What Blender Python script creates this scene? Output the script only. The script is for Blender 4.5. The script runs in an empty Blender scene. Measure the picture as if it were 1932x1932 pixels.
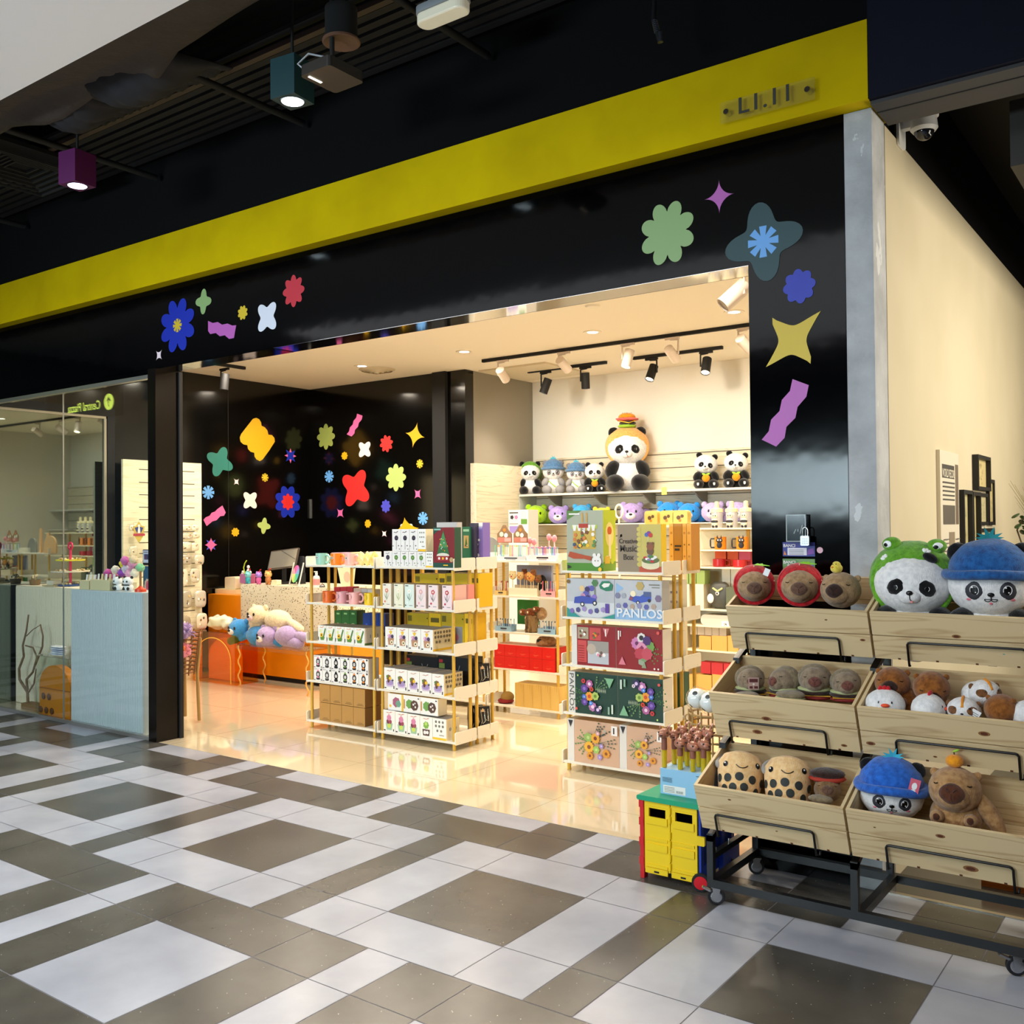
import bpy, math, random
from mathutils import Vector, Matrix, noise
R = math.radians
PI = math.pi
random.seed(7)
col = bpy.context.scene.collection
sc = bpy.context.scene
# ------------------------------------------------------------------ camera
CH = 1.6037
FPX, YAW, PIT, ROL = 1840.2, -0.6291, 0.01566, -0.00896
_F = Vector((math.sin(YAW)*math.cos(PIT), math.cos(YAW)*math.cos(PIT), math.sin(PIT)))
_r = Vector((math.cos(YAW), -math.sin(YAW), 0)); _u = _r.cross(_F)
_R = math.cos(ROL)*_r + math.sin(ROL)*_u
_U = -math.sin(ROL)*_r + math.cos(ROL)*_u
cd = bpy.data.cameras.new('camera'); cam = bpy.data.objects.new('camera', cd); col.objects.link(cam)
cd.sensor_width = 36; cd.lens = FPX/1932*36; cd.clip_start = .05; cd.clip_end = 100
m = Matrix((_R, _U, -_F)).transposed().to_4x4(); m.translation = Vector((0, 0, CH)); cam.matrix_world = m
sc.camera = cam
def ray(px, py): return _F + (px-966)/FPX*_R - (py-966)/FPX*_U
def at(px, py, Y):            # point of the plane Y=const behind a spot of the photograph
    d = ray(px, py); t = Y/d.y; return Vector((d.x*t, Y, CH+d.z*t))
def atx(px, py, X):
    d = ray(px, py); t = X/d.x; return Vector((X, d.y*t, CH+d.z*t))
def atz(px, py, z):
    d = ray(px, py); t = (z-CH)/d.z; return Vector((d.x*t, d.y*t, z))
# ------------------------------------------------------------------ world, lights, exposure
w = bpy.data.worlds.new('world'); sc.world = w; w.use_nodes = True
w.node_tree.nodes['Background'].inputs[0].default_value = (.75, .82, 1, 1)
w.node_tree.nodes['Background'].inputs[1].default_value = .05
vs = sc.view_settings; vs.view_transform = 'Standard'; vs.look = 'None'; vs.gamma = 1; vs.use_curve_mapping = False
vs.exposure = 0.0
sc.cycles.use_denoising = True
sc.cycles.max_bounces = 9; sc.cycles.diffuse_bounces = 4; sc.cycles.glossy_bounces = 4; sc.cycles.transmission_bounces = 6
sc.cycles.transparent_max_bounces = 12; sc.cycles.caustics_reflective = False; sc.cycles.caustics_refractive = False
sc.cycles.sample_clamp_indirect = 6
def area(name, loc, rot, sx, sy, power, colr, spread=180, shape='RECTANGLE'):
    l = bpy.data.lights.new(name, 'AREA'); l.shape = shape; l.size = sx
    if shape in ('RECTANGLE', 'ELLIPSE'): l.size_y = sy
    l.energy = power; l.color = colr; l.spread = R(spread)
    o = bpy.data.objects.new(name, l); col.objects.link(o); o.location = loc; o.rotation_euler = [R(a) for a in rot]; return o
WARM = (1, .87, .70); NEUT = (.95, .97, 1); 
# unseen area lights: assumed hall ceiling light, assumed glow opposite, added neighbour fill
area('assumed_hall_light', (-4.0, -1.2, 3.93), (0, 0, 0), 10, 4.4, 440, NEUT)  # unseen hall ceiling light, assumed as a single large panel
area('assumed_opposite_light', (-5.0, -5.4, 2.2), (90, 0, 0), 4.2, .8, 115, (.74, .93, 1), 75)  # unseen area light assumed from the bright patch reflected in the black pillar
area('added_neighbour_light', (.95, 6.2, 2.4), (0, 75, 0), 1.6, 3.6, 120, (1, .92, .76))  # unseen light added to brighten the cream party wall
# ceiling downlights of the shop
for x in (-8.4, -7.5, -6.1, -4.58, -3.23):
    for y in (6.55, 7.58):
        area('shop_downlight', (x, y, 3.33), (0, 0, 0), .16, .16, 18 if x < -7 else 28, WARM, 165, 'DISK')
for x in (-7.9, -5.9, -4.0, -2.5):
    area('assumed_front_downlight', (x, 5.2, 3.33), (0, 0, 0), .2, .2, 27, WARM, 160, 'DISK')  # front row assumed, out of sight behind the header
for x in (-8.75, -8.1, -7.35): area('window_downlight', (x, 4.50, 2.832), (8, 0, 0), .09, .09, 27, (1, .9, .72), 150, 'DISK')  # row added to light the plinths; only a single lamp spot shows there
def spot(name, loc, tgt, power, colr, ang, blend=.6, r=.04):
    l = bpy.data.lights.new(name, 'SPOT'); l.energy = power; l.color = colr; l.spot_size = R(ang); l.spot_blend = blend; l.shadow_soft_size = r
    o = bpy.data.objects.new(name, l); col.objects.link(o); o.location = loc
    o.rotation_euler = (Vector(tgt)-Vector(loc)).to_track_quat('-Z', 'Y').to_euler(); return o
spot('added_stand_spot', (-.7, 1.3, 4.1), (-1.3, 3.95, .85), 62, (1, .95, .88), 60, .7, .08)  # unseen spot added to brighten the toy stand
# ------------------------------------------------------------------ materials
def lin(c):
    if isinstance(c, str):
        c = [int(c[i:i+2], 16)/255 for i in (0, 2, 4)]
        c = [x/12.92 if x <= .04045 else ((x+.055)/1.055)**2.4 for x in c]
    return (c[0], c[1], c[2], 1)
_M = {}
def mat(name, c, rough=.5, metal=0, spec=.5, emit=0, ior=1.5, trans=0, alpha=1, sheen=0, coat=0):
    if name in _M: return _M[name]
    m = bpy.data.materials.new(name); m.use_nodes = True; b = m.node_tree.nodes['Principled BSDF']; c = lin(c)
    b.inputs['Base Color'].default_value = c; b.inputs['Roughness'].default_value = rough; b.inputs['Metallic'].default_value = metal
    b.inputs['Specular IOR Level'].default_value = spec; b.inputs['IOR'].default_value = ior
    b.inputs['Transmission Weight'].default_value = trans; b.inputs['Alpha'].default_value = alpha
    b.inputs['Sheen Weight'].default_value = sheen; b.inputs['Coat Weight'].default_value = coat
    if emit: b.inputs['Emission Color'].default_value = c; b.inputs['Emission Strength'].default_value = emit
    _M[name] = m; return m
def nodes(m): return m.node_tree.nodes, m.node_tree.links, m.node_tree.nodes['Principled BSDF']
def coords(m, scale=(1, 1, 1), kind='Object', rot=(0, 0, 0)):
    n, l, b = nodes(m); t = n.new('ShaderNodeTexCoord'); mp = n.new('ShaderNodeMapping')
    mp.inputs['Scale'].default_value = scale; mp.inputs['Rotation'].default_value = rot
    l.new(t.outputs[kind], mp.inputs['Vector']); return mp.outputs['Vector']
def noisy(m, c1, c2, scale=6, detail=6, lo=.35, hi=.65, vec=None, stretch=(1, 1, 1)):
    n, l, b = nodes(m); v = vec or coords(m, stretch); t = n.new('ShaderNodeTexNoise'); t.inputs['Scale'].default_value = scale; t.inputs['Detail'].default_value = detail
    r = n.new('ShaderNodeValToRGB'); r.color_ramp.elements[0].position = lo; r.color_ramp.elements[1].position = hi
    r.color_ramp.elements[0].color = lin(c1); r.color_ramp.elements[1].color = lin(c2)
    l.new(v, t.inputs['Vector']); l.new(t.outputs['Fac'], r.inputs['Fac']); l.new(r.outputs['Color'], b.inputs['Base Color']); return t, r
def bump(m, scale=80, strength=.3, dist=.01, detail=4, stretch=(1, 1, 1), kind='noise'):
    n, l, b = nodes(m); v = coords(m, stretch); t = n.new('ShaderNodeTexNoise'); t.inputs['Scale'].default_value = scale; t.inputs['Detail'].default_value = detail
    bp = n.new('ShaderNodeBump'); bp.inputs['Strength'].default_value = strength; bp.inputs['Distance'].default_value = dist
    l.new(v, t.inputs['Vector']); l.new(t.outputs['Fac'], bp.inputs['Height']); l.new(bp.outputs['Normal'], b.inputs['Normal']); return m
def fur(name, c, c2=None, sc_=260):
    if name in _M: return _M[name]
    m = mat(name, c, .95, spec=.15, sheen=.35)
    a = lin(c); d = tuple(x*.72 for x in a[:3]) if c2 is None else lin(c2)[:3]
    noisy(m, d, a[:3], 55, 5, .3, .62); bump(m, sc_, .8, .004, 6, (1, 1, .5)); return m
def wood(name, c1, c2, axis='X', sc_=1.0, rough=.55, knots=False):
    if name in _M: return _M[name]
    m = mat(name, c1, rough); n, l, b = nodes(m)
    st = {'X': (.35, 5, 5), 'Y': (5, .35, 5), 'Z': (5, 5, .35)}[axis]
    v = coords(m, tuple(s*sc_ for s in st)); t = n.new('ShaderNodeTexNoise'); t.inputs['Scale'].default_value = 1.6; t.inputs['Detail'].default_value = 2; t.inputs['Distortion'].default_value = .6
    l.new(v, t.inputs['Vector'])
    mu = n.new('ShaderNodeMath'); mu.operation = 'MULTIPLY'; mu.inputs[1].default_value = 16; l.new(t.outputs['Fac'], mu.inputs[0])
    fr = n.new('ShaderNodeMath'); fr.operation = 'PINGPONG'; fr.inputs[1].default_value = 1; l.new(mu.outputs[0], fr.inputs[0])
    t2 = n.new('ShaderNodeTexNoise'); t2.inputs['Scale'].default_value = 14; t2.inputs['Detail'].default_value = 6; l.new(v, t2.inputs['Vector'])
    ad = n.new('ShaderNodeMath'); ad.operation = 'MULTIPLY_ADD'; ad.inputs[1].default_value = .55; l.new(fr.outputs[0], ad.inputs[0]); 
    m3 = n.new('ShaderNodeMath'); m3.operation = 'MULTIPLY'; m3.inputs[1].default_value = .45; l.new(t2.outputs['Fac'], m3.inputs[0]); l.new(m3.outputs[0], ad.inputs[2])
    r = n.new('ShaderNodeValToRGB'); r.color_ramp.elements[0].position = .12; r.color_ramp.elements[1].position = .42
    r.color_ramp.elements[0].color = lin(c2); r.color_ramp.elements[1].color = lin(c1); l.new(ad.outputs[0], r.inputs['Fac'])
    l.new(r.outputs['Color'], b.inputs['Base Color']); return m
def glassy(name, tint, f0=.06, rough=0.0):     # thin clear sheet: transparent with Schlick reflection on both faces
    m = bpy.data.materials.new(name); m.use_nodes = True; n = m.node_tree.nodes; l = m.node_tree.links; n.clear()
    o = n.new('ShaderNodeOutputMaterial'); mx = n.new('ShaderNodeMixShader'); g = n.new('ShaderNodeNewGeometry'); d = n.new('ShaderNodeVectorMath'); d.operation = 'DOT_PRODUCT'
    l.new(g.outputs['Incoming'], d.inputs[0]); l.new(g.outputs['Normal'], d.inputs[1]); prev = d.outputs['Value']
    for op, v, sw in (('ABSOLUTE', 0, 0), ('SUBTRACT', 1, 1), ('POWER', 5, 0), ('MULTIPLY', 1-f0, 0), ('ADD', f0, 0)):
        q = n.new('ShaderNodeMath'); q.operation = op
        if sw: q.inputs[0].default_value = v; l.new(prev, q.inputs[1])
        else: q.inputs[1].default_value = v; l.new(prev, q.inputs[0])
        prev = q.outputs[0]
    t = n.new('ShaderNodeBsdfTransparent'); t.inputs[0].default_value = (*tint, 1); s = n.new('ShaderNodeBsdfGlossy'); s.inputs['Roughness'].default_value = rough
    l.new(prev, mx.inputs[0]); l.new(t.outputs[0], mx.inputs[1]); l.new(s.outputs[0], mx.inputs[2]); l.new(mx.outputs[0], o.inputs[0]); return m
C = lambda h, rough=.5, **k: mat('paint_'+h+('' if rough == .5 else '_%d' % (rough*100)), h, rough, **k)
# ------------------------------------------------------------------ mesh builder
class MB:
    def __init__(s): s.v = []; s.f = []; s.m = []; s.mats = []; s.sm = []; s.T = Matrix()
    def mi(s, m):
        if m not in s.mats: s.mats.append(m)
        return s.mats.index(m)
    def add(s, vs, fs, m, smooth=False):
        o = len(s.v); T = s.T; k = s.mi(m)
        s.v += [T @ Vector(v) for v in vs]
        for f in fs: s.f.append([o+i for i in f]); s.m.append(k); s.sm.append(smooth)
    def box(s, a, b, m, top=None):
        x0, y0, z0 = a; x1, y1, z1 = b
        vs = [(x0, y0, z0), (x1, y0, z0), (x1, y1, z0), (x0, y1, z0), (x0, y0, z1), (x1, y0, z1), (x1, y1, z1), (x0, y1, z1)]
        s.add(vs, [(0, 3, 2, 1), (0, 1, 5, 4), (1, 2, 6, 5), (2, 3, 7, 6), (3, 0, 4, 7)], m)
        s.add(vs, [(4, 5, 6, 7)], top or m)
    def rbox(s, a, b, r, m, seg=3, axis='Y'):      # box with rounded corners seen along an axis
        x0, y0, z0 = a; x1, y1, z1 = b
        if axis == 'Y': u0, u1, w0, w1, d0, d1 = x0, x1, z0, z1, y0, y1; f = lambda u, w, d: (u, d, w)
        elif axis == 'X': u0, u1, w0, w1, d0, d1 = y0, y1, z0, z1, x0, x1; f = lambda u, w, d: (d, u, w)
        else: u0, u1, w0, w1, d0, d1 = x0, x1, y0, y1, z0, z1; f = lambda u, w, d: (u, w, d)
        P = []
        for (cx, cy, st) in ((u1-r, w1-r, 0), (u0+r, w1-r, 1), (u0+r, w0+r, 2), (u1-r, w0+r, 3)):
            for i in range(seg+1):
                t = PI/2*(st+i/seg); P.append((cx+r*math.cos(t), cy+r*math.sin(t)))
        n = len(P); vs = [f(u, w, d0) for u, w in P]+[f(u, w, d1) for u, w in P]
        fs = [tuple(range(n)), tuple(range(2*n-1, n-1, -1))]+[(i, i+n, (i+1) % n+n, (i+1) % n) for i in range(n)]
        s.add(vs, fs, m)
    def quad(s, a, b, c, d, m): s.add([a, b, c, d], [(0, 1, 2, 3)], m)
    def poly(s, pts, m): s.add(pts, [tuple(range(len(pts)))], m)
    def prism(s, pts, d, m, side=None):             # planar polygon extruded by vector d
        n = len(pts); d = Vector(d); vs = [Vector(p) for p in pts]; vs += [p+d for p in vs]
        s.add(vs, [tuple(range(n))], m); s.add(vs, [tuple(range(2*n-1, n-1, -1))]+[(i, (i+1) % n, (i+1) % n+n, i+n) for i in range(n)], side or m)
    def ell(s, c, r, m, rot=None, su=20, sv=14, fz=0, fs=8, fn=None):
        vs = [(0, 0, 1)]; c = Vector(c); r = Vector(r) if not isinstance(r, (int, float)) else Vector((r, r, r))
        for j in range(1, sv):
            t = PI*j/sv
            for i in range(su): vs.append((math.sin(t)*math.cos(2*PI*i/su), math.sin(t)*math.sin(2*PI*i/su), math.cos(t)))
        vs.append((0, 0, -1)); out = []
        for v in vs:
            v = Vector(v); p = Vector((v.x*r.x, v.y*r.y, v.z*r.z))
            if fn: p = fn(v, p)
            if fz: p += v*fz*noise.noise((p+c)*fs)
            if rot: p = rot @ p
            out.append(c+p)
        f = [(0, 1+i, 1+(i+1) % su) for i in range(su)]
        for j in range(sv-2):
            for i in range(su): a = 1+j*su+i; b = 1+j*su+(i+1) % su; f.append((a, a+su, b+su, b))
        L = len(vs)-1; f += [(L, 1+(sv-2)*su+(i+1) % su, 1+(sv-2)*su+i) for i in range(su)]
        s.add(out, f, m, True)
    def patch(s, c, r, d, ru, rv, m, rot=0, lift=.02, E=None, dome=.0, up=(0, 0, 1), n=18, fn=None):
        # a thin domed patch lying on the ellipsoid (c, r); d = direction in the ellipsoid's own unit sphere
        c = Vector(c); r = Vector(r) if not isinstance(r, (int, float)) else Vector((r, r, r)); d = Vector(d).normalized(); up = Vector(up)
        u = up.cross(d).normalized(); v = d.cross(u); u, v = u*math.cos(rot)+v*math.sin(rot), v*math.cos(rot)-u*math.sin(rot)
        vs = []; K = 4
        for k in range(K+1):
            q = k/K
            for i in range(n):
                a = 2*PI*i/n; g = fn(a) if fn else 1
                w_ = (d+u*ru*q*g*math.cos(a)+v*rv*q*g*math.sin(a)).normalized()
                h = 1+lift+dome*(1-q*q)
                if k == K: h = 1-.01
                p = Vector((w_.x*r.x*h, w_.y*r.y*h, w_.z*r.z*h))
                vs.append(c+(E @ p if E else p))
        f = [(k*n+i, (k+1)*n+i, (k+1)*n+(i+1) % n, k*n+(i+1) % n) for k in range(K) for i in range(n)]
        s.add(vs, f, m, True)
    def tube(s, pts, r, m, n=8, caps=True, closed=False, smooth=True):
        P = [Vector(p) for p in pts]; N = len(P); rs = r if isinstance(r, (list, tuple)) else [r]*N
        vs = []; prev = None
        for i, p in enumerate(P):
            if closed: t = (P[(i+1) % N]-P[i-1]).normalized()
            else: t = ((P[i+1] if i < N-1 else p)-(P[i-1] if i else p)).normalized()
            if prev is None:
                a = Vector((0, 0, 1)) if abs(t.z) < .9 else Vector((1, 0, 0)); u = t.cross(a).normalized()
            else: u = (prev-t*prev.dot(t)).normalized()
            prev = u; v = t.cross(u)
            vs += [p+(u*math.cos(2*PI*k/n)+v*math.sin(2*PI*k/n))*rs[i] for k in range(n)]
        f = []
        for i in range(N if closed else N-1):
            j = (i+1) % N
            f += [(i*n+k, i*n+(k+1) % n, j*n+(k+1) % n, j*n+k) for k in range(n)]
        s.add(vs, f, m, smooth)
        if caps and not closed: s.add(vs[:n], [tuple(range(n-1, -1, -1))], m); s.add(vs[-n:], [tuple(range(n))], m)
    def lathe(s, prof, m, c=(0, 0, 0), n=20, axis=None, mats=None, smooth=True):
        c = Vector(c); A = axis or Matrix.Identity(3); vs = []
        for (r, z) in prof: vs += [c+A @ Vector((r*math.cos(2*PI*i/n), r*math.sin(2*PI*i/n), z)) for i in range(n)]
        for j in range(len(prof)-1):
            s.add(vs, [(j*n+i, j*n+(i+1) % n, (j+1)*n+(i+1) % n, (j+1)*n+i) for i in range(n)], mats[j] if mats else m, smooth)
    def cyl(s, c, r, h, m, n=20, axis=None, r2=None, smooth=True):
        r2 = r if r2 is None else r2
        s.lathe([(r, 0), (r2, h)], m, c, n, axis, smooth=smooth); s.lathe([(0.0001, 0), (r, 0)], m, c, n, axis, smooth=False); s.lathe([(r2, h), (0.0001, h)], m, c, n, axis, smooth=False)
    def art(s, o, u, v, items):
        # flat print on a face: origin o, edge vectors u, v; items (polygon list in 0..1 coordinates, material); later ones lie on top
        o = Vector(o); u = Vector(u); v = Vector(v); nn = u.cross(v).normalized()
        for k, (P, mt) in enumerate(items):
            d = nn*(.0006+.00025*k)
            if P and isinstance(P[0][0], (list, tuple)):
                for Q in P: s.add([o+u*x+v*y+d for x, y in Q], [tuple(range(len(Q)))], mt)
            else: s.add([o+u*x+v*y+d for x, y in P], [tuple(range(len(P)))], mt)
    def txt(s, body, o, u, v, hgt, mt, lift=.001, font=None, align='LEFT', bold=0, sx=1):
        vs, fs = text_mesh(body, align, bold); o = Vector(o); u = Vector(u).normalized(); v = Vector(v).normalized(); n = u.cross(v)*lift
        s.add([o+u*x*hgt*sx+v*y*hgt+n for x, y in vs], fs, mt)
    def build(s, name, parent=None, bevel=0, loc=None):
        me = bpy.data.meshes.new(name); me.from_pydata(s.v, [], s.f)
        for m_ in s.mats: me.materials.append(m_)
        me.polygons.foreach_set('material_index', s.m); me.polygons.foreach_set('use_smooth', s.sm); me.update()
        o = bpy.data.objects.new(name, me); col.objects.link(o)
        if parent: o.parent = parent
        if loc: o.location = loc
        if bevel:
            b = o.modifiers.new('bevel', 'BEVEL'); b.width = bevel; b.segments = 2; b.limit_method = 'ANGLE'; b.angle_limit = R(40)
        return o
_TX = {}
def text_mesh(body, align='LEFT', bold=0):
    k = (body, align, bold)
    if k not in _TX:
        cu = bpy.data.curves.new('lettering', 'FONT'); cu.body = body; cu.size = 1; cu.align_x = align; cu.offset = bold; cu.resolution_u = 3
        ob = bpy.data.objects.new('lettering', cu); col.objects.link(ob)
        me = bpy.data.meshes.new_from_object(ob.evaluated_get(bpy.context.evaluated_depsgraph_get()))
        _TX[k] = ([(v.co.x, v.co.y) for v in me.vertices], [tuple(p.vertices) for p in me.polygons])
        bpy.data.meshes.remove(me); bpy.data.objects.remove(ob); bpy.data.curves.remove(cu)
    return _TX[k]
def tag(o, label=None, cat=None, group=None, kind=None):
    if label: o['label'] = label
    if cat: o['category'] = cat
    if group: o['group'] = group
    if kind: o['kind'] = kind
    return o
def struct(o): o['kind'] = 'structure'; return o
def thing(name, label, cat, loc=(0, 0, 0), rz=0, group=None, rx=0):
    o = bpy.data.objects.new(name, None); col.objects.link(o); o.empty_display_size = .05; o.location = loc; o.rotation_euler = (rx, 0, rz)
    return tag(o, label, cat, group)
def copy(root, loc=None, rz=None, label=None, group=None, scale=None):
    r = root.copy(); col.objects.link(r)
    if loc is not None: r.location = loc
    if rz is not None: r.rotation_euler = (r.rotation_euler[0], 0, rz)
    if scale: r.scale = (scale,)*3
    if label: r['label'] = label
    if group: r['group'] = group
    for ch in root.children:
        c = ch.copy(); col.objects.link(c); c.parent = r
        for g in ch.children: d = g.copy(); col.objects.link(d); d.parent = c
    return r
WORDS = ['first', 'second', 'third', 'fourth', 'fifth', 'sixth', 'seventh', 'eighth', 'ninth', 'tenth', 'eleventh', 'twelfth']
def nth(i, n):
    if n == 1: return 'single'
    if i == 0: return 'leftmost'
    if i == n-1: return 'rightmost'
    if i <= (n-1)/2: return WORDS[i]+' from left'
    return WORDS[n-1-i]+' from right'
# flat shapes for prints, centred at (x, y); q = width/height correction
def disc(x, y, r, n=12, q=1, a0=0): return [(x+r*math.cos(a0+2*PI*i/n), y+r*q*math.sin(a0+2*PI*i/n)) for i in range(n)]
def rect(x0, y0, x1, y1): return [(x0, y0), (x1, y0), (x1, y1), (x0, y1)]
def petals(x, y, r, k=8, dep=.25, n=6, q=1, a0=0):
    return [(x+r*(1-dep+dep*abs(math.cos(k/2*(a)))**.7)*math.cos(a+a0), y+q*r*(1-dep+dep*abs(math.cos(k/2*a))**.7)*math.sin(a+a0)) for a in [2*PI*i/(k*n) for i in range(k*n)]]
def starp(x, y, r, k=4, inr=.35, q=1, a0=0): return [(x+(r if i % 2 == 0 else r*inr)*math.cos(a0+PI*i/k), y+q*(r if i % 2 == 0 else r*inr)*math.sin(a0+PI*i/k)) for i in range(2*k)]
# ================================================================== the setting
dark_tile = mat('dark_tile', '6b675f', .27); noisy(dark_tile, '413e39', '524f49', 3, 8); light_tile = mat('light_tile', 'c9ccd4', .25); noisy(light_tile, '9699a3', 'b0b3bd', 2.2, 9, .3, .7)
grout = mat('grout', '77757a', .8); grout_light = mat('grout_light', 'b8b2a6', .8)
def speck(m):   # fine pale flecks in the dark stone
    n, l, b = nodes(m); src = b.inputs['Base Color'].links[0].from_socket; v = coords(m); t = n.new('ShaderNodeTexVoronoi'); t.inputs['Scale'].default_value = 28
    l.new(v, t.inputs['Vector']); lt = n.new('ShaderNodeMath'); lt.operation = 'LESS_THAN'; lt.inputs[1].default_value = .06; l.new(t.outputs['Distance'], lt.inputs[0])
    mx = n.new('ShaderNodeMix'); mx.data_type = 'RGBA'; mx.inputs['B'].default_value = lin('a8a49a'); l.new(lt.outputs[0], mx.inputs['Factor']); l.new(src, mx.inputs['A']); l.new(mx.outputs['Result'], b.inputs['Base Color'])
speck(dark_tile)
def mosaic():
    mb = MB(); P = 1.4142; X0 = -7.093; J = .0022
    mb.box((-13, -5, -.02), (3, 4.41, -.0012), grout)
    t1 = [(-.31, 0), (0, .6), (.6, .905)]       # columns of the rows that carry the big dark squares, then the dark strip .905..1.105
    def tile(x0, x1, y0, y1, mt):
        y1 = min(y1, 4.408); x0 = max(x0, -13); x1 = min(x1, 3)
        if y1-y0 > .01 and x1-x0 > .01: mb.quad((x0+J, y0+J, 0), (x1-J, y0+J, 0), (x1-J, y1-J, 0), (x0+J, y1-J, 0), mt)
    for k in range(-5, 8):
        o = X0+k*P
        for q in range(-4, 1):
            b = 2.705+2.415*q                 # bottom of a band with the big dark squares
            for (y0, y1, mid) in ((b, b+.302, 0), (b+.302, b+.902, 1), (b+.902, b+1.207, 0)):
                tile(o-.309, o, y0, y1, light_tile); tile(o, o+.6, y0, y1, dark_tile if mid else light_tile); tile(o+.6, o+.905, y0, y1, light_tile); tile(o+.905, o+1.105, y0, y1, dark_tile)
            b += 1.207
            for (y0, y1, mid) in ((b, b+.3, 0), (b+.3, b+.9, 1), (b+.9, b+1.208, 0)):
                tile(o+.185, o+.395, y0, y1, light_tile); tile(o+.395, o+.695, y0, y1, dark_tile); tile(o+.695, o+1.295, y0, y1, light_tile if mid else dark_tile); tile(o+1.295, o+1.599, y0, y1, dark_tile)
    return mb
struct(mosaic().build('floor'))
shop_floor = mat('shop_floor_tile', 'd9c7a4', .07, spec=.9, coat=.6)
def tiled(m, cx, cy, c1, c2):
    n, l, b = nodes(m); v = coords(m); t = n.new('ShaderNodeTexBrick'); t.offset = 0; t.inputs['Brick Width'].default_value = cx; t.inputs['Row Height'].default_value = cy
    t.inputs['Scale'].default_value = 1; t.inputs['Mortar Size'].default_value = .002; t.inputs['Color1'].default_value = lin(c1); t.inputs['Color2'].default_value = lin(c1); t.inputs['Mortar'].default_value = lin(c2)
    l.new(v, t.inputs['Vector']); l.new(t.outputs['Color'], b.inputs['Base Color'])
tiled(shop_floor, .8, .8, 'd8c8a8', 'a8946c')
mb = MB(); mb.box((-9.4, 4.411, -.02), (-1.22, 9.9, 0), shop_floor); struct(mb.build('floor.001'))
ngb_floor = mat('neighbour_floor', '4a463f', .15)
mb = MB(); mb.box((-1.218, 4.411, -.02), (3, 9.9, 0), ngb_floor); struct(mb.build('floor.002'))
mb = MB(); mb.box((-1.21, 4.40, 0), (3, 4.425, .004), mat('steel_strip', 'b9b4a8', .25, 1)); struct(mb.build('trim_1'))
black = mat('black_laminate', '020203', .08, spec=.13); black2 = mat('black_interior', '070605', .13, spec=.5); matte_black = mat('matte_black', '0b0b0d', .7)
bump(black, 2.6, .09, .02, 3)
# shop front: header board and right pillar, clad in glossy black
H1 = 3.445
mb = MB(); mb.box((-13, 4.40, 2.84), (-1.345, 4.60, H1), black); mb.box((-1.80, 4.40, 0), (-1.345, 4.60, 2.84), black)
struct(mb.build('wall_front'))
mirror = mat('polished_steel', 'd5d5d8', .06, 1)
mb = MB(); mb.box((-5.2, 4.403, 2.838), (-1.802, 4.585, 2.8395), mirror); struct(mb.build('trim_2'))
mb = MB(); mb.box((-6.535, 4.403, 2.835), (-5.202, 4.585, 2.8395), black); struct(mb.build('trim_3'))
# dark metal post at the left of the opening
post = mat('dark_bronze_post', '1a1512', .22, .6)
mb = MB(); mb.box((-6.635, 4.39, 0), (-6.535, 4.61, 2.838), post); mb.box((-6.533, 4.585, 0), (-6.515, 4.615, 2.83), matte_black); struct(mb.build('trim_4'))
# concrete strip at the end of the party wall and the wall itself
conc = mat('raw_concrete', '9c9da0', .85); noisy(conc, 'a3a4a6', 'c2c3c5', 5, 9); bump(conc, 30, .5, .01)
def blotch(m, thr, c):
    n, l, b = nodes(m); src = b.inputs['Base Color'].links[0].from_socket; v = coords(m, (1, 1, .45)); t = n.new('ShaderNodeTexNoise'); t.inputs['Scale'].default_value = 7; t.inputs['Detail'].default_value = 5
    l.new(v, t.inputs['Vector']); r = n.new('ShaderNodeMath'); r.operation = 'GREATER_THAN'; r.inputs[1].default_value = thr; l.new(t.outputs['Fac'], r.inputs[0])
    mx = n.new('ShaderNodeMix'); mx.data_type = 'RGBA'; mx.inputs['B'].default_value = lin(c); l.new(r.outputs[0], mx.inputs['Factor']); l.new(src, mx.inputs['A']); l.new(mx.outputs['Result'], b.inputs['Base Color'])
blotch(conc, .68, 'd8d9da')
mb = MB(); mb.box((-1.343, 4.402, 0), (-1.222, 4.60, 3.443), conc); struct(mb.build('wall_end'))
cream = mat('cream_wall_paint', 'cfc2a4', .8); noisy(cream, 'c9bb9b', 'd2c4a5', 1.2, 4)
inwhite = mat('shop_wall_paint', 'e2dccf', .8)
mb = MB(); mb.box((-1.30, 4.602, 0), (-1.22, 9.9, 3.43), cream); struct(mb.build('wall_right'))
mb = MB(); mb.box((-1.36, 4.602, 0), (-1.302, 9.9, 3.367), inwhite); struct(mb.build('wall_right.001'))
# yellow fascia beam, navy beam beyond it, black wall above
yel = mat('yellow_paint', 'd0b000', .8, spec=.1); noisy(yel, 'c4a600', 'd8ba00', 2.5, 8, .3, .7)
BY = 4.31
mb = MB(); mb.box((-13, BY, H1), (-1.21, 4.62, 3.795), yel); struct(mb.build('trim_5'))
navy = mat('navy_paint', '0e1120', .8, spec=.2); steelg = mat('grey_soffit', '3a3839', .7)
mb = MB(); mb.box((-1.208, BY, 3.447), (3, 4.62, 4.45), navy); mb.box((-1.208, BY+.03, 3.43), (3, 4.62, 3.446), steelg)
mb.box((-1.208, BY+.13, 3.427), (3, BY+.137, 3.4295), matte_black); struct(mb.build('trim_6'))
blackw = mat('black_wall_paint', '030304', .9, spec=.2)
mb = MB(); mb.box((-13, BY+.02, 3.797), (-1.21, 4.62, 4.45), blackw); struct(mb.build('wall_upper'))
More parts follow.
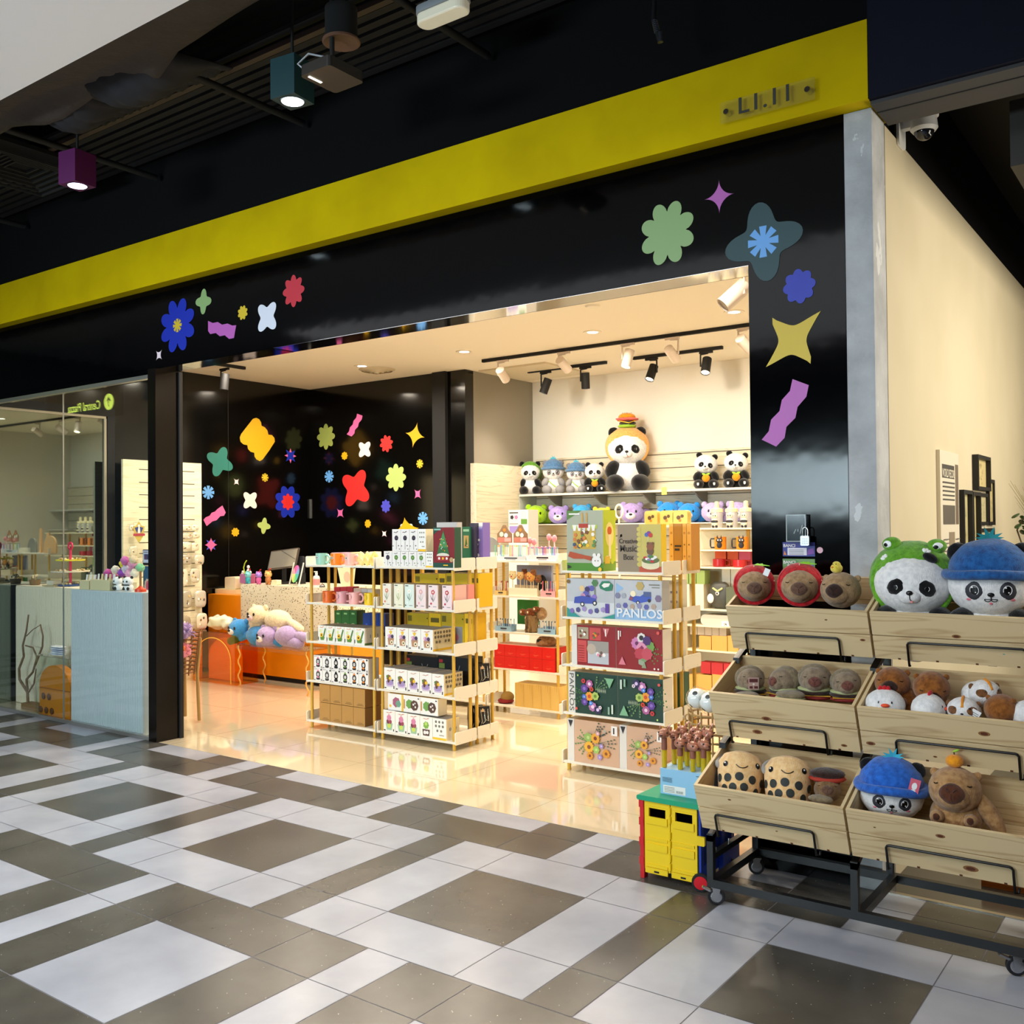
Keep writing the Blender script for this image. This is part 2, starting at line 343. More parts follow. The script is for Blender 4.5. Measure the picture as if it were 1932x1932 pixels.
# shop interior shell
CZ = 3.367
ceil = mat('ceiling_paint', 'f4ead8', .85)
mb = MB(); mb.box((-9.4, 4.602, CZ), (-1.30, 9.9, CZ+.05), ceil); struct(mb.build('ceiling'))
mb = MB(); mb.box((-9.4, 4.44, 0), (-9.3, 8.45, CZ-.001), black2); mb.box((-9.299, 7.196, 0), (-9.297, 7.2, CZ-.01), C('2a2622')); struct(mb.build('wall_left'))
mb = MB(); mb.box((-9.4, 8.452, 0), (-6.782, 8.6, CZ-.001), black2); mb.box((-7.22, 8.40, 0), (-7.03, 8.45, CZ-.002), matte_black); struct(mb.build('wall_back'))
greyw = mat('grey_side_wall', '8d8678', .6)
mb = MB(); mb.box((-6.88, 8.602, 0), (-6.78, 9.9, CZ-.001), greyw); struct(mb.build('wall_side'))
mb = MB(); mb.box((-6.778, 9.76, 0), (-1.362, 9.9, CZ-.001), inwhite); struct(mb.build('wall_back.001'))
# slatted wall panels (grooved pale wood)
slat = wood('pale_slatwall', 'd8cdb4', 'bcae92', 'X', 1.2, .6); slaty = wood('pale_slatwall_side', 'd8cdb4', 'bcae92', 'Y', 1.2, .6)
groove = C('4a4238', .8)
mb = MB(); mb.box((-6.70, 9.70, .9), (-1.37, 9.758, 2.42), slat)
for k in range(10):
    z = 1.04+k*.15
    mb.box((-6.69, 9.697, z), (-1.38, 9.7, z+.008), groove)
struct(mb.build('trim_7'))
mb = MB(); mb.box((-6.779, 8.53, .02), (-6.70, 9.758, 2.322), slaty); struct(mb.build('trim_8'))
# mirror on the left wall behind the shop window
mg = mat('mirror_glass', '8f9c9b', .02, 1)
mb = MB(); mb.box((-9.297, 4.46, 0), (-9.27, 5.64, 2.78), mg); tag(mb.build('wall_mirror'), 'tall mirror on the left shop wall behind the window, reflecting the shop', 'mirror')
mb = MB(); mb.box((-9.297, 4.45, 2.78), (-9.24, 5.73, 2.86), matte_black); mb.box((-9.297, 5.65, 0), (-9.24, 5.73, 2.78), matte_black); mb.box((-9.268, 4.46, 2.755), (-9.25, 5.64, 2.785), C('b8ad96', .3)); mb.box((-9.268, 5.62, 0), (-9.25, 5.645, 2.755), C('b8ad96', .3)); struct(mb.build('trim_9'))
# shop window: panes, thin joint, rails
gl = glassy('window_glass', (.95, .98, .97), .05)
alu = mat('brushed_aluminium', 'a9a9a4', .35, .8)
mb = MB(); mb.box((-12.9, 4.405, .032), (-7.874, 4.412, 2.768), gl); struct(mb.build('window_1'))
mb = MB(); mb.box((-7.868, 4.405, .032), (-6.64, 4.412, 2.768), gl); struct(mb.build('window_1.001'))
mb = MB(); mb.box((-12.9, 4.398, .001), (-6.64, 4.42, .03), alu); mb.box((-12.9, 4.398, 2.77), (-6.64, 4.44, 2.80), alu); mb.box((-12.9, 4.40, 2.801), (-6.64, 4.58, 2.838), black); mb.box((-7.8735, 4.403, .031), (-7.8685, 4.414, 2.769), alu); struct(mb.build('trim_10'))
# corridor ceiling: slats, dark void, fabric wrapped duct, white bulkhead
void = mat('dark_void', '08080a', .95)
mb = MB(); mb.box((-13, 1.5, 4.62), (3, 4.62, 4.7), void); struct(mb.build('ceiling.001'))
slatm = mat('dark_ceiling_slat', '252425', .6); mb = MB()
for k in range(9): y = 3.60+k*.079; mb.box((-13, y, 4.365), (-1.21, y+.05, 4.39), slatm)
for x in (-9.6, -7.4, -5.3, -3.2): mb.box((x, 3.52, 4.392), (x+.05, 4.30, 4.44), void)
struct(mb.build('ceiling.002'))
white = mat('white_bulkhead', 'f7f6f8', .85)
mb = MB(); mb.box((-13, -6, 4.0), (3.0, 2.69, 4.06), white); struct(mb.build('ceiling.003'))
# hall enclosure behind the camera
hallw = mat('hall_wall_paint', '26282c', .7)
mb = MB(); mb.box((-13, -6.2, 0), (3, -6.1, 4.06), hallw); struct(mb.build('wall_hall'))
mb = MB(); mb.box((3.0, -6.1, 0), (3.1, 9.9, 4.4), hallw); struct(mb.build('wall_hall.001'))
mb = MB(); mb.box((-13.1, -6.1, 0), (-13, 4.62, 4.6), mat('far_wall', '6c7a80', .7)); struct(mb.build('wall_hall.002'))
# neighbour's dark ceiling and ducts
mb = MB(); mb.box((-1.30, 4.64, 4.0), (3, 9.9, 4.1), mat('neighbour_ceiling', '120f0c', .8)); mb.box((-1.2, 9.6, 0), (3, 9.9, 3.45), cream); struct(mb.build('ceiling.004'))
mb = MB(); mb.box((-1.30, 4.63, 3.432), (-1.25, 9.9, 3.99), blackw); struct(mb.build('wall_upper.001'))  # added black panel standing in for the dark void above the party wall
brown_duct = mat('brown_painted_duct', '1d1711', .55)
mb = MB(); mb.box((-.75, 4.9, 3.22), (-.05, 9.4, 3.52), brown_duct); mb.box((-.77, 5.6, 3.20), (-.03, 5.66, 3.54), C('2b2319', .6)); mb.box((-.77, 7.4, 3.20), (-.03, 7.46, 3.54), C('2b2319', .6))
tag(mb.build('air_duct'), 'dark brown rectangular air duct under the ceiling behind the security camera', 'air duct')
# ================================================================== vinyl stickers on the black walls
def clover(a0=0, dep=.30):
    dep = .22
    return [((1-dep+dep*math.cos(4*(t-a0)))*math.cos(t)/2, (1-dep+dep*math.cos(4*(t-a0)))*math.sin(t)/2) for t in [2*PI*i/64 for i in range(64)]]
def flower(k=8, a0=0, dep=.13, pw=1.0): return [((1-2*dep+2*dep*abs(math.cos(k/2*(t-a0)))**pw)*math.cos(t)/2, (1-2*dep+2*dep*abs(math.cos(k/2*(t-a0)))**pw)*math.sin(t)/2) for t in [2*PI*i/96 for i in range(96)]]
def sparkle(a0=0, p=.5):
    o = []
    for i in range(48):
        t = 2*PI*i/48; c, s_ = math.cos(t), math.sin(t); x = math.copysign(abs(c)**(1.75/p), c); y = math.copysign(abs(s_)**(1.75/p), s_)
        k = .5*(1 if a0 == 0 else 1.28 if p < .55 else 1.35); o.append((k*(x*math.cos(a0)-y*math.sin(a0)), k*(x*math.sin(a0)+y*math.cos(a0))))
    return o
def bigspark():     # four blunt tips at the corners
    o = []
    T = [(.5, .5), (-.42, .5), (-.5, -.47), (.36, -.5)]
    for i in range(4):
        a, b = T[i], T[(i+1) % 4]
        for j in range(13):
            t = j/12; q = 4*t*(1-t); mx = a[0]+(b[0]-a[0])*t; my = a[1]+(b[1]-a[1])*t
            o.append((mx*(1-.42*q)*(.96 if j in (0, 12) else 1)+(.0 if j not in (0, 12) else (.03 if (j == 0) == (i % 2 == 0) else -.03)*math.copysign(1, mx)), my*(1-.42*q)))
    return o
RB = [(410, 548), (514, 598), (498, 672), (440, 735), (425, 805), (366, 860), (353, 932), (296, 987), (200, 935), (248, 882), (265, 805), (322, 752), (338, 680), (392, 625)]
def ribbon(flip=0):
    P = [((x-357)/314, -(y-767)/439) for x, y in RB]
    if flip == 1: P = [(x, y) for x, y in [(-.5, .5), (-.33, .36), (-.15, .36), (0, .2), (.2, .2), (.36, .07), (.5, .05), (.42, -.5), (.25, -.5), (.1, -.3), (-.08, -.3), (-.22, -.12), (-.42, -.12), (-.5, 0.04)]]
    if flip == 2: P = [(-.5, -.2), (-.36, -.5), (-.1, -.27), (.08, -.22), (.25, -.02), (.42, 0), (.5, .16), (.35, .5), (.12, .32), (.02, .2), (-.14, .14), (-.22, 0), (-.4, -.08)]
    return P[::-1] if flip == 0 else P
def aster(k=8, w_=.2, r0=.2, a0=0):
    o = []
    for i in range(k):
        a = a0+2*PI*i/k; g = PI/k
        o += [(.5*math.cos(a-g*.62), .5*math.sin(a-g*.62)), (.5*math.cos(a+g*.62), .5*math.sin(a+g*.62)), (r0*math.cos(a+g), r0*math.sin(a+g))]
    return o
CLD = [(440, 358), (460, 350), (478, 356), (490, 375), (492, 395), (512, 402), (528, 420), (534, 445), (556, 446), (571, 462), (574, 485), (540, 540), (498, 600), (480, 611), (460, 602), (449, 585), (447, 563), (425, 558), (410, 542), (406, 520), (383, 517), (366, 502), (362, 478), (370, 456)]
def cloud(): return [((x-468)/212, -(y-480)/261) for x, y in CLD][::-1]
NAMES = {'G': ('8faf72', 'green'), 'O': ('9aa552', 'olive green'), 'LG': ('b3c872', 'pale green'), 'P': ('bb5fb5', 'pink'), 'PK': ('e76aa8', 'pink'), 'T': ('063c42', 'dark teal'), 'TG': ('2d7d72', 'teal green'), 'B': ('0f2bb0', 'blue'),
    'Y': ('d8b82c', 'yellow'), 'YY': ('e0ac12', 'yellow'), 'R': ('c8303f', 'red'), 'RR': ('dc2c2a', 'red'), 'W': ('dfe1ee', 'white'), 'WW': ('f0e4e0', 'cream white'), 'LB': ('6aabf0', 'light blue'), 'V': ('4b4dc8', 'violet blue'), 'WP': ('f2dbe4', 'pale pink')}
def sticker(shape, kind, c, px, py, w_, h_, label, wall='front', top=None, fr=None):
    if wall == 'front': a, b, d = at(px-w_/2, py, 4.3985), at(px+w_/2, py, 4.3985), at(px, py-h_/2, 4.3985).z-at(px, py+h_/2, 4.3985).z; o = at(px, py, 4.3985); u = Vector((b.x-a.x, 0, 0)); nn = Vector((0, -1, 0))
    elif wall == 'back': a, b, d = at(px-w_/2, py, 8.449), at(px+w_/2, py, 8.449), at(px, py-h_/2, 8.449).z-at(px, py+h_/2, 8.449).z; o = at(px, py, 8.449); u = Vector((b.x-a.x, 0, 0)); nn = Vector((0, -1, 0))
    else: a, b, d = atx(px-w_/2, py, -9.2985), atx(px+w_/2, py, -9.2985), atx(px, py-h_/2, -9.2985).z-atx(px, py+h_/2, -9.2985).z; o = atx(px, py, -9.2985); u = Vector((0, b.y-a.y, 0)); nn = Vector((1, 0, 0))
    v = Vector((0, 0, d)); mb = MB(); mb.prism([u*x+v*y for x, y in shape], nn*.0012, mat('vinyl_'+c, NAMES[c][0], .5))
    if top:
        s2, c2, k = top; mb.prism([u*x*k+v*y*k+nn*.0012 for x, y in s2], nn*.0012, mat('vinyl_'+c2, NAMES[c2][0], .5))
    ob = mb.build('wall_sticker'); ob.location = o; tag(ob, label, 'sticker'); return ob
A4 = PI/4; FH = 'on the black shop front header'
sticker(flower(8, PI/8, .19, .8), 'flower', 'B', 335, 614, 66, 104, 'large blue flower sticker with yellow centre '+FH, top=(aster(), 'Y', .25))
sticker(clover(A4*1.9, .3), 'clover', 'G', 384, 569, 30, 48, 'small green four petal sticker above the pink ribbon sticker '+FH)
sticker(ribbon(1), 'ribbon', 'P', 419, 621, 53, 42, 'pink zigzag ribbon sticker '+FH+' beside the blue flower')
sticker(flower(8, PI/8, .15), 'flower', 'Y', 458, 590, 19, 28, 'small yellow flower sticker '+FH)
sticker(clover(A4, .3), 'clover', 'W', 504, 598, 44, 66, 'white four petal sticker '+FH)
sticker(flower(8, 0, .15, 1.2), 'flower', 'R', 554, 549, 41, 61, 'red flower sticker '+FH)
sticker(sparkle(A4), 'sparkle', 'WP', 300, 670, 12, 20, 'tiny white sparkle sticker above the bronze post '+FH)
sticker(flower(8, PI/8, .17, .75), 'flower', 'G', 1259, 440, 104, 122, 'large green eight petal flower sticker above the opening '+FH)
sticker(sparkle(0), 'sparkle', 'P', 1357, 371, 56, 63, 'pink four pointed sparkle sticker high '+FH)
sticker(clover(A4*2.15, .26), 'clover', 'T', 1440, 456, 148, 152, 'dark teal four petal flower with blue centre at opening corner', top=(aster(), 'LB', .40))
sticker(flower(8, .1, .11, .9), 'flower', 'B', 1508, 540, 62, 66, 'blue eight petal flower sticker on the black pillar')
sticker(bigspark(), 'sparkle', 'Y', 1496, 642, 103, 96, 'large yellow four pointed sparkle sticker on the black pillar')
sticker(ribbon(0), 'ribbon', 'P', 1481, 779, 90, 125, 'large pink zigzag ribbon sticker on the black pillar')
IL = 'on the inner left wall'; IB = 'on the inner back wall'
sticker(cloud(), 'cloud', 'YY', 486, 829, 66, 81, 'large yellow scalloped block sticker '+IL, 'left')
sticker(clover(A4*1.5, .3), 'clover', 'TG', 415, 871, 52, 60, 'teal green four petal sticker '+IL, 'left')
sticker(starp(0, 0, .5, 4, .4), 'star', 'PK', 548, 860, 22, 28, 'tiny blue starburst sticker with pink tips '+IL, 'left', top=(starp(0, 0, .5, 4, .4, 1, A4), 'B', 1.1))
sticker(sparkle(A4), 'sparkle', 'WP', 446, 909, 11, 13, 'tiny pale pink sparkle sticker under the yellow block '+IL, 'left')
sticker(aster(), 'aster', 'Y', 500, 901, 13, 16, 'tiny yellow snowflake sticker '+IL, 'left')
sticker(aster(), 'aster', 'LB', 393, 929, 23, 26, 'light blue snowflake sticker beside the grooved panel '+IL, 'left')
sticker(clover(A4, .3), 'clover', 'WW', 472, 944, 32, 39, 'cream white four petal sticker '+IL, 'left')
sticker(flower(8, PI/8, .14), 'flower', 'B', 543, 947, 49, 63, 'blue flower sticker with red centre '+IL, 'left', top=(flower(8, 0, .14, 1.3), 'RR', .5))
sticker(ribbon(2), 'ribbon', 'PK', 405, 973, 42, 39, 'pink zigzag ribbon sticker '+IL, 'left')
sticker(clover(A4*1.8, .3), 'clover', 'LG', 498, 992, 25, 31, 'pale green four petal sticker '+IL, 'left')
sticker(flower(8, PI/8, .12), 'flower', 'YY', 444, 1004, 15, 17, 'small yellow flower sticker under the cream one '+IL, 'left')
sticker(starp(0, 0, .5, 4, .35, 1, A4), 'star', 'V', 398, 1028, 24, 27, 'pink sparkle over blue star sticker '+IL, 'left', top=(sparkle(0, .6), 'PK', 1.0))
sticker(flower(8, 0, .15, 1.1), 'flower', 'O', 615, 824, 34, 49, 'olive green flower sticker '+IB, 'back')
sticker(ribbon(0), 'ribbon', 'PK', 669, 802, 30, 42, 'pink zigzag ribbon sticker '+IB, 'back')
sticker(clover(A4, .3), 'clover', 'WW', 688, 848, 28, 36, 'cream white four petal sticker '+IB, 'back')
sticker(flower(8, 0, .13), 'flower', 'YY', 650, 860, 12, 16, 'tiny yellow flower sticker beside the cream petals '+IB, 'back')
sticker(flower(8, 0.2, .16, 1.2), 'flower', 'RR', 729, 837, 25, 33, 'red flower sticker '+IB, 'back')
sticker(sparkle(-.25, .52), 'sparkle', 'YY', 783, 821, 30, 38, 'yellow four pointed sparkle sticker '+IB, 'back')
sticker(aster(), 'aster', 'LB', 621, 899, 17, 23, 'light blue snowflake sticker beside the red four petal one '+IB, 'back')
sticker(aster(), 'aster', 'Y', 792, 875, 13, 17, 'tiny yellow snowflake sticker '+IB, 'back')
sticker(clover(A4*1.25, .3), 'clover', 'RR', 671, 921, 58, 78, 'large red four petal sticker '+IB, 'back')
sticker(flower(8, 0, .15, 1), 'flower', 'LG', 747, 901, 38, 52, 'pale green flower sticker '+IB, 'back')
sticker(sparkle(A4), 'sparkle', 'PK', 788, 932, 14, 20, 'small pink sparkle sticker over the grooved panel reflection '+IB, 'back')
sticker(flower(8, 0, .14), 'flower', 'V', 728, 955, 18, 25, 'violet blue flower sticker '+IB, 'back')
sticker(sparkle(A4), 'sparkle', 'PK', 642, 968, 14, 19, 'small pink sparkle sticker below the red four petal one '+IB, 'back')
sticker(flower(8, PI/8, .12), 'flower', 'YY', 694, 988, 12, 16, 'small yellow flower sticker low '+IB, 'back')
sticker(sparkle(A4), 'sparkle', 'WP', 725, 1007, 10, 13, 'tiny pale sparkle sticker low '+IB, 'back')
sticker(aster(), 'aster', 'LB', 798, 978, 19, 25, 'light blue snowflake sticker low at the right '+IB, 'back')
sticker(clover(A4, .3), 'clover', 'WW', 767, 1000, 30, 30, 'cream petals under a yellow sparkle, sticker '+IB, 'back', top=(sparkle(.15, .6), 'YY', 1.2))
mb = MB(); p = atx(585, 960, -9.298); mb.box((-9.299, p.y-.01, p.z-.12), (-9.27, p.y+.01, p.z+.12), alu); tag(mb.build('door_handle'), 'slim vertical metal pull handle on the black inner wall', 'handle')
# ================================================================== things under the corridor ceiling
def cube_lamp(px, py, z, c, label, lightcol, pw):
    p = atz(px, py, z); t = thing('ceiling_lamp', label, 'lamp', (p.x, p.y, z), R(8)); a = .078
    mb = MB(); m = mat('lamp_box_'+c, c, .55)
    mb.box((-a, -a, 0), (a, a, .205), m); o = mb.build('lamp_box', t)
    mb = MB(); mb.lathe([(.066, -.002), (.062, .0), (.05, .02), (.045, .03)], mat('lamp_ring', '1a1a1c', .3), n=24); mb.build('ring', t)
    mb = MB(); mb.lathe([(.0001, -.004), (.03, -.006), (.055, -.002), (.057, .0)], mat('lamp_lens', 'dff6ff', .3, emit=9), n=24); mb.build('lens', t)
    mb = MB(); mb.tube([(0, 0, .205), (0, 0, .57)], .008, matte_black); mb.build('stem', t)
    spot('lamp_beam', (p.x, p.y, z-.02), (p.x, p.y, 0), pw, lightcol, 75, .7, .05)
cube_lamp(146, 351, 3.8, '560a4e', 'small magenta cube downlight under the dark corridor ceiling', (1, .95, 1), 45)
cube_lamp(552, 192, 3.8, '06363c', 'small teal cube downlight beside the projector, under the corridor ceiling', (.8, 1, 1), 60)
# projector
p = atz(627, 150, 3.75); t = thing('projector', 'flat black ceiling projector with small light bar beside the teal lamp', 'projector', (p.x, p.y, 3.75), R(0))
mb = MB(); mb.rbox((-.10, -.115, 0), (.10, .115, .05), .02, mat('projector_shell', '2b2725', .4), axis='Z'); mb.build('body', t)
mb = MB(); mb.box((-.07, -.09, -.003), (-.058, -.01, -.0005), mat('led_bar', 'fff3d8', .4, emit=4)); mb.build('light_bar', t)
mb = MB(); mb.box((-.102, -.1, .012), (-.1005, .06, .044), C('cfd4dc')); [mb.box((-.104, -.08+k*.045, .018), (-.1025, -.055+k*.045, .036), matte_black) for k in range(3)]; mb.build('socket_panel', t)
mb = MB(); mb.tube([(0, 0, .05), (0, 0, .62)], .012, matte_black); mb.build('stem', t)
mb = MB(); mb.tube([(-.1, -.07, .04), (-.14, -.09, .08), (-.1, -.06, .13), (-.02, 0, .11)], .005, C('b9bcc4', .4)); mb.build('cable', t)
# recessed speaker
p = atz(644, 82, 3.95); t = thing('ceiling_speaker', 'round brown ceiling speaker in a black can above the projector', 'speaker', (p.x, p.y, 3.95))
mb = MB(); mb.lathe([(.0001, .008), (.05, .004), (.085, .0), (.092, .004), (.09, .014)], mat('speaker_grille', '6b4a38', .6), n=28); mb.build('grille', t)
mb = MB(); mb.lathe([(.078, .014), (.078, .17), (.0001, .19)], void, n=24); mb.build('can', t)
mb = MB(); mb.tube([(0, 0, .19), (.02, 0, .35), (0, 0, .65)], .006, matte_black); mb.tube([(.02, .01, .15), (.06, .02, .3), (.03, 0, .65)], .004, matte_black); mb.build('cable', t)
# emergency luminaire
p = atz(836, 36, 4.1); t = thing('emergency_light', 'white rounded emergency light fitting on a dark bracket near the ceiling', 'light', (p.x, p.y, 4.1), R(0))
mb = MB(); mb.rbox((-.15, -.05, 0), (.15, .05, .05), .045, mat('white_plastic_diffuser', 'f3ead2', .35, emit=.15), 6, 'Z'); mb.build('diffuser', t, .008)
mb = MB(); mb.rbox((-.155, -.055, .05), (.155, .055, .085), .05, C('9a9ea4', .5), 6, 'Z'); mb.build('base', t)
mb = MB(); mb.tube([(-.1, 0, .085), (-.1, 0, .26)], .012, matte_black); mb.build('bracket', t)
# hanging cable end
p = atz(1245, 80, 3.8); mb = MB(); q = Vector((0, 0, 0))
mb.tube([(0, 0, 0), (-.012, 0, .05), (-.03, 0, .12), (-.035, .02, .22), (-.02, 0, .5)], [.012, .012, .012, .01, .006], mat('cable_black', '15161a', .4)); mb.tube([(.004, 0, .0), (.002, 0, .045)], .0125, C('26272e', .3))
for k in range(7): mb.tube([(-.013-.002*k, 0, .05+.009*k), (-.013-.002*k, 0, .053+.009*k)], .0145, C('3a3d46', .3))
tag(mb.build('hanging_cable', loc=(p.x, p.y, 3.8)), 'loose black cable end hanging down in front of the black upper wall', 'cable')
# metal channel and cross pipes
mb = MB(); mb.box((-9.5, 3.625, 4.3), (3, 3.665, 4.33), mat('brown_channel', '4a3d36', .5)); tag(mb.build('ceiling_channel'), 'long thin brown metal channel running along the dark corridor ceiling', 'channel')
for x, lb in ((-8.25, 'left of the magenta lamp'), (-6.35, 'behind the magenta lamp'), (-4.75, 'left of the teal lamp'), (-3.25, 'beside the emergency light')):
    mb = MB(); mb.tube([(x, 2.75, 4.22), (x, 4.28, 4.22)], .022, matte_black, 6); mb.tube([(x, 2.8, 4.22), (x, 2.8, 4.6)], .006, matte_black, 5); tag(mb.build('ceiling_pipe'), 'black pipe crossing under the corridor ceiling, '+lb, 'pipe')
# fabric covered duct with sagging folds
fab = mat('grey_brown_fabric', '37322f', .8); bump(fab, 5, .5, .05, 6); mb = MB(); NX, NY = 90, 14; vs = []
for i in range(NX+1):
    x = -13+16*i/NX
    for j in range(NY+1):
        q = j/NY; y = 2.70+q*(.52+.05*math.sin(x*2.3)); sag = .05*noise.noise(Vector((x*.9, q*3, 0)))
        z = 4.08+q*.1+sag*q
        if j >= NY-3: z += .10*(j-NY+3)
        if -6.6 < x < -4.6 and q > .5: z -= .16*(q-.5)*2*(.5+.5*math.cos((x+5.6)*PI*1.9))+.04*(q-.5)*math.sin(x*40)*.3
        vs.append((x, y, z))
mb.add(vs, [(i*(NY+1)+j, (i+1)*(NY+1)+j, (i+1)*(NY+1)+j+1, i*(NY+1)+j+1) for i in range(NX) for j in range(NY)], fab, True)
o = mb.build('wrapped_duct'); md = o.modifiers.new('thick', 'SOLIDIFY'); md.thickness = .01; tag(o, 'dark fabric covering that sags in folds beside the white bulkhead', 'duct covering')
sag = mat('dark_fabric_folds', '17171d', .8)
for a, b_, lb in ((-5.85, -5.35, 'smaller sagging dark fabric fold under the ceiling, nearer the magenta lamp'), (-5.35, -4.55, 'larger sagging dark fabric fold under the ceiling')):
    mb = MB(); N = 24; K = 12; vs = []
    for i in range(N+1):
        q = i/N; x = a+(b_-a)*q
        for j in range(K+1):
            s_ = j/K; d = .16*math.sin(PI*q)**.6
            vs.append((x+.06*s_, 3.02+.5*s_, 4.18-d*math.sin(PI*min(1, s_*1.15+.05))-.01*math.sin(q*34)+.05*s_))
    mb.add(vs, [(i*(K+1)+j, (i+1)*(K+1)+j, (i+1)*(K+1)+j+1, i*(K+1)+j+1) for i in range(N) for j in range(K)], sag, True)
    o = mb.build('fabric_fold'); md = o.modifiers.new('thick', 'SOLIDIFY'); md.thickness = .008; tag(o, lb, 'fabric')
# air diffuser at the far left
mb = MB(); c_ = atz(40, 330, 4.2)
for k in range(6):
    a = .34-.05*k; mb.box((c_.x-a, c_.y-a, 4.2+.01*k), (c_.x+a, c_.y-a+.012, 4.215+.01*k), slatm); mb.box((c_.x-a, c_.y+a-.012, 4.2+.01*k), (c_.x+a, c_.y+a, 4.215+.01*k), slatm)
    mb.box((c_.x-a, c_.y-a+.013, 4.2+.01*k), (c_.x-a+.012, c_.y+a-.013, 4.215+.01*k), slatm); mb.box((c_.x+a-.012, c_.y-a+.013, 4.2+.01*k), (c_.x+a, c_.y+a-.013, 4.215+.01*k), slatm)
mb.box((c_.x-.36, c_.y-.36, 4.27), (c_.x+.36, c_.y+.36, 4.3), void); tag(mb.build('air_diffuser'), 'square dark air diffuser with nested frames at far left of ceiling', 'air vent')
# shop number plaque on the yellow beam
Y0 = BY; a = at(1359, 193, Y0-.03); b_ = at(1537, 145, Y0-.03); c_ = at(1538, 187, Y0-.03)
t = thing('number_plaque', 'clear acrylic plaque reading L1.11 bolted to the yellow beam', 'sign', ((a.x+b_.x)/2, Y0-.03, (b_.z+c_.z)/2)); hw, hh = (b_.x-a.x)/2, (b_.z-c_.z)/2
acr = mat('clear_plaque', 'b8a450', .1, alpha=.2)
mb = MB(); mb.box((-hw, -.004, -hh), (hw, .001, hh), acr); mb.build('plate', t)
lt = mat('plaque_lettering', '2c2c20', .5); mb = MB(); mb.txt('L1.11', (-hw*.62, -.0045, -hh*.52), (1, 0, 0), (0, 0, 1), .108, lt, bold=.012, sx=1.14); mb.build('lettering', t)
chrome = mat('chrome', 'c8c8c8', .12, 1)
for sx in (-1, 1):
    mb = MB(); mb.cyl((sx*hw*.86, .029, (-.35 if sx < 0 else .35)*hh*0), .013, .04, chrome, 16, Matrix.Rotation(R(90), 3, 'X')); mb.build('standoff_bolt', t)
# dome camera on the party wall
p = atx(1700, 274, -1.218); t = thing('security_camera', 'white dome security camera on a wall bracket below the navy beam', 'camera', (-1.218, p.y-.02, p.z)); wp = C('e4e4e2', .35)
mb = MB(); mb.rbox((0, -.06, -.02), (.012, .06, .12), .02, wp, 3, 'X'); mb.box((.012, -.02, .06), (.09, .02, .10), wp); mb.lathe([(.0001, .115), (.062, .115), (.066, .105), (.066, .10), (.0001, .1)], wp, (.11, 0, 0), 28); mb.build('bracket', t)
mb = MB(); mb.lathe([(.056, .1), (.06, .06), (.062, .045), (.05, .03), (.046, .03)], wp, (.11, 0, 0), 28); mb.build('housing', t)
mb = MB(); mb.ell((.11, 0, .035), (.046, .046, .045), mat('smoked_dome', '14161c', .05, spec=.8), su=24, sv=14); mb.build('dome', t)
mb = MB(); mb.tube([(.01, -.0, .12), (.02, -.02, .16), (.01, .01, .2), (.012, 0, .23)], .003, wp); mb.build('cable', t)
# ================================================================== wooden crate stand with soft toys
pine = wood('pine', 'd9c093', 'b8966a', 'X', 1.0, .6); pine_s = wood('pine_side', 'd9c093', 'b8966a', 'Y', 1.0, .6); knot = C('5a2e18', .6); knot2 = C('8f6238', .6); blk = mat('black_steel', '0b0b0d', .35, spec=.5)
X1 = [-1.785, -1.163, -.541]; CW = .612; TILT = R(22)
TIER = [(3.712, .532), (3.868, .892), (4.055, 1.247)]; TN = ['bottom', 'middle', 'top']; CN = ['left', 'centre', 'right']
KN = {(0, 0): [(.15, -.045, .006), (.33, -.16, .004)], (0, 1): [(.33, -.05, .013), (.42, -.17, .02), (.1, -.06, .004)], (1, 0): [(.24, -.10, .016), (.19, -.17, .017), (.55, -.185, .010)], (1, 1): [(.035, -.16, .014), (.45, -.06, .016), (.27, -.185, .006)], (2, 0): [(.44, -.045, .005), (.58, -.13, .009)], (2, 1): [(.32, -.09, .013)]}
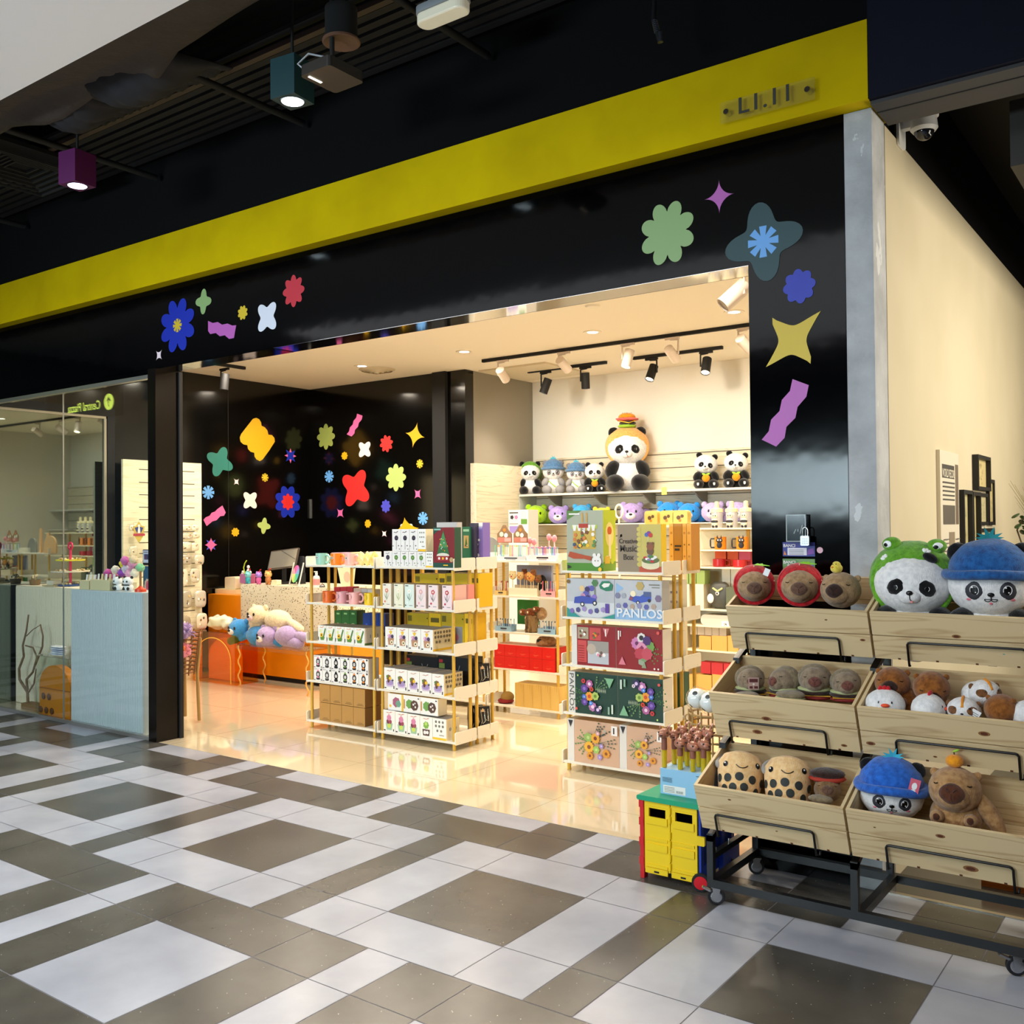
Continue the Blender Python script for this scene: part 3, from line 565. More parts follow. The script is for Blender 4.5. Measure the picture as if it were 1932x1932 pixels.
def crate(ci, ti):
    y, z = TIER[ti]; t = thing('wooden_crate', 'pine crate of the %s tier at the %s of the toy stand' % (TN[ti], CN[ci]), 'crate', (X1[ci], y, z), 0, 'pine crates of the stepped toy stand', TILT)
    mb = MB(); W, D, H, k = CW, .335, .21, .012
    mb.box((0, 0, -.102), (W, k, 0), pine); mb.box((0, 0, -H), (W, k, -.108), pine); mb.box((0, D-k, -.103), (W, D, 0), pine); mb.box((0, D-k, -H), (W, D, -.106), pine)
    for (a, b, s_) in KN.get((ti, ci), [(.3, -.05, .01)]):
        for q, (f, mt) in enumerate(((1.0, knot2), (.62, knot))): mb.prism([(a+s_*f*1.3*math.cos(x), -.0004-.0003*q, b+s_*f*.62*math.sin(x)) for x in [2*PI*i/12 for i in range(12)]], (0, -.0002, 0), mt)
    for i in range(4): mb.box((.09+i*.145, -.001, -H), (.10+i*.145, .004, -H+.007), knot)
    mb.build('slatted_walls', t)
    mb = MB(); mb.box((0, k+.0005, -H), (k, D-k-.0005, 0), pine_s); mb.build('side_panel', t)
    mb = MB(); mb.box((W-k, k+.0005, -H), (W, D-k-.0005, 0), pine_s); mb.build('side_panel', t)
    mb = MB()
    for i in range(4): mb.box((k+.001, .016+i*.078, -H), (W-k-.001, .016+i*.078+.07, -H+.01), pine)
    mb.build('bottom', t)
    x0, x1 = ((.075, .485) if ci == 0 else (.135, .56)); mb = MB(); Y_ = -.010
    mb.tube([(x0, -.005, -.232), (x0, Y_-.006, -.228), (x0, Y_, -.135), (x0+.005, Y_, -.127), (x0+.012, Y_, -.124), (x1-.012, Y_, -.124), (x1-.005, Y_, -.127), (x1, Y_, -.135), (x1, Y_-.006, -.228), (x1+.01, -.005, -.232), (x1+.012, .0, -.215)], .0048, blk, 8)
    mb.build('wire_rail', t)
for ci in range(3):
    for ti in range(3): crate(ci, ti)
t = thing('display_stand', 'black steel frame on casters carrying the stepped pine crates', 'stand', (-1.785, 3.83, 0))
XR = 1.86; mb = MB()
mb.box((0, 0, .078), (XR, .03, .112), blk); mb.box((0, .49, .078), (XR, .52, .112), blk)
for x in (0, .615, 1.24, XR-.03): mb.box((x, .03, .078), (x+.03, .49, .112), blk)
mb.box((0, .03, .19), (.025, .49, .215), blk); mb.box((XR-.03, .03, .19), (XR, .49, .215), blk)
for x in (0, .60, 1.225, XR-.03):
    mb.box((x, 0, .112), (x+.028, .028, .30), blk); mb.box((x, .49, .112), (x+.028, .518, 1.15), blk)
    for (y0, z0, y1, z1) in ((.0, .295, .30, .42), (.14, .66, .49, .80), (.30, 1.01, .49, 1.09)):
        mb.prism([(x, y0, z0), (x, y1, z1), (x, y1, z1-.025), (x, y0, z0-.025)], (.028, 0, 0), blk)
for x in (.03,):
    for y in (.06, .2): mb.tube([(.013, y, .215), (.013, y, .232)], .005, chrome, 6)
mb.build('frame', t)
rub = mat('rubber', '15151a', .6); zinc = mat('zinc', 'b4b6ba', .25, .9)
for (x, y) in ((.028, .03), (.028, .47), (1.17, .03), (1.17, .47), (1.8, .03), (1.8, .47)):
    c_ = thing_ = bpy.data.objects.new('caster', None); col.objects.link(c_); c_.parent = t; c_.location = (x, y, 0)
    mb = MB(); A = Matrix.Rotation(R(90), 3, 'X') @ Matrix.Identity(3); A = Matrix.Rotation(R(25), 3, 'Z') @ A
    mb.lathe([(.0001, -.011), (.026, -.012), (.033, -.012), (.036, -.006), (.036, .006), (.033, .012), (.026, .012), (.0001, .011)], rub, (0, 0, .036), 24, A); mb.build('wheel', c_)
    mb = MB(); mb.lathe([(.0001, -.014), (.02, -.0135), (.024, -.0125)], zinc, (0, 0, .036), 20, A); mb.lathe([(.024, .0125), (.02, .0135), (.0001, .014)], zinc, (0, 0, .036), 20, A); mb.build('hub', c_)
    mb = MB(); mb.T = Matrix.Rotation(R(25), 4, 'Z'); mb.box((-.022, -.018, .073), (.022, .018, .078), zinc); mb.prism([(-.012, -.018, .03), (.008, -.018, .03), (.018, -.018, .074), (-.016, -.018, .074)], (0, .003, 0), zinc); mb.prism([(-.012, .015, .03), (.008, .015, .03), (.018, .015, .074), (-.016, .015, .074)], (0, .003, 0), zinc); mb.build('fork', c_)
    if y < .1: mb = MB(); mb.T = Matrix.Rotation(R(25), 4, 'Z'); mb.prism([(-.02, -.012, .06), (-.055, -.012, .075), (-.06, -.012, .07), (-.022, -.012, .052)], (0, .022, 0), zinc); mb.build('brake_pedal', c_)
# ------------------------------------------------------------------ soft toys
F_white = fur('fur_white', 'f2f0ee', 'd9d8da'); F_black = fur('fur_black', '0d0c10', '050507'); F_green = fur('fur_frog_green', '6fae2c', '4f8a1e'); F_blue = fur('fur_blue', '2562a4', '17437c'); F_bright = fur('fur_bright_blue', '2c6fd2', '1c50a6')
F_capy = fur('fur_capybara', 'ad8c66', '8a6c4a'); F_tan = fur('fur_tan', 'bb9160', '94683c'); F_brown = fur('fur_brown', '9c5f26', '6f3d12'); F_snout = fur('fur_snout', '6e5040', '543629'); F_dsn = fur('fur_dark_snout', '3a221a', '24140f')
S_black = mat('smooth_black', '0a0a0c', .25); S_white = C('f4f4f4', .4); S_pink = C('e07b86', .6); S_grey = mat('charcoal_patch', '33333a', .7); F_red = fur('plush_red', 'd3202a', '9c1119'); F_yel = fur('plush_yellow', 'f3d24a', 'dcb22c'); F_or = fur('plush_orange', 'f2a01e', 'd87f10')
F_teal = C('1e8c93', .7); F_aqua = C('3cb6cf', .7); F_peach = fur('plush_peach', 'f2b468', 'dc9a50'); F_cream = fur('plush_cream', 'efe3c4', 'd8c8a2'); F_gry = fur('plush_grey', 'a5a29c', '8a8781'); F_lg = C('9cc83c', .7)
def ptag(o, lab): o['label'] = lab; return o
def face_arc(mb, c, r, d, pts, rad, m, E=None):    # thin embroidered line on an ellipsoid: pts are (u, v) offsets around direction d
    c = Vector(c); r = Vector(r) if not isinstance(r, (int, float)) else Vector((r, r, r)); d = Vector(d).normalized(); u = Vector((0, 0, 1)).cross(d).normalized(); v = d.cross(u); P = []
    for a, b in pts:
        w_ = (d+u*a+v*b).normalized(); p = Vector((w_.x*r.x, w_.y*r.y, w_.z*r.z))*1.012; P.append(c+(E @ p if E else p))
    mb.tube(P, rad, m, 6)
def arc(a0, a1, rx, ry, n=9, cx=0, cy=0): return [(cx+rx*math.cos(R(a0+(a1-a0)*i/n)), cy+ry*math.sin(R(a0+(a1-a0)*i/n))) for i in range(n+1)]
def panda(label, loc, rz, s, kind='plain', body=True, group=None, tilt=0, lo=False, dark=None):
    # s = half width of the head
    t = thing('panda_plush', label, 'soft toy', loc, rz, group); K = dict(su=16, sv=12) if lo else dict(su=36, sv=26); bk = dark or F_black
    E = Matrix.Rotation(tilt, 3, 'Y'); hr = Vector((1, .82, .86))*s; fz = .018*s
    mb = MB(); mb.ell((0, 0, 0), hr, F_white, E, fz=fz, fs=9/s, **K)
    cute = kind in ('blueberry', 'bighat', 'greyhat')
    if not cute: mb.ell(E @ Vector((-.03*s, -.66*s, -.30*s)), Vector((.30, .22, .22))*s, F_white, E, fz=fz, fs=9/s, **(dict(su=14, sv=10) if lo else dict(su=22, sv=16)))
    mb.build('head', t)
    for sg in (-1, 1):
        d = (sg*.40, -.9, -.10 if not cute else -.16); mb = MB()
        if kind == 'bighat' or kind == 'blueberry' or kind == 'greyhat':
            mb.patch((0, 0, 0), hr, d, .23, .31, S_grey if kind != 'greyhat' else C('77757c', .8), sg*.22, .02, E)
        else: mb.patch((0, 0, 0), hr, d, .22, .29, bk, sg*.6, .03, E, .02, fn=(lambda a: 1+.05*math.sin(7*a)))
        o = mb.build('eye_patch', t)
        mb = MB(); dd = (sg*.36, -.9, -.10 if not cute else -.13)
        mb.patch((0, 0, 0), hr, dd, .075 if not cute else .12, .085 if not cute else .16, S_black, 0, .055 if not cute else .03, E)
        if cute: mb.patch((0, 0, 0), hr, (dd[0]-.05, dd[1], dd[2]+.08), .03, .03, S_white, 0, .045, E, n=10); mb.patch((0, 0, 0), hr, (dd[0]+.03, dd[1], dd[2]-.06), .02, .02, S_white, 0, .045, E, n=10); face_arc(mb, (0, 0, 0), hr*1.02, dd, arc(-60, 200, .105, .14), .009*s, S_white, E)
        else: face_arc(mb, (0, 0, 0), hr*1.05, dd, arc(-60, 60, .06, .07), .006*s, S_white, E)
        mb.build('eye', t)
        # ear
        if kind not in ('frog',):
            mb = MB(); zz = .72 if kind == 'plain' or kind == 'orange' else .80; ex = .66 if kind in ('plain', 'orange', 'burger') else .74
            mb.ell(E @ Vector((sg*ex*s, .05*s, zz*s)), Vector((.27, .15, .27))*s, bk if kind != 'greyhat' else C('77757c', .8), E @ Matrix.Rotation(sg*.4, 3, 'Y'), fz=fz, fs=9/s, **(dict(su=12, sv=8) if lo else dict(su=24, sv=16))); mb.build('ear', t)
    mb = MB()
    if cute:
        mb.patch((0, 0, 0), hr, (0, -1, -.28), .085, .07, S_black, 0, .03, E); face_arc(mb, (0, 0, 0), hr, (0, -1, -.42), [(0, .08), (0, 0)], .012*s, S_black, E)
        face_arc(mb, (0, 0, 0), hr, (0, -1, -.50), arc(180, 360, .075, .07, cx=.075, cy=.05)+arc(180, 360, .075, .07, cx=-.075, cy=.05)[::1], .011*s, S_black, E)
        mb.patch((0, 0, 0), hr, (0, -1, -.62), .045, .05, S_pink, 0, .012, E)
        for sg in (-1, 1): mb.patch((0, 0, 0), hr, (sg*.60, -.9, -.50), .075, .045, S_pink, 0, .012, E)
    else:
        q = E @ Vector((-.03*s, -.87*s, -.22*s)); mb.ell(q, Vector((.085, .05, .065))*s, S_black, su=14, sv=10)
        mb.tube([q+Vector((0, -.02*s, -.05*s)), q+Vector((.01*s, -.01*s, -.16*s)), q+Vector((.04*s, .01*s, -.20*s))], .013*s, S_black, 6); mb.ell(q+Vector((.05*s, .02*s, -.23*s)), Vector((.045, .02, .035))*s, C('d98a84', .6), su=10, sv=8)
    mb.build('nose_and_mouth', t)
    if kind == 'frog':
        mb = MB(); mb.ell((0, .27*s, .08*s), Vector((1.13, .92, 1.06))*s, F_green, E, fz=.03*s, fs=4/s, **K)
        P = []
        for i in range(40):
            a = 2*PI*i/40; v = Vector((.985*s*math.cos(a), -.13*s, .02*s+(.90 if math.sin(a) > 0 else .95)*s*math.sin(a))); P.append(E @ v)
        mb.tube(P, .085*s, F_green, 10, closed=True); o = mb.build('frog_hood', t)
        for sg in (-1, 1):
            mb = MB(); c_ = E @ Vector((sg*.56*s, .02*s, 1.02*s)); mb.ell(c_, Vector((.25, .2, .2))*s, F_green, fz=.01*s, fs=6/s, su=24, sv=16); mb.patch(c_, Vector((.25, .2, .2))*s, (sg*.35-.2, -1, .05), .62, .55, S_white, 0, .02); mb.patch(c_, Vector((.25, .2, .2))*s, (sg*.35-.42, -1, -.1), .3, .3, S_black, 0, .05); mb.build('frog_eye', t)
        mb = MB()
        for (dx, dz) in ((-.72, .62), (.30, .80)):
            for i in range(5): a = 2*PI*i/5; mb.patch((0, .27*s, .08*s), Vector((1.13, .92, 1.06))*s, (dx+.07*math.cos(a), -.62, dz+.07*math.sin(a)), .04, .04, S_white, 0, .04, E, n=8)
        mb.build('flower_patch', t)
        mb = MB(); mb.ell(E @ Vector((.42*s, -.44*s, .72*s)), Vector((.2, .1, .12))*s, F_black, Matrix.Rotation(.5, 3, 'Y'), su=14, sv=10); mb.build('ear', t)
    if kind in ('bighat', 'blueberry', 'greyhat'):
        hb = {'bighat': F_blue, 'blueberry': F_bright, 'greyhat': fur('fur_dusty_blue', '5b83ae', '43678e')}[kind]
        mb = MB(); mb.ell((0, .05*s, .40*s), Vector((.98, .88, .78))*s, hb, E, fz=.03*s, fs=4/s, fn=(lambda v, p: p if v.z > -.3 else Vector((p.x, p.y, -.3*.78*s))), **K)
        P = [E @ Vector((1.04*s*math.cos(a), .0*s+.95*s*math.sin(a), (.26+.02*math.sin(3*a)-(.05 if kind == 'blueberry' else 0)*math.cos(a)**2)*s)) for a in [2*PI*i/48 for i in range(48)]]
        mb.tube(P, .125*s if kind != 'blueberry' else .15*s, hb, 12, closed=True); mb.build('hat', t)
        mb = MB(); b_ = E @ Vector((0, -.02*s, 1.16*s)); n_ = 6
        for i in range(n_):
            a = PI*(-.08+1.16*i/(n_-1)); L_ = .36*s; u = Vector((math.cos(a), -.25, max(.12, math.sin(a)))).normalized(); w_ = Vector((0, 0, 1)).cross(u); w_ = (w_.normalized() if w_.length > .1 else Vector((1, 0, 0)))*.10*s
            sd = u.cross(Vector((0, 1, 0))).normalized()*.09*s
            mb.prism([b_+sd, b_+u*L_, b_-sd], (0, .02*s, 0), F_teal if kind == 'bighat' else F_aqua)
        mb.build('leaf_crown', t)
    if kind == 'burger':
        mb = MB(); mb.ell((0, .18*s, .10*s), Vector((1.10, .9, 1.0))*s, F_peach, E, fz=.02*s, fs=4/s, **K)
        P = [E @ Vector((.97*s*math.cos(a), -.18*s, .03*s+.88*s*math.sin(a))) for a in [2*PI*i/36 for i in range(36)]]; mb.tube(P, .08*s, F_peach, 8, closed=True); mb.build('bun_hood', t)
        mb = MB(); z0 = 1.1*s; mb.ell((0, 0, z0), Vector((.46, .42, .1))*s, F_lg, fz=.06*s, fs=14/s, su=24, sv=10); mb.ell((.03*s, 0, z0+.14*s), Vector((.42, .4, .11))*s, F_dsn, su=24, sv=10)
        mb.prism([(-.4*s, -.38*s, z0+.22*s), (.1*s, -.5*s, z0+.1*s), (.42*s, -.3*s, z0+.24*s), (.3*s, .35*s, z0+.24*s), (-.35*s, .35*s, z0+.24*s)], (0, 0, .03*s), C('f0c020', .6)); mb.ell((.02*s, 0, z0+.34*s), Vector((.56, .5, .09))*s, C('e0696a', .7), fz=.08*s, fs=12/s, su=28, sv=10)
        mb.ell((0, 0, z0+.46*s), Vector((.42, .4, .2))*s, F_or, su=24, sv=12)
        for (a, b) in ((-.1, .0), (.15, .05), (0, -.2), (-.2, -.22), (.22, -.2)): mb.ell((a*s, b*s-.05*s, z0+.655*s-.4*abs(b)*.3*s), (.025*s, .025*s, .012*s), S_black, su=8, sv=6)
        mb.build('burger_topper', t)
    if kind == 'greenhood':
        mb = MB(); mb.ell((0, .22*s, .05*s), Vector((1.1, .9, 1.05))*s, F_green, E, fz=.02*s, fs=4/s, **K); mb.build('hood', t)
    if body:
        bl = {'greyhat': C('8e8d90', .8)}.get(kind, bk); q = dict(su=14, sv=10) if lo else dict(su=28, sv=20)
        mb = MB(); mb.ell((0, .12*s, -1.28*s), Vector((.84, .66, .85))*s, F_white if kind != 'orange' else bk, fz=fz, fs=8/s, **q); mb.build('body', t)
        for sg in (-1, 1):
            mb = MB(); mb.ell((sg*.74*s, -.22*s, -1.02*s), Vector((.33, .36, .46))*s, bl, Matrix.Rotation(sg*-.55, 3, 'Y'), fz=fz, fs=8/s, **q); mb.build('arm', t)
            if body == 2: continue
            mb = MB(); c_ = Vector((sg*.62*s, -.55*s, -1.72*s)); mb.ell(c_, Vector((.42, .60, .42))*s, bl, Matrix.Rotation(sg*-.45, 3, 'Z'), fz=fz, fs=8/s, **q)
            if kind == 'orange':
                for (a, b, r_) in ((0, -.05, .2), (-.18, .2, .06), (0, .26, .06), (.18, .2, .06)): mb.patch(c_, Vector((.42, .60, .42))*s, (a+sg*.15, -1, b), r_*1.2, r_*1.5, S_white, 0, .03, n=10)
            mb.build('leg', t)
        if kind == 'orange':
            mb = MB(); c_ = Vector((0, -.66*s, -1.22*s)); mb.ell(c_, Vector((.34, .2, .34))*s, F_or, su=16, sv=12); mb.build('orange_pouch', t)
            mb = MB(); [mb.ell(c_+Vector((a*s, -.05*s, .34*s)), Vector((.2, .06, .1))*s, F_lg, Matrix.Rotation(b, 3, 'Y'), su=10, sv=6) for a, b in ((-.16, .4), (.16, -.4))]; mb.build('leaf', t)
        if kind in ('greyhat', 'bighat', 'blueberry'):
            mb = MB(); mb.tube([(-.55*s, -.3*s, -.75*s), (-.2*s, -.52*s, -1.15*s), (.25*s, -.58*s, -1.5*s)], .05*s, F_lg, 6); mb.ell((.33*s, -.6*s, -1.6*s), Vector((.17, .06, .17))*s, F_cream if kind == 'greyhat' else F_teal, su=14, sv=8); mb.build('shoulder_bag', t)
    return t
def face(loc): return math.atan2(-loc.x, loc.y)
def pl(px, py, Y): return at(px, py, Y)
# top tier
L_ = pl(1722, 1100, 4.20); panda('panda soft toy in a green frog hood, in the top centre crate', L_, face(L_)-.05, .152, 'frog', 2, tilt=.05)
L_ = pl(1868, 1102, 4.20); panda('panda soft toy in a dark blue hat with teal leaves, in the top centre crate', L_, face(L_)+.02, .152, 'bighat', 2)
L_ = pl(1682, 1496, 3.90); panda('panda soft toy in a bright blue hat with pink tag, in the bottom centre crate', L_, face(L_)+.02, .118, 'blueberry', False, tilt=.05)
t = [o for o in col.objects if o.get('label', '').startswith('panda soft toy in a bright blue')][0]
mb = MB(); s = .118; mb.T = Matrix.Translation((.66*s, -.85*s, .48*s)) @ Matrix.Rotation(.25, 4, 'Y'); mb.box((-.018, 0, -.027), (.018, .002, .027), C('d9657a', .6)); mb.art((-.018, -.0002, -.027), (.036, 0, 0), (0, 0, .054), [(disc(.5, .5, .26), S_white), (rect(.3, .15, .7, .25), S_white)]); mb.build('price_tag', t)
mb = MB(); mb.ell((0, .1*s, -1.15*s), Vector((.7, .6, .55))*s, F_black, su=24, sv=14); mb.build('body', t)
def capy(label, loc, rz, s, fm=F_capy, sn=F_snout, hood=None, sleepy=True, tilt=0, body=None, group=None, wide=.40, roll=0, top=None, ear=1, snz=.04, snr=1):
    t = thing('capybara_plush', label, 'soft toy', loc, rz, group); E = Matrix.Rotation(roll, 3, 'Y') @ Matrix.Rotation(tilt, 3, 'X'); hr = Vector((1, 1.05, .92))*s
    f = lambda v, p: Vector((p.x*(1-.14*max(0, -v.z)), p.y, p.z))
    mb = MB(); mb.ell((0, 0, 0), hr, fm, E, fz=.02*s, fs=9/s, su=36, sv=26); mb.ell(E @ Vector((0, -.58*s, -.22*s)), Vector((.66, .60, .60))*s, fm, E, fz=.02*s, fs=9/s, su=28, sv=20); mb.build('head', t)
    mb = MB(); c_ = E @ Vector((0, -.62*s, -.22*s)); rr = Vector((.66, .60, .60))*s
    mb.patch(c_, rr, (0, -1, snz), .86*snr, .74*snr, sn, 0, .03, E, .05, n=28, fn=lambda a: 1+.06*math.cos(4*a))
    mb.build('snout', t)
    mb = MB()
    for sg in (-1, 1): face_arc(mb, c_, rr*1.08, (0, -1, .06), [(sg*.30, .22), (sg*.16, .12), (sg*.08, .02)], .018*s, F_dsn if sn is not F_dsn else S_black, E)
    face_arc(mb, c_, rr*1.08, (0, -1, -.1), [(0, .12), (0, -.25)], .014*s, F_dsn if sn is not F_dsn else S_black, E); mb.build('nostrils', t)
    for sg in (-1, 1):
        mb = MB(); mb.ell(E @ Vector((sg*.80*s, .1*s, .62*s)), Vector((.17, .10, .18))*s*ear, fm, E, fz=.01*s, fs=9/s, su=16, sv=12); mb.build('ear', t)
        mb = MB(); face_arc(mb, (0, 0, 0), hr*1.01, (sg*.62, -.8, .20), arc(200, 340, .10, .05), .022*s, S_black, E); mb.build('eye', t)
    if hood:
        mb = MB(); mb.ell((0, .34*s, .12*s), Vector((1.22, .95, 1.16))*s, hood, E, fz=.02*s, fs=5/s, su=32, sv=22); P = [E @ Vector((1.10*s*math.cos(a), -.02*s, .05*s+1.06*s*math.sin(a))) for a in [2*PI*i/36 for i in range(36)]]; mb.tube(P, .12*s, hood, 10, closed=True)
        for (a, b) in ((.5, .8), (-.5, .85), (.95, .3), (.0, 1.1)): mb.ell((a*1.2*s, -.05*s, b*1.08*s), (.03*s, .03*s, .05*s), F_cream, su=8, sv=6)
        mb.build('strawberry_hood', t)
        mb = MB(); [mb.prism([(a*s, -.1*s, 1.25*s), (b*s, -.25*s, 1.20*s), (c2*s, .1*s, 1.32*s)], (0, 0, .03*s), C('8fd42f', .6)) for a, b, c2 in ((.0, .9, .2), (.1, .55, .5))]; mb.build('leaf', t)
    if top == 'duck':
        mb = MB(); c0 = Vector((-.10*s, -.30*s, 1.12*s)); mb.ell(c0, Vector((.30, .30, .26))*s, fur('duck_yellow', 'f2dc62', 'd9bc3c'), su=18, sv=12); mb.ell(c0+Vector((0, 0, .16*s)), Vector((.22, .22, .2))*s, fur('duck_yellow', 'f2dc62', 'd9bc3c'), su=18, sv=12)
        mb.ell(c0+Vector((-.14*s, -.22*s, .06*s)), Vector((.10, .12, .04))*s, C('f29a2e', .6), su=12, sv=8); [mb.ell(c0+Vector((a*s, -.20*s, .22*s)), .03*s, S_black, su=8, sv=6) for a in (-.14, .04)]; mb.build('duckling', t)
    if top == 'orange':
        mb = MB(); c0 = Vector((.0, -.05*s, 1.16*s)); mb.ell(c0, Vector((.34, .32, .27))*s, F_or, su=24, sv=16); mb.build('orange', t)
        mb = MB(); mb.tube([c0+Vector((0, 0, .25*s)), c0+Vector((-.02*s, 0, .38*s))], .03*s, C('3a2a14', .6), 6); mb.ell(c0+Vector((.06*s, 0, .42*s)), Vector((.14, .05, .05))*s, F_lg, Matrix.Rotation(-.4, 3, 'Y'), su=12, sv=8); mb.build('leaf', t)
    if body:
        mb = MB(); mb.ell((body[0]*s, .25*s, -1.15*s), Vector((1.0, .8, .95))*s, fm, fz=.02*s, fs=8/s, su=30, sv=20); mb.build('body', t)
        for sg in (-1, 1): mb = MB(); mb.ell((sg*.62*s, -.55*s, -1.02*s), Vector((.27, .3, .27))*s, fm, fz=.02*s, fs=8/s, su=20, sv=14); mb.ell((sg*.62*s, -.78*s, -.98*s), Vector((.14, .1, .15))*s, sn, su=14, sv=10); mb.build('paw', t)
        if body[1]: mb = MB(); mb.ell((1.25*s, .1*s, -.85*s), Vector((.34, .34, .95))*s, fm, Matrix.Rotation(-.55, 3, 'Y'), fz=.02*s, fs=8/s, su=24, sv=16); mb.build('arm', t)
    return t
L_ = pl(1423, 1106, 4.20); capy('brown capybara soft toy in a red hood, leftmost in the top crate', L_, face(L_), .076, hood=F_red, tilt=-.15)
L_ = pl(1509, 1106, 4.19); capy('brown capybara soft toy in a red hood with green leaf, second in the top crate', L_, face(L_)-.05, .080, hood=F_red, tilt=-.12)
L_ = pl(1586, 1113, 4.19); capy('brown capybara soft toy with yellow duckling on its head', L_, face(L_)-.3, .083, sn=F_dsn, tilt=-.2, top='duck')
mb = MB(); mb.box((-.012, 0, -.02), (.012, .0015, .012), S_white); q = pl(1447, 1078, 4.10); o = mb.build('cloth_label', loc=tuple(q)); tag(o, 'small white cloth label on the leftmost red hooded toy', 'label'); o.rotation_euler = (0, .4, .2)
# middle tier, left: four toys wrapped in a cloth burger
def burger_capy(label, px, py, rz, s, roll=0):
    L_ = pl(px, py, 4.05); t = capy(label, L_, face(L_)+rz, s, fur('fur_greyish', '97836a', '766350'), fur('fur_reddish', '7a4a3e', '5a302a'), tilt=-.25, roll=roll)
    mb = MB(); s_ = s; mb.ell((0, .35*s, .12*s), Vector((1.12, .8, .98))*s, fur('bun_olive', '8c7c60', '6f614a'), fz=.04*s, fs=7/s, su=24, sv=16); mb.build('bun', t)
    mb = MB(); mb.ell((0, .05*s, -.55*s), Vector((1.15, 1.0, .22))*s, C('a9ad7c', .8), fz=.10*s, fs=9/s, su=30, sv=8); mb.ell((0, .05*s, -.74*s), Vector((1.2, 1.02, .22))*s, F_dsn, fz=.05*s, fs=7/s, su=30, sv=8); mb.build('filling', t)
    mb = MB(); mb.prism([(-1.0*s, -.75*s, -.95*s), (1.0*s, -.75*s, -.95*s), (.9*s, .7*s, -.95*s), (-.9*s, .7*s, -.95*s)], (0, 0, .06*s), C('cf9a2a', .7)); mb.ell((0, .05*s, -1.08*s), Vector((1.15, 1.0, .2))*s, C('7f1f1c', .8), fz=.06*s, fs=8/s, su=28, sv=8); mb.build('cheese_and_tomato', t)
    return t
t = burger_capy('greyish capybara burger soft toy with paper tag, leftmost in middle crate', 1416, 1284, .15, .058, .1)
mb = MB(); mb.box((-.022, -.085, -.026), (.022, -.083, .026), C('b8968a', .7)); mb.art((-.022, -.0852, -.026), (.044, 0, 0), (0, 0, .052), [(rect(.1, .62, .9, .9), C('5a2c2c')), (rect(.1, .1, .4, .3), C('5a2c2c')), (rect(.55, .1, .9, .3), C('5a2c2c')), (disc(.5, .45, .1), C('e8d8cc'))]); mb.build('paper_tag', t)
burger_capy('greyish capybara burger soft toy turned sideways, second in middle crate', 1478, 1285, -.8, .058, -.2)
burger_capy('greyish capybara burger soft toy facing front, third in middle crate', 1537, 1284, 0, .062, 0)
burger_capy('greyish capybara burger soft toy, rightmost in middle crate', 1596, 1291, .1, .056, -.1)
for (px, py, s, lb) in ((1492, 1311, .062, 'loose cloth bun with green rim lying at the front of the middle crate'), (1410, 1312, .055, 'loose brown cloth bun at the left front of the middle crate')):
    q = pl(px, py, 3.94); mb = MB(); mb.ell((0, 0, 0), (s, s*.8, s*.3), fur('bun_olive', '8c7c60', '6f614a'), fz=.1*s, fs=20, su=24, sv=12); mb.ell((0, 0, -.012), (s*1.05, s*.85, s*.16), C('a9ad7c', .8), fz=.12*s, fs=25, su=24, sv=8); tag(mb.build('cloth_bun', loc=tuple(q)), lb, 'soft toy')
# middle tier, centre
L_ = pl(1684, 1288, 4.06); capy('dark snouted brown capybara soft toy at the left of the centre crate', L_, face(L_)-.15, .068, F_brown, F_dsn, tilt=-.1, body=(.5, 0))
L_ = pl(1757, 1297, 4.06); capy('dark snouted brown capybara soft toy in the middle of the centre crate', L_, face(L_)+.1, .068, F_brown, F_dsn, tilt=.25, body=(0, 0))
def chicken(label, px, py, s, rz):
    L_ = pl(px, py, 3.96); t = thing('chicken_plush', label, 'soft toy', L_, face(L_)+rz); r = Vector((1, .9, .85))*s
    mb = MB(); mb.ell((0, 0, 0), r, F_white, fz=.02*s, fs=9/s, su=32, sv=24); mb.build('body', t)
    mb = MB(); [mb.ell((a*s, -.1*s, (.86-.1*abs(a))*s), Vector((.13, .08, .18))*s, F_red, su=12, sv=8) for a in (-.22, -.02, .16)]; mb.build('comb', t)
    mb = MB(); mb.ell((0, -.9*s, .12*s), Vector((.22, .14, .10))*s, C('e8502a', .6), su=16, sv=10); mb.build('beak', t)
    for sg in (-1, 1): mb = MB(); mb.patch((0, 0, 0), r, (sg*.36, -1, .35), .04, .085, S_black, 0, .02, n=10); mb.build('eye', t)
    return t
chicken('white chicken soft toy with red comb facing front', 1670, 1330, .075, 0); chicken('white chicken soft toy seen from the side with red comb', 1752, 1338, .070, 1.3)
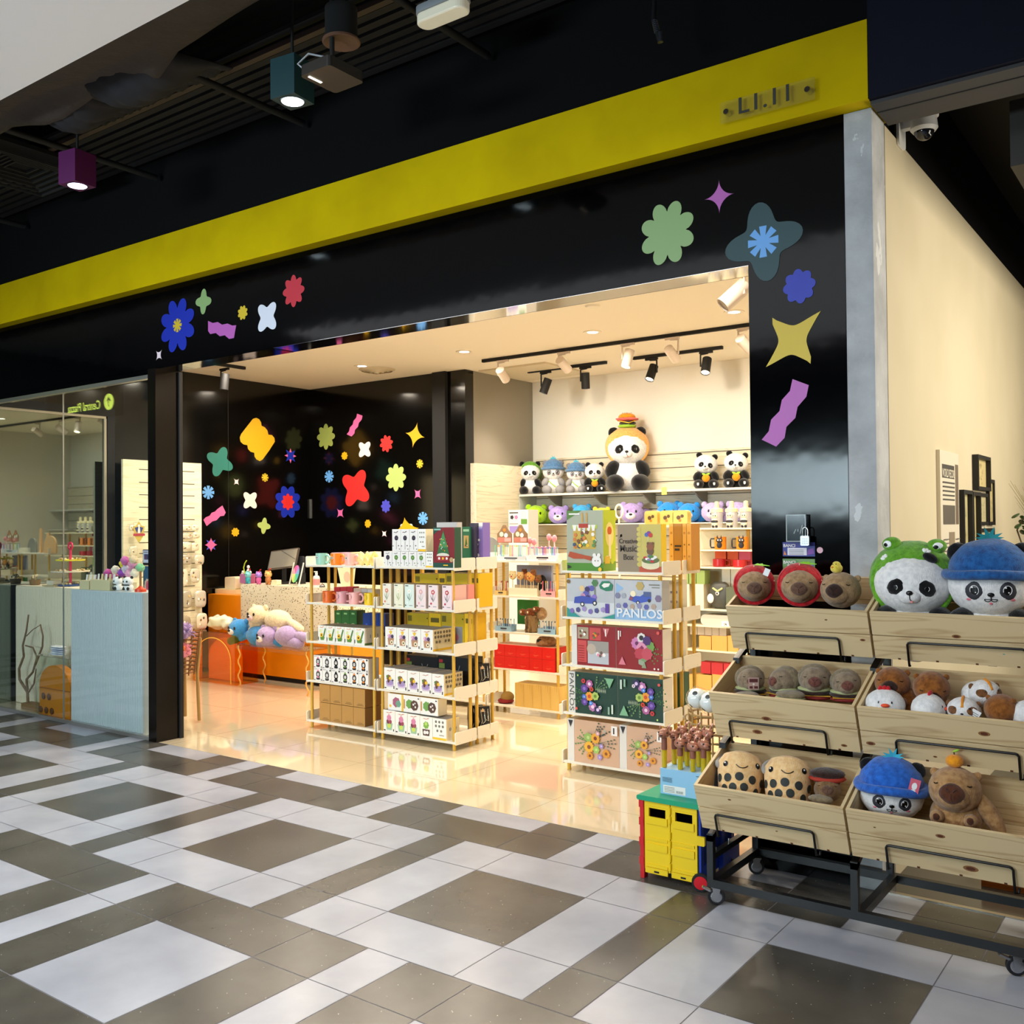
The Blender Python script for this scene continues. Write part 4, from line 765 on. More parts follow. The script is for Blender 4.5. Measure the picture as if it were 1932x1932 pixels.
def puppy(label, px, py, Y, s, rz, tg=False):
    L_ = pl(px, py, Y); t = thing('guinea_pig_plush', label, 'soft toy', L_, face(L_)+rz); r = Vector((1, 1.0, .85))*s
    mb = MB(); mb.ell((0, 0, 0), r, F_white, fz=.02*s, fs=9/s, su=30, sv=22); mb.ell((0, .9*s, -.25*s), r*1.0, F_white, fz=.02*s, fs=9/s, su=26, sv=18); mb.build('body', t)
    for sg in (-1, 1):
        mb = MB(); mb.patch((0, 0, 0), r, (sg*.62, -.75, .12), .42, .36, fur('fur_cocoa', '8a5a34', '5f3a1e'), 0, .02, n=20); mb.build('brown_patch', t)
        mb = MB(); mb.ell((sg*.85*s, .1*s, .42*s), Vector((.2, .12, .2))*s, fur('fur_cocoa', '8a5a34', '5f3a1e'), su=14, sv=10); mb.build('ear', t)
        mb = MB(); mb.patch((0, 0, 0), r, (sg*.45, -.85, .30), .06, .08, S_black, 0, .04, n=10); mb.build('eye', t)
    mb = MB(); mb.tube([(0, -.9*s, .3*s), (0, -.5*s, .78*s), (0, 0, .88*s)], .1*s, F_or, 8); mb.patch((0, 0, 0), r, (0, -1, -.1), .1, .07, S_black, 0, .03); mb.build('stripe_and_nose', t)
    if tg: mb = MB(); mb.T = Matrix.Translation((.7*s, -.8*s, -.15*s)) @ Matrix.Rotation(.5, 4, 'Y'); mb.box((-.016, 0, -.022), (.016, .002, .022), S_white); mb.art((-.016, -.0002, -.022), (.032, 0, 0), (0, 0, .044), [(rect(.15, .2+k*.16, .85, .26+k*.16), C('8a8a8a')) for k in range(4)]); mb.build('price_tag', t)
    return t
puppy('white guinea pig soft toy with brown patches and price tag', 1818, 1340, 3.97, .058, -.1, True); puppy('white guinea pig soft toy with brown patches lying behind the tagged one', 1858, 1307, 4.08, .058, .5)
L_ = pl(1890, 1338, 3.98); capy('brown capybara soft toy seen from behind at the right of the centre crate', L_, face(L_)+2.6, .060, F_brown, F_dsn)
L_ = pl(1936, 1350, 3.98); mb = MB(); mb.ell((0, 0, 0), (.05, .05, .055), F_white, fz=.002, fs=100, su=24, sv=18); tag(mb.build('white_plush', loc=tuple(L_)), 'white soft toy cut off by the frame edge in the middle tier', 'soft toy')
# bottom tier, left: two bubble tea cushions
def boba(label, px, py, rz, roll):
    L_ = pl(px, py, 3.91); t = thing('bubble_tea_plush', label, 'soft toy', L_, face(L_)+rz, 'bubble tea cushions in the bottom crate'); t.rotation_euler[1] = roll; t.rotation_euler[0] = -.45
    prof = [(.0001, -.13), (.06, -.125), (.078, -.10), (.088, -.03), (.096, .03), (.094, .07), (.075, .10), (.04, .115), (.0001, .12)]
    tea = fur('plush_milk_tea', 'f8d29a', 'eab878'); mb = MB(); mb.lathe(prof, tea, n=36); mb.build('cup', t)
    mb = MB(); P = [(.096*math.cos(a), .085*math.sin(a)+.014, .060+.062*math.sin(a)) for a in [R(-20)+R(220)*i/30 for i in range(31)]]; mb.tube(P, [.006]+[.013]*29+[.006], F_gry, 10); mb.ell((0, .045, .07), (.086, .06, .062), F_gry, su=24, sv=14); mb.build('lid', t)
    def rad(z):
        for (r0, z0), (r1, z1) in zip(prof, prof[1:]):
            if z0 <= z <= z1: return r0+(r1-r0)*(z-z0)/(z1-z0)
    def sp(a, z, sz, m, nm=None, n=14, lift=.0015):
        vs = []; nonlocal mb
        for q in (1, .6, .15):
            for i in range(n):
                aa = a+sz*q*math.cos(2*PI*i/n)/.09; zz = z+sz*1.0*q*math.sin(2*PI*i/n); r = rad(zz)+lift; vs.append((r*math.sin(aa), -r*math.cos(aa), zz))
        mb.add(vs, [(j*n+i, j*n+(i+1) % n, (j+1)*n+(i+1) % n, (j+1)*n+i) for j in range(2) for i in range(n)]+[tuple(2*n+i for i in range(n))], m, True)
    for (a, z) in ((-.75, -.012), (-.20, -.005), (.42, -.010), (-.95, -.055), (-.48, -.050), (.06, -.045), (.75, -.055), (1.1, -.01), (-1.3, -.01)): mb = MB(); sp(a, z, .0175, mat('pearl_patch', '2c3230', .7)); mb.build('pearl', t)
    for a, z in ((.62, .052), (-.88, .045)): mb = MB(); sp(a, z, .012, S_black); sp(a-.02, z+.004, .004, S_white, n=8, lift=.003); mb.build('eye', t)
    mb = MB()
    mb.tube([(rad(.035+.012*(q*q))*1.02*math.sin(-.12+.25*q), -rad(.035+.012*q*q)*1.02*math.cos(-.12+.25*q), .030+.012*q*q) for q in [-1+i/4 for i in range(9)]], .0018, S_black, 5); mb.build('mouth', t)
boba('bubble tea cup soft toy with black pearls, leftmost in the bottom crate', 1396, 1472, .12, .16); boba('bubble tea cup soft toy with black pearls, second in the bottom crate', 1486, 1483, .05, .10)
L_ = pl(1561, 1490, 3.92); t = capy('brown capybara burger soft toy beside the bubble tea cushions', L_, face(L_), .052, fur('fur_rusty', '8a6a45', '604326'), F_snout, tilt=-.4)
mb = MB(); s = .056; mb.ell((0, .3*s, .75*s), Vector((1.3, .9, .28))*s, C('a83220', .8), fz=.06*s, fs=8/s, su=26, sv=8); mb.ell((0, .4*s, 1.05*s), Vector((1.25, .9, .4))*s, F_dsn, fz=.05*s, fs=8/s, su=26, sv=10); mb.build('burger_bun', t)
mb = MB(); L2 = pl(1548, 1508, 3.86); mb.ell((0, 0, 0), (.05, .035, .018), fur('bun_olive', '8c7c60', '6f614a'), fz=.006, fs=20, su=20, sv=10); tag(mb.build('cloth_bun', loc=tuple(L2)), 'loose cloth bun at the front corner of the bottom left crate', 'soft toy')
L_ = pl(1362, 1480, 3.93); mb = MB(); mb.ell((0, 0, 0), (.035, .05, .075), fur('plush_charcoal', '2a2a33', '1a1a20'), fz=.002, fs=60, su=20, sv=14); tag(mb.build('dark_plush', loc=tuple(L_)), 'charcoal soft toy tucked behind the left bubble tea cushion', 'soft toy')
L_ = pl(1802, 1490, 3.90); capy('tan capybara soft toy with an orange on its head, in the bottom crate', L_, face(L_)-.12, .092, F_tan, fur('fur_chestnut', '5d3320', '43210f'), tilt=-.28, body=(0, 1), top='orange', snr=1.2)
# ================================================================== shelving racks and the goods on them
RZ = [.065, .385, .70, 1.012, 1.315]; rackw = C('e6e0d2', .45); lathm = mat('rack_pole_wood', 'd2a53c', .5); RN = ['bottom', 'second', 'middle', 'fourth', 'top']
def rack(x0, x1, y0, label, group='white shelving racks with round wooden poles'):
    t = thing('shelving_rack', label, 'shelf', (x0, y0, 0), 0, group); w_ = x1-x0; d = .245
    for z in RZ:
        mb = MB(); mb.box((.009, 0, z-.015), (w_-.009, d, z), rackw); mb.build('shelf', t)
        for x in (0, w_-.008):
            mb = MB(); mb.rbox((x, -.002, z-.022), (x+.008, d+.002, z+.068), .012, rackw, 3, 'X')
            for yy in (.05, d-.05): mb.prism([(x+(.008 if x else 0), yy+.002*math.cos(a), z-.008+.002*math.sin(a)) for a in [2*PI*i/6 for i in range(6)]], (.0006 if x else -.0006, 0, 0), C('6b6558', .5))
            mb.build('end_panel', t)
    for (x, y) in ((.035, .028), (w_-.035, .028), (.035, d-.028), (w_-.035, d-.028)):
        mb = MB(); mb.cyl((x, y, 0), .0125, 1.295, lathm, 12); mb.build('pole', t)
    return t
rack(-6.02, -5.252, 5.42, 'left rack at the front holding colourful mugs on top'); rack(-6.02, -5.252, 5.685, 'left rack behind the one with mugs on top')
rack(-5.236, -4.462, 5.42, 'front rack left of the walkway with the white building kit boxes'); rack(-5.236, -4.462, 5.685, 'rack behind the white kit boxes, holding yellow boxes')
rack(-3.55, -2.795, 5.42, 'front rack with large red and green flower kit boxes'); rack(-3.55, -2.795, 5.70, 'rack behind the large red and green kit boxes')
rack(-5.24, -4.472, 6.80, 'rack at the middle of the shop with red boxes and pens'); rack(-6.03, -5.255, 6.80, 'rack in mid shop half hidden behind the white kit boxes')
ink = C('26222a'); red_ = C('c22f34'); grn = C('4f7f3a'); dgr = C('1f3d2c'); pk = C('e58fa8'); ylw = C('f0c02a'); ora = C('e8842a'); pur = C('8a6fc4'); wht = C('ece8e4'); gry = C('9b9794'); blu = C('3d66b4'); teal = C('2f8f8a'); brn = C('6a4a30'); lil = C('b9a4dc'); crm = C('f1e3c0'); dk = C('16161a')
def scrib(x, y, w_, m, q=1): return [([(x, y), (x+w_*.25, y+.035), (x+w_*.5, y+.01), (x+w_*.75, y+.06), (x+w_, y+.05), (x+w_*.8, y+.02), (x+w_*.5, y-.02), (x+w_*.2, y+.0)], m)]
def bouquet(x, y, r, cols, q, k=7, seed=1):
    rr = random.Random(seed); o = []
    for i in range(k): a = 2*PI*i/k+rr.random(); d = r*(.25+.55*rr.random()); o.append((petals(x+d*math.cos(a), y+d*q*math.sin(a), r*(.28+.14*rr.random()), 5, .35, 3, q), cols[i % len(cols)]))
    return o
def stems(x, y, r, n, m, q, seed=3, a0=-60, a1=240):
    rr = random.Random(seed); o = []
    for i in range(n):
        a = R(a0+(a1-a0)*i/max(1, n-1)+rr.uniform(-8, 8)); L_ = r*rr.uniform(.7, 1.1); c_, s_ = math.cos(a), math.sin(a)*q
        o.append(([(x-.006*s_, y+.006*c_), (x+L_*c_, y+L_*s_), (x+.006*s_, y-.006*c_)], m))
        for k in (.6, .8, 1): o.append((disc(x+L_*k*c_+.02, y+L_*k*s_, .018, 6, q), m))
    return o
def dsg(kind, q):
    B = lambda *a: rect(*a)
    if kind in ('rose_dark', 'rose_green'):
        m = ink if kind == 'rose_dark' else grn
        return wht, C('cfcad6'), gry, scrib(.15, .85, .6, C('6b5a60'))+[(petals(.5, .60, .24, 7, .3, 3, q), m), (petals(.5, .60, .12, 5, .5, 3, q, .4), C('4a3c55') if kind == 'rose_dark' else C('86a860')), (B(.47, .08, .52, .45), gry), (disc(.75, .25, .06, 8, q), m), (disc(.85, .1, .05, 8, q), m), (B(.05, .22, .15, .26), ink)]
    if kind == 'plant': return C('f2efe6'), C('eee6d6'), C('8c8576'), scrib(.15, .88, .6, C('d88a52'))+[([(.55, .2), (.72, .3), (.95, .8), (.85, .88), (.7, .6)], grn), ([(.3, .12), (.7, .12), (.8, .3), (.55, .36), (.25, .3)], C('5f8a3a')), (petals(.42, .42, .2, 9, .4, 3, q), ylw), (disc(.42, .42, .08, 8, q), C('5a2a1e')), (petals(.3, .66, .14, 5, .4, 3, q), C('dfe6a4')), (petals(.5, .72, .1, 5, .4, 3, q), C('f4f0d0')), (B(.03, .1, .1, .3), ink)]
    if kind.startswith('figure'):
        c_ = {'0': pk, '1': gry, '2': dk, '3': C('7a9a4a'), '4': ora, '5': ora}[kind[-1]]
        return C('f2eeea'), C('e6e0da'), C('7c3a24'), [(disc(.5, .52, .23, 12, q*1.2), dk), (disc(.5, .52, .13, 10, q), wht), (disc(.44, .54, .035, 6, q), dk), (disc(.57, .54, .035, 6, q), dk), ([(.35, .74), (.5, .92), (.65, .74)], c_), (disc(.42, .2, .12, 8, q), dk), (disc(.6, .2, .12, 8, q), dk), (disc(.5, .3, .10, 8, q), c_), (B(.06, .9, .4, .94), gry), (disc(.88, .9, .08, 8, q), ink), (B(.05, .05, .22, .1), ink), (disc(.9, .1, .08, 8, q), gry)]
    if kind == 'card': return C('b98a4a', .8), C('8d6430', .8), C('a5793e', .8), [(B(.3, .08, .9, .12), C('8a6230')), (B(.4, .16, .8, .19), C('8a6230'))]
    if kind == 'pots': return C('f0ede6'), C('f0e0b8'), gry, scrib(.2, .88, .6, C('d08a6a'))+[([(.28, .15), (.72, .15), (.78, .48), (.22, .48)], C('b98a6a')), (disc(.58, .28, .14, 10, q), crm), (disc(.58, .28, .06, 8, q), ink), (disc(.4, .55, .14, 9, q), C('b98ab0')), (disc(.64, .56, .13, 9, q), C('4a3a5a')), (disc(.3, .58, .09, 8, q), C('e4b0c8')), ([(.5, .62), (.35, .82), (.44, .8), (.5, .86), (.56, .8), (.65, .82)], ylw), (B(.05, .05, .2, .1), ink), (B(.85, .08, .92, .2), ink)]
    if kind == 'cup': return C('f0ede6'), C('f0e0b8'), gry, scrib(.2, .86, .6, C('d0a08a'))+[([(.15, .28), (.25, .14), (.75, .14), (.88, .3)], C('cdb8d4')), (petals(.5, .34, .34, 6, .2, 3, q*.6), C('a890c0')), (petals(.42, .54, .22, 7, .3, 3, q), C('8a5f3a')), (disc(.55, .52, .11, 8, q), ylw), (disc(.3, .6, .1, 8, q), C('5f7a3a')), (disc(.4, .38, .1, 8, q), C('5a3a2a')), (starp(.78, .44, .12, 4, .4, q), ink), (B(.05, .05, .2, .1), ink), (B(.85, .06, .92, .2), ink)]
    if kind == 'succ': return C('f0ede6'), C('f0e0b8'), gry, scrib(.2, .88, .6, C('d0907a'))+[([(.2, .42), (.3, .1), (.72, .1), (.8, .42)], C('9cc0a0')), (disc(.5, .3, .16, 9, q), C('c9d860')), (disc(.42, .48, .15, 9, q), C('7a3a4a')), (disc(.6, .48, .14, 9, q), C('a04a5a')), (petals(.5, .66, .2, 7, .35, 3, q), C('d884a8')), (disc(.5, .78, .07, 8, q), pk), (B(.05, .05, .2, .1), ink), (B(.85, .06, .92, .16), ink)]
    if kind == 'cac': return C('f0ede6'), C('f0e0b8'), gry, scrib(.2, .88, .6, C('d0907a'))+[([(.2, .4), (.25, .1), (.75, .1), (.8, .4)], C('5d4038')), (disc(.4, .25, .12, 8, q), wht), (disc(.6, .26, .11, 8, q), wht), (petals(.5, .6, .24, 7, .4, 3, q), C('7fae48')), (petals(.5, .66, .12, 5, .4, 3, q), C('b4d46a'))]
    if kind == 'icons': return C('f1efe8'), C('f0e0b8'), gry, [(B(0, 0, 1, .1), ylw)]+[(petals(x, y, .085, 5, .4, 3, q), C('7a7468')) for y in (.84, .64) for x in (.25, .5, .76)]+[(petals(x, .42, .08, 5, .4, 3, q), C('7a7468')) for x in (.36, .64)]+[(B(.5, .2, .85, .24), gry)]
    if kind == 'lying': return C('f2efea'), C('f3e8cc'), C('e0b860'), [(B(.02, .2, .1, .75), C('c89050')), (petals(.36, .5, .22, 7, .35, 3, q), C('6fa050')), (petals(.66, .45, .24, 7, .2, 3, q), C('5a3f36')), (disc(.6, .5, .05, 8, q), wht), (disc(.72, .36, .05, 8, q), wht), (disc(.7, .58, .04, 8, q), wht), (B(.86, .84, .95, .9), ink)]
    if kind == 'lying2': return C('f2efea'), C('f3e8cc'), C('e0b860'), [(petals(.55, .5, .26, 7, .3, 3, q), C('a85a78')), (petals(.68, .42, .18, 6, .3, 3, q), C('6fa08a')), (disc(.16, .25, .07, 8, q), ylw), (B(.9, 0, 1, 1), ylw)]
    if kind.startswith('fl_'):
        c1, c2, c3 = {'fl_tulip': ('ece4d4', 'e0785a', '5a7a4a'), 'fl_lily': ('ece8d0', 'f6f0dc', 'a8b070'), 'fl_bell': ('dce8e0', 'eef6f0', '4a7a58'), 'fl_pink': ('f0dcdc', 'e8a8b4', '9ab0a0'), 'fl_camel': ('f0dcdc', 'c8344a', '3a3a40'), 'fl_rose': ('f0d8dc', 'b8203a', '2e3a34')}[kind]
        return C(c1), C('d9cbb4' if kind < 'fl_l' else 'e3b4ac' if 'rose' in kind or 'cam' in kind else c1), C('b8a27a'), [(B(.08, .92, .4, .955), ink), (B(.47, .3, .51, .62), C(c3)), ([(.5, .34), (.22, .58), (.34, .4)], C(c3)), ([(.5, .3), (.82, .62), (.6, .36)], C(c3)), (petals(.5, .7, .2, 5, .35, 3, q), C(c2)), (petals(.5, .7, .1, 5, .4, 3, q), C('f3d9c4')), (petals(.3, .22, .1, 5, .4, 3, q), C(c2)), ([(.06, .06), (.06, .14), (.2, .10)], ink), (B(.5, .08, .85, .11), gry)]
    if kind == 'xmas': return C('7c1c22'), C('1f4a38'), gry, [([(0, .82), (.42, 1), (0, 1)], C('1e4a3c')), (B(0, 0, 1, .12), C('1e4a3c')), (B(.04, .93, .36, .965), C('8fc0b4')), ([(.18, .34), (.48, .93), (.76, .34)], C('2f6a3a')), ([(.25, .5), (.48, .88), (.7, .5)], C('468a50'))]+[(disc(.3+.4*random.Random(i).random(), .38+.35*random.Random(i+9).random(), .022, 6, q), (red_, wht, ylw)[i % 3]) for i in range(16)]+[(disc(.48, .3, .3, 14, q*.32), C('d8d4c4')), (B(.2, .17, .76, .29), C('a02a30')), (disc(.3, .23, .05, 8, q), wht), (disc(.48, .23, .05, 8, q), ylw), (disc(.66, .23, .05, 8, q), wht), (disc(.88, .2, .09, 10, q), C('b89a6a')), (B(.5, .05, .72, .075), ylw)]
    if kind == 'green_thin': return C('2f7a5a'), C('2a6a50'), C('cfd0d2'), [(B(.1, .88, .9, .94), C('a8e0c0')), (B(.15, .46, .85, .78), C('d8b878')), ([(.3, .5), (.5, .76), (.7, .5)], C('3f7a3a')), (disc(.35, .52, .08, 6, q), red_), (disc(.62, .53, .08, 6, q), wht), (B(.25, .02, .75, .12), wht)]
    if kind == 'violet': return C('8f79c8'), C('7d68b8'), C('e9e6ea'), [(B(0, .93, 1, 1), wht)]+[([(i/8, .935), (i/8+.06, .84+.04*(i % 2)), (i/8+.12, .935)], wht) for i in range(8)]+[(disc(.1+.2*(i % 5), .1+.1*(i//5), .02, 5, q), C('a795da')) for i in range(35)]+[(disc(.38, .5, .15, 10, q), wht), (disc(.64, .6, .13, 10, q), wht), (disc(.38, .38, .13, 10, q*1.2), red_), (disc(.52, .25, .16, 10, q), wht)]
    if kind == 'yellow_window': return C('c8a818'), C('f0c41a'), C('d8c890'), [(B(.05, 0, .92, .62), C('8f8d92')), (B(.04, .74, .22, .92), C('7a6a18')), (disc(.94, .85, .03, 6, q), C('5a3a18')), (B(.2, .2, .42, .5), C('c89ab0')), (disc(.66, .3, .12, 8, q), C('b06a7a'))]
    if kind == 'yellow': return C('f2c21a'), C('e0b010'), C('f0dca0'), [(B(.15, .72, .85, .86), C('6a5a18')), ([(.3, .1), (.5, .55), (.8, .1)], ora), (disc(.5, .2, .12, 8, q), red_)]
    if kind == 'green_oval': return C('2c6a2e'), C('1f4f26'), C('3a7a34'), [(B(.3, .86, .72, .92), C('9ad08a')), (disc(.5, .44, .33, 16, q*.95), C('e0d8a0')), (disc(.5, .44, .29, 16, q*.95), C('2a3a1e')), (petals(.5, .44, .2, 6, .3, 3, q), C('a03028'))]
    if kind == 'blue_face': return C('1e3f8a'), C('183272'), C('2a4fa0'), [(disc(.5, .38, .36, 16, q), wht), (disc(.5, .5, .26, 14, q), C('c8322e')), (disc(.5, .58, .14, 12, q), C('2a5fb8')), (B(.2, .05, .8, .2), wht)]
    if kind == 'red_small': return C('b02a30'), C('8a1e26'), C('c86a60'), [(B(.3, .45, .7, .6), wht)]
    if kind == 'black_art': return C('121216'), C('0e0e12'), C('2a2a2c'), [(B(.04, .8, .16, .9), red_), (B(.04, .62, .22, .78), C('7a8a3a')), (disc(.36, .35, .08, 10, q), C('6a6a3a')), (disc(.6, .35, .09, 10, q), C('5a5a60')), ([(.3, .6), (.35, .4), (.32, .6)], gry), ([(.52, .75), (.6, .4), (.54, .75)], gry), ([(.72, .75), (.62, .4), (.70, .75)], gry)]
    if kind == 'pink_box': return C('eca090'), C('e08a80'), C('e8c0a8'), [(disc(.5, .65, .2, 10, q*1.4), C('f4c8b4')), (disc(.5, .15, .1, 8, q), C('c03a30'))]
    if kind == 'red_gift': return C('d61a16', .35), C('c01410'), C('d8a088'), [(B(.3, .28, .72, .31), C('f06a4a')), (B(.36, .2, .6, .23), C('f06a4a')), (disc(.42, .48, .02, 5, q), C('f06a4a'))]
    if kind == 'greenhouse': return C('a8ac98'), C('b4c832'), C('c8d080'), [([(0, .84), (.42, 1), (0, 1)], C('5a8038')), (B(.06, .93, .36, .955), wht), (B(0, 0, 1, .13), C('4f8a28')), (rect(.18, .36, .8, .72), C('c8a84a')), (rect(.14, .70, .84, .76), C('b8c83a'))]+[([(.16+i*.13, .76), (.19+i*.13, .66), (.25+i*.13, .66), (.28+i*.13, .76)], wht) for i in range(5)]+[(rect(.34, .71, .6, .78), C('b03a24')), (rect(.42, .8, .46, .96), C('c89a4a')), (rect(.54, .8, .58, .96), C('c89a4a'))]+[(petals(.2+.6*random.Random(i+40).random(), .38+.28*random.Random(i+80).random(), .05, 5, .4, 3, q), (wht, C('7a4a2a'), ylw, C('d07a3a'), C('5f8a4a'), C('40506a'))[i % 6]) for i in range(26)]+[([(.05, .24), (.2, .2), (.5, .2), (.68, .17), (.7, .24), (.5, .26), (.1, .32)], C('b04a24')), (disc(.84, .16, .13, 14, q), wht), (disc(.78, .26, .05, 8, q), wht), (disc(.9, .26, .05, 8, q), wht), (disc(.8, .17, .015, 6, q), ink), (disc(.88, .17, .015, 6, q), ink), (disc(.93, .03, .05, 8, q), ylw), ([(.04, .03), (.04, .1), (.14, .065)], ink)]
    if kind == 'music': return C('93826a'), C('f2cf1a'), C('e8e0d0'), [(B(.5, 0, 1, 1), C('c8b860')), (B(.5, 0, 1, .12), C('c0502e'))]+[(disc(.5, .16+.105*i, .055, 10, q*.9), C('c8b860')) for i in range(8)]+[(disc(.76, .13, .2, 16, q*.35), C('e2d8b4')), (B(.56, .13, .96, .24), C('e2d8b4')), (disc(.76, .25, .2, 16, q*.34), C('5f6a3a'))]+bouquet(.76, .28, .17, (wht, C('8a7ab0'), grn, red_), q*.5, 9, 5)+[(disc(.76, .44, .08, 10, q), brn), (disc(.76, .54, .085, 10, q), C('8a5030')), (disc(.71, .6, .03, 8, q), brn), (disc(.82, .6, .03, 8, q), brn), (disc(.68, .78, .045, 10, q), blu), (disc(.73, .81, .045, 10, q), C('7a3a90')), (disc(.77, .77, .045, 10, q), red_), (B(.715, .64, .72, .74), wht)]
    if kind.startswith('kit_car'):
        base = [(disc(.22+.28*random.Random(i+5).random(), .4+.4*random.Random(i+77).random(), .05, 7, q), (pur, C('5a5aa8'), ink, C('c06a8a'), C('4a8a6a'))[i % 5]) for i in range(12)]
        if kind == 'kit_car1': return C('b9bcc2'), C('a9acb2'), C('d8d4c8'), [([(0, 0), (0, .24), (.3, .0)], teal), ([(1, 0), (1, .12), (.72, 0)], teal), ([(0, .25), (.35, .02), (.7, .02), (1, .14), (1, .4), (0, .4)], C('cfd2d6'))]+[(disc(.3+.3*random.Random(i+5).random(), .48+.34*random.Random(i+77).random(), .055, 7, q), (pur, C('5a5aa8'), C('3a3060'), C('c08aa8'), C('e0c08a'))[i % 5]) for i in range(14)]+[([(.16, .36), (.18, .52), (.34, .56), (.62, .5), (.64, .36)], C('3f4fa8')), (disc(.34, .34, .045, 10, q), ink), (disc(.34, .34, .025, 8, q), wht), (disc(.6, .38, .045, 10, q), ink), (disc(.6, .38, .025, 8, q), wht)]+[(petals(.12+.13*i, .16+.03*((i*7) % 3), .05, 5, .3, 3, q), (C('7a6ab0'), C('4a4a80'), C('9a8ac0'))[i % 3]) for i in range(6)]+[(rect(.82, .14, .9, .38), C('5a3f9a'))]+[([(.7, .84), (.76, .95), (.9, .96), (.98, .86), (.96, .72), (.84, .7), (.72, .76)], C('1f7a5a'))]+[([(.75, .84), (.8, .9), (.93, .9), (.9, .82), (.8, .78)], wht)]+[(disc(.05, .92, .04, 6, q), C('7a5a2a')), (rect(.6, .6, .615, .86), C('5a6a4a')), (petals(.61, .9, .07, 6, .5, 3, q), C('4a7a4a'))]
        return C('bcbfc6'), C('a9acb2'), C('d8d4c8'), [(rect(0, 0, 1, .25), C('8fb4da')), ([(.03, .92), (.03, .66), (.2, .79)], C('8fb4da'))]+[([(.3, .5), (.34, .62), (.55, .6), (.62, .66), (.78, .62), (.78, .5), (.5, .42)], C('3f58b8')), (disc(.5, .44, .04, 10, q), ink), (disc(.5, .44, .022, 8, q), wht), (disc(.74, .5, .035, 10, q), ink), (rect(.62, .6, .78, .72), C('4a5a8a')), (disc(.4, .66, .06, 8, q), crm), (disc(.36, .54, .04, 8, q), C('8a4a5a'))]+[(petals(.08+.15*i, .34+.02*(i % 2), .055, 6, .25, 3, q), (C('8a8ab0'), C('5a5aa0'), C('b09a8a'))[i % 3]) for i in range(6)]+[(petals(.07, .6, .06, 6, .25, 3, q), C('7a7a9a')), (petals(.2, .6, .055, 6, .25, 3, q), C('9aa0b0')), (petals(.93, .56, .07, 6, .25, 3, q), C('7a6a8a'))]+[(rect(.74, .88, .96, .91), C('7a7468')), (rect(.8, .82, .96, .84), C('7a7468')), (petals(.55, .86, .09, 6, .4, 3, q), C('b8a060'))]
    if kind.startswith('kit_red'):
        if kind[-1] == '1': return C('8c1118'), C('e4e0da'), C('b08a70'), [(rect(.02, .66, .3, .95), C('a89a80')), (rect(.33, .64, .62, .95), C('c44a48')), (rect(.02, .08, .25, .62), C('c84a48')), (rect(.28, .06, .82, .62), C('9a948e')), (rect(.28, .06, .82, .34), C('b9bcc4')), (disc(.38, .42, .12, 12, q), C('b8a898')), ([(.68, .95), (.84, .95), (.76, .72)], C('d8787a'))]+bouquet(.62, .3, .12, (pk, C('6a5a4a'), wht), q, 6, 4)+bouquet(.48, .78, .1, (C('8a3a30'), grn, ora), q, 6, 8)+bouquet(.16, .8, .1, (C('7a2a24'), wht, C('6a5a3a')), q, 5, 3)+[(rect(.05, .12+.06*i, .2, .135+.06*i), C('8c1118')) for i in range(7)]+[(rect(.745, .76, .775, .93), wht)]
        return C('8c1118'), C('e4e0da'), C('b08a70'), stems(.62, .5, .34, 5, C('6a7a3a'), q, 3, -50, 10)+[([(.56, .06), (.6, .3), (.66, .06)], C('8a9a7a')), (petals(.55, .2, .07, 5, .4, 3, q), C('9aa890')), (petals(.62, .3, .08, 5, .4, 3, q), C('7a9a6a')), (petals(.46, .64, .13, 10, .35, 3, q), C('c87ab0')), (disc(.46, .64, .04, 8, q), C('6a2a5a')), (petals(.56, .78, .10, 8, .3, 3, q), C('dcd8d4')), (disc(.56, .78, .05, 8, q), ink), (petals(.72, .58, .13, 10, .35, 3, q), C('6f9a4a')), (petals(.57, .54, .12, 4, .2, 3, q), C('d890b0')), (disc(.57, .54, .05, 4, q), C('8a2a5a')), (petals(.68, .72, .10, 7, .4, 3, q), C('4a2a6a')), (petals(.52, .40, .12, 8, .4, 3, q), C('b83a4a')), (petals(.68, .40, .13, 8, .4, 3, q), C('c04a5a')), ([(.06, .1), (.22, .1), (.14, .3)], C('d8788a')), (rect(.05, .7, .08, .92), wht), (rect(.1, .78, .12, .92), wht), (disc(.92, .92, .035, 8, q), C('d8504a')), (disc(.84, .06, .02, 6, q), wht), (disc(.92, .06, .02, 6, q), wht)]
    if kind.startswith('kit_green'):
        f = kind[-1] == '2'; X = lambda x: 1-x if f else x; Y_ = lambda y: 1-y if f else y; it = []
        def fl(x, y, r, k, c1, c2): it.append((petals(X(x), Y_(y), r, k, .35, 3, q), C(c1))); it.append((disc(X(x), Y_(y), r*.4, 8, q), C(c2)))
        it += stems(X(.3), Y_(.5), .36, 5, C('3f6a3a'), q, 6, -20 if f else 160, 40 if f else 220)
        it += stems(X(.5), Y_(.6), .36, 4, C('6a8f5a'), q, 9, 200 if f else 20, 260 if f else 80)
        for k in range(7): it.append(([(X(.55+.03*k), Y_(.60)), (X(.56+.03*k), Y_(.66)), (X(.565+.03*k), Y_(.6)), (X(.56+.03*k), Y_(.54))], C('b8c4a8')))
